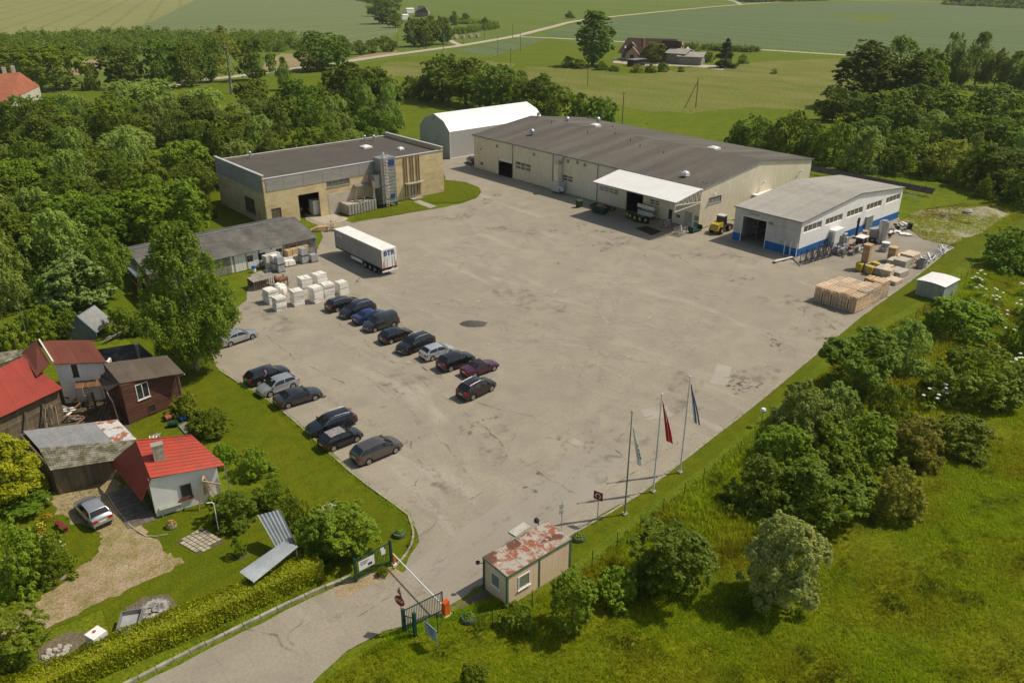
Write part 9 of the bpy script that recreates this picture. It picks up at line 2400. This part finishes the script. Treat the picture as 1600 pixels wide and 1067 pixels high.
# flowers in the bed by the drive
for i, (u, v, cn, c_) in enumerate(((75, 812, 'orange', (.62, .16, .02)), (62, 826, 'yellow', (.62, .5, .03)), (68, 838, 'red', (.5, .05, .03)), (70, 848, 'white', (.72, .70, .66)), (92, 852, 'white', (.72, .7, .66)), (60, 900, 'white', (.72, .7, .66)), (18, 928, 'white', (.72, .7, .66)), (82, 866, 'pale yellow', (.6, .52, .2)))):
 p = at(u, v); T = thing('flower_clump', f'clump of {cn} flowers in the bed by the dirt drive', 'flowers', p, 0, 'flower clumps in the bed'); rng = np.random.default_rng(i + 40)
 d = rng.normal(size=(120, 3)); d[:, 2] = abs(d[:, 2]); d /= np.linalg.norm(d, axis=1, keepdims=True); v_, q_ = leaf_cards(d * [.5, .5, .6], d, .08 * rng.uniform(.6, 1.3, 120), rng); link('leaves', mesh_np('leaves', v_, q_, L_MID), T)
 e = d[::4]; v_, q_ = leaf_cards(e * [.55, .55, .68], e, np.full(len(e), .07), rng, .9); link('flowers', mesh_np('flowers', v_, q_, mat('flower_' + cn.replace(' ', '_'), c_)), T)
T = thing('small_conifer', 'small dark shrub in a round soil bed on the garden lawn', 'shrub', at(376, 866)); Mlathe((0, 0, 0), [(.001, .05), (.55, .04), (.62, -.02)], 14).part('soil', SOIL, T, 0)
rng = np.random.default_rng(9); d = rng.normal(size=(500, 3)); d[:, 2] = abs(d[:, 2]) * 1.2; v_, q_ = leaf_cards(d * [.2, .2, .4], d + rng.normal(0, .3, d.shape), .06 * rng.uniform(.6, 1.4, 500), rng); link('foliage', mesh_np('foliage', v_, q_, L_DARK), T)
# fire place, small trailer, white tank, rubble
c = at(241, 950); T = thing('fire_ring', 'round fire place with pale ash on the garden lawn', 'fire place', c)
Mlathe((0, 0, 0), [(.001, .10), (.5, .08), (.9, .03), (1.0, -.02)], 18).part('ash', mat('pale_ash', (.46, .43, .38), (.12, .11, .10), sc=3, fine=9), T, 0)
STN = mat('rubble_stone', (.46, .43, .37), (.34, .31, .26), sc=3, obr=.2)
for k in range(18):
 t = 2 * PI * k / 18; r_ = RND.uniform(.05, .08); Mlathe((.95 * math.cos(t) + RND.uniform(-.05, .05), .95 * math.sin(t), -.02), [(r_, 0), (r_ * 1.1, r_ * .5), (r_ * .6, r_ * 1.1), (.001, r_ * 1.2)], 6).part('stone', GREYWOOD if k % 3 else STN, T, 0)
for k in range(10): Mobox((RND.uniform(-.5, .5), RND.uniform(-.5, .5), .12), RND.uniform(.2, .5), .06, .05, RND.uniform(0, 3)).part('burnt_stick', DARKM if k % 2 else STN, T, 0)
c = at(205, 985); T = thing('car_trailer', 'small open grey car trailer behind the hedge', 'trailer', (c.x, c.y, 0), math.radians(62)); TG = mat('trailer_grey', (.36, .37, .36), (.28, .29, .28), rough=.5, sc=1.5)
for k in range(3): Mbox(-1.0 + k * .67 + .005, -1.0 + (k + 1) * .67 - .005, -.62, .62, .45, .48 + .005 * (k % 2)).part('floor_board', TG, T, 0)
for b_ in ((-1.05, 1.05, -.67, -.63), (-1.05, 1.05, .63, .67), (-1.05, -1.01, -.628, .628), (1.01, 1.05, -.628, .628)): Mbox(*b_, .40, .85).part('side', GREYM, T, 0)
for y_ in (-.78, .78): Mtube([(-.1, y_ - .08, .28), (-.1, y_ + .08, .28)], .28, 14).part('wheel', TYRE_M, T, 0)
mb = MB(); mb.bar((1.05, -.4, .42), (1.9, 0, .42), .06); mb.bar((1.05, .4, .42), (1.9, 0, .42), .06); mb.bar((1.9, 0, .1), (1.9, 0, .6), .06); mb.part('drawbar', GREYM, T, 0)
c = at(155, 1008); T = thing('water_tank', 'white square water tank with a small red cap', 'tank', (c.x, c.y, 0), math.radians(20))
Mhexa([(-.5, -.5, .14), (.5, -.5, .14), (.5, .5, .14), (-.5, .5, .14), (-.48, -.48, 1.12), (.48, -.48, 1.12), (.48, .48, 1.12), (-.48, .48, 1.12)]).part('tank', WHITE, T, 0)
for k in (-.3, 0., .3): Mbox(-.46, .46, k - .02, k + .02, 1.121, 1.15).part('rib', WHITE, T, 0)
MB().cyl((0, .12, 1.121), .11, .06, 12).part('cap', mat('cap_red', (.55, .08, .03), sc=4), T, 0); Mbox(-.55, .55, -.55, .55, 0, .138).part('pallet', OLDWOOD, T, 0)
for i in range(34):
 u, v = (RND.gauss(100, 7), RND.gauss(1017, 5)) if i < 20 else (RND.gauss(80, 8), RND.gauss(1030, 8)); p = at(u, v); r_ = RND.uniform(.08, .2)
 Mlathe((p.x, p.y, -.02), [(r_, 0), (r_ * 1.1, r_ * .6), (r_ * .6, r_ * 1.2), (.001, r_ * 1.3)], 6).solo('rubble_stone', STN, 'broken pale stone in the rubble heap behind the hedge', 'stone', 'rubble stones behind the hedge')
for i, (u, v) in enumerate(((90, 908), (345, 935), (88, 900))): p = at(u, v); Mobox((p.x, p.y, .1), 1.3, .3, .2, .3 + i * .3).solo('stone_slab', STN, ['pale stone slab at the flower bed tip', 'stone slab beside the clipped hedge', 'second pale slab at the flower bed tip'][i], 'slab')
# barrels by the log house
for u, v, m_, lab, a in ((265, 655, mat('barrel_rust', (.36, .12, .06), (.28, .09, .05), sc=3), 'rusty red barrel lying by the log house', .2), (271, 666, SKG, 'green barrel lying open-ended by the log house', -.5), (287, 656, BLUE, 'blue barrel lying under the bush', .35)):
 p = at(u, v); T = thing('barrel', lab, 'barrel', p, a, 'barrels by the log house')
 Mtube([(-.44, 0, .3), (-.15, 0, .3), (-.14, 0, .3), (.15, 0, .3), (.16, 0, .3), (.44, 0, .3)], [.29, .29, .305, .305, .29, .29], 14).part('drum', m_, T, w=False, smooth=True); Mtube([(-.442, 0, .3), (-.46, 0, .3)], .26, 14).part('end', DARKM, T, 0)
Mprism([VV((p_.x, p_.y, .0)) for p_ in pxs([(279, 667), (292, 660), (309, 676), (296, 686)])], (0, 0, .12)).solo('concrete_slab', GREYM, 'dark grey slab behind the red cottage roof', 'slab')
for i in range(9):
 p = at(234 + i * 2.0, 686 - i * .6); Mobox((p.x, p.y, .1 + .02 * (i % 3)), RND.uniform(.7, 1.3), .09, .05, 1.2 + RND.uniform(-.3, .3), .05).solo('batten', (WHITE, GREYM, GREYWOOD)[i % 3], 'short batten lying in the grass behind the red roof', 'batten', 'battens behind the red roof')
for i, (u, v, u2, v2) in enumerate(((152, 655, 172, 630), (156, 660, 174, 634), (160, 662, 176, 640), (164, 662, 178, 644))):
 a, b = at(u, v), at(u2, v2); MB().bar(a + UP(.1), b + UP(1.0), .14, .05).solo('beam', OLDWOOD, 'dark beam leaning beside the log house porch', 'beam', 'beams by the log house porch')

# ------------------------------------------------------------------ the person between the cars
def person():
 p = at(416, 598); T = thing('person', 'person in a pinkish top standing between black estate and silver hatchback', 'person', (p.x, p.y, 0), math.radians(200))
 SKIN, SHIRT, TROU, HAIR = mat('skin', (.50, .30, .21), sc=5), mat('pink_shirt', (.55, .33, .30), sc=5), mat('dark_trousers', (.035, .035, .04), sc=5), mat('brown_hair', (.06, .035, .02), sc=8)
 V = [(0, 0, .95), (0, 0, 1.15), (0, .02, 1.38), (0, .02, 1.50), (.02, .02, 1.58), (.03, .02, 1.68), (.0, .19, 1.42), (.08, .25, 1.16), (.22, .2, .96), (.28, .18, .88), (0, -.19, 1.42), (.06, -.24, 1.16), (.2, -.2, .96), (.26, -.18, .88),
   (0, .1, .90), (.03, .11, .50), (.0, .11, .08), (.13, .12, .04), (0, -.1, .90), (-.02, -.11, .50), (-.06, -.11, .08), (.07, -.12, .04)]
 E = [(0, 1), (1, 2), (2, 3), (3, 4), (4, 5), (2, 6), (6, 7), (7, 8), (8, 9), (2, 10), (10, 11), (11, 12), (12, 13), (0, 14), (14, 15), (15, 16), (16, 17), (0, 18), (18, 19), (19, 20), (20, 21)]
 Rr = [.15, .14, .16, .06, .075, .095, .065, .05, .04, .035, .065, .05, .04, .035, .09, .065, .05, .045, .09, .065, .05, .045]
 me = bpy.data.meshes.new('body'); me.from_pydata(V, E, []); o = bpy.data.objects.new('body', me); COL.objects.link(o)
 o.modifiers.new('skin', 'SKIN'); s_ = o.modifiers.new('sub', 'SUBSURF'); s_.levels = s_.render_levels = 1
 for i, r_ in enumerate(Rr): me.skin_vertices[0].data[i].radius = (r_, r_)
 me.skin_vertices[0].data[0].use_root = True
 dg = bpy.context.evaluated_depsgraph_get(); m2 = bpy.data.meshes.new_from_object(o.evaluated_get(dg)); bpy.data.objects.remove(o)
 for m_ in (SHIRT, TROU, SKIN): m2.materials.append(m_)
 for f in m2.polygons:
  c = f.center; f.material_index = 2 if c.z > 1.52 or (abs(c.y) > .15 and .8 < c.z < 1.02) else (1 if c.z < .97 else 0); f.use_smooth = True
 link('body', m2, T)
 Mlathe((.02, .02, 1.66), [(.115, 0), (.12, .06), (.09, .13), (.001, .16)], 10).part('hair', HAIR, T, w=False, smooth=True)
person()

# ------------------------------------------------------------------ summer haze between the yard and the far fields
hz, nt, _b = new_mat('haze_air')
nt.nodes.remove(_b)
pv_ = nd(nt, 'ShaderNodeVolumePrincipled')
pv_.inputs['Color'].default_value = (.92, .93, .90, 1)
pv_.inputs['Density'].default_value = .00008
pv_.inputs['Anisotropy'].default_value = .1
nt.links.new(pv_.outputs[0], nt.nodes['Material Output'].inputs['Volume'])
Mbox(-4100, 4100, -4100, 4100, -1.2, 44).struct('haze', hz, 'stuff')
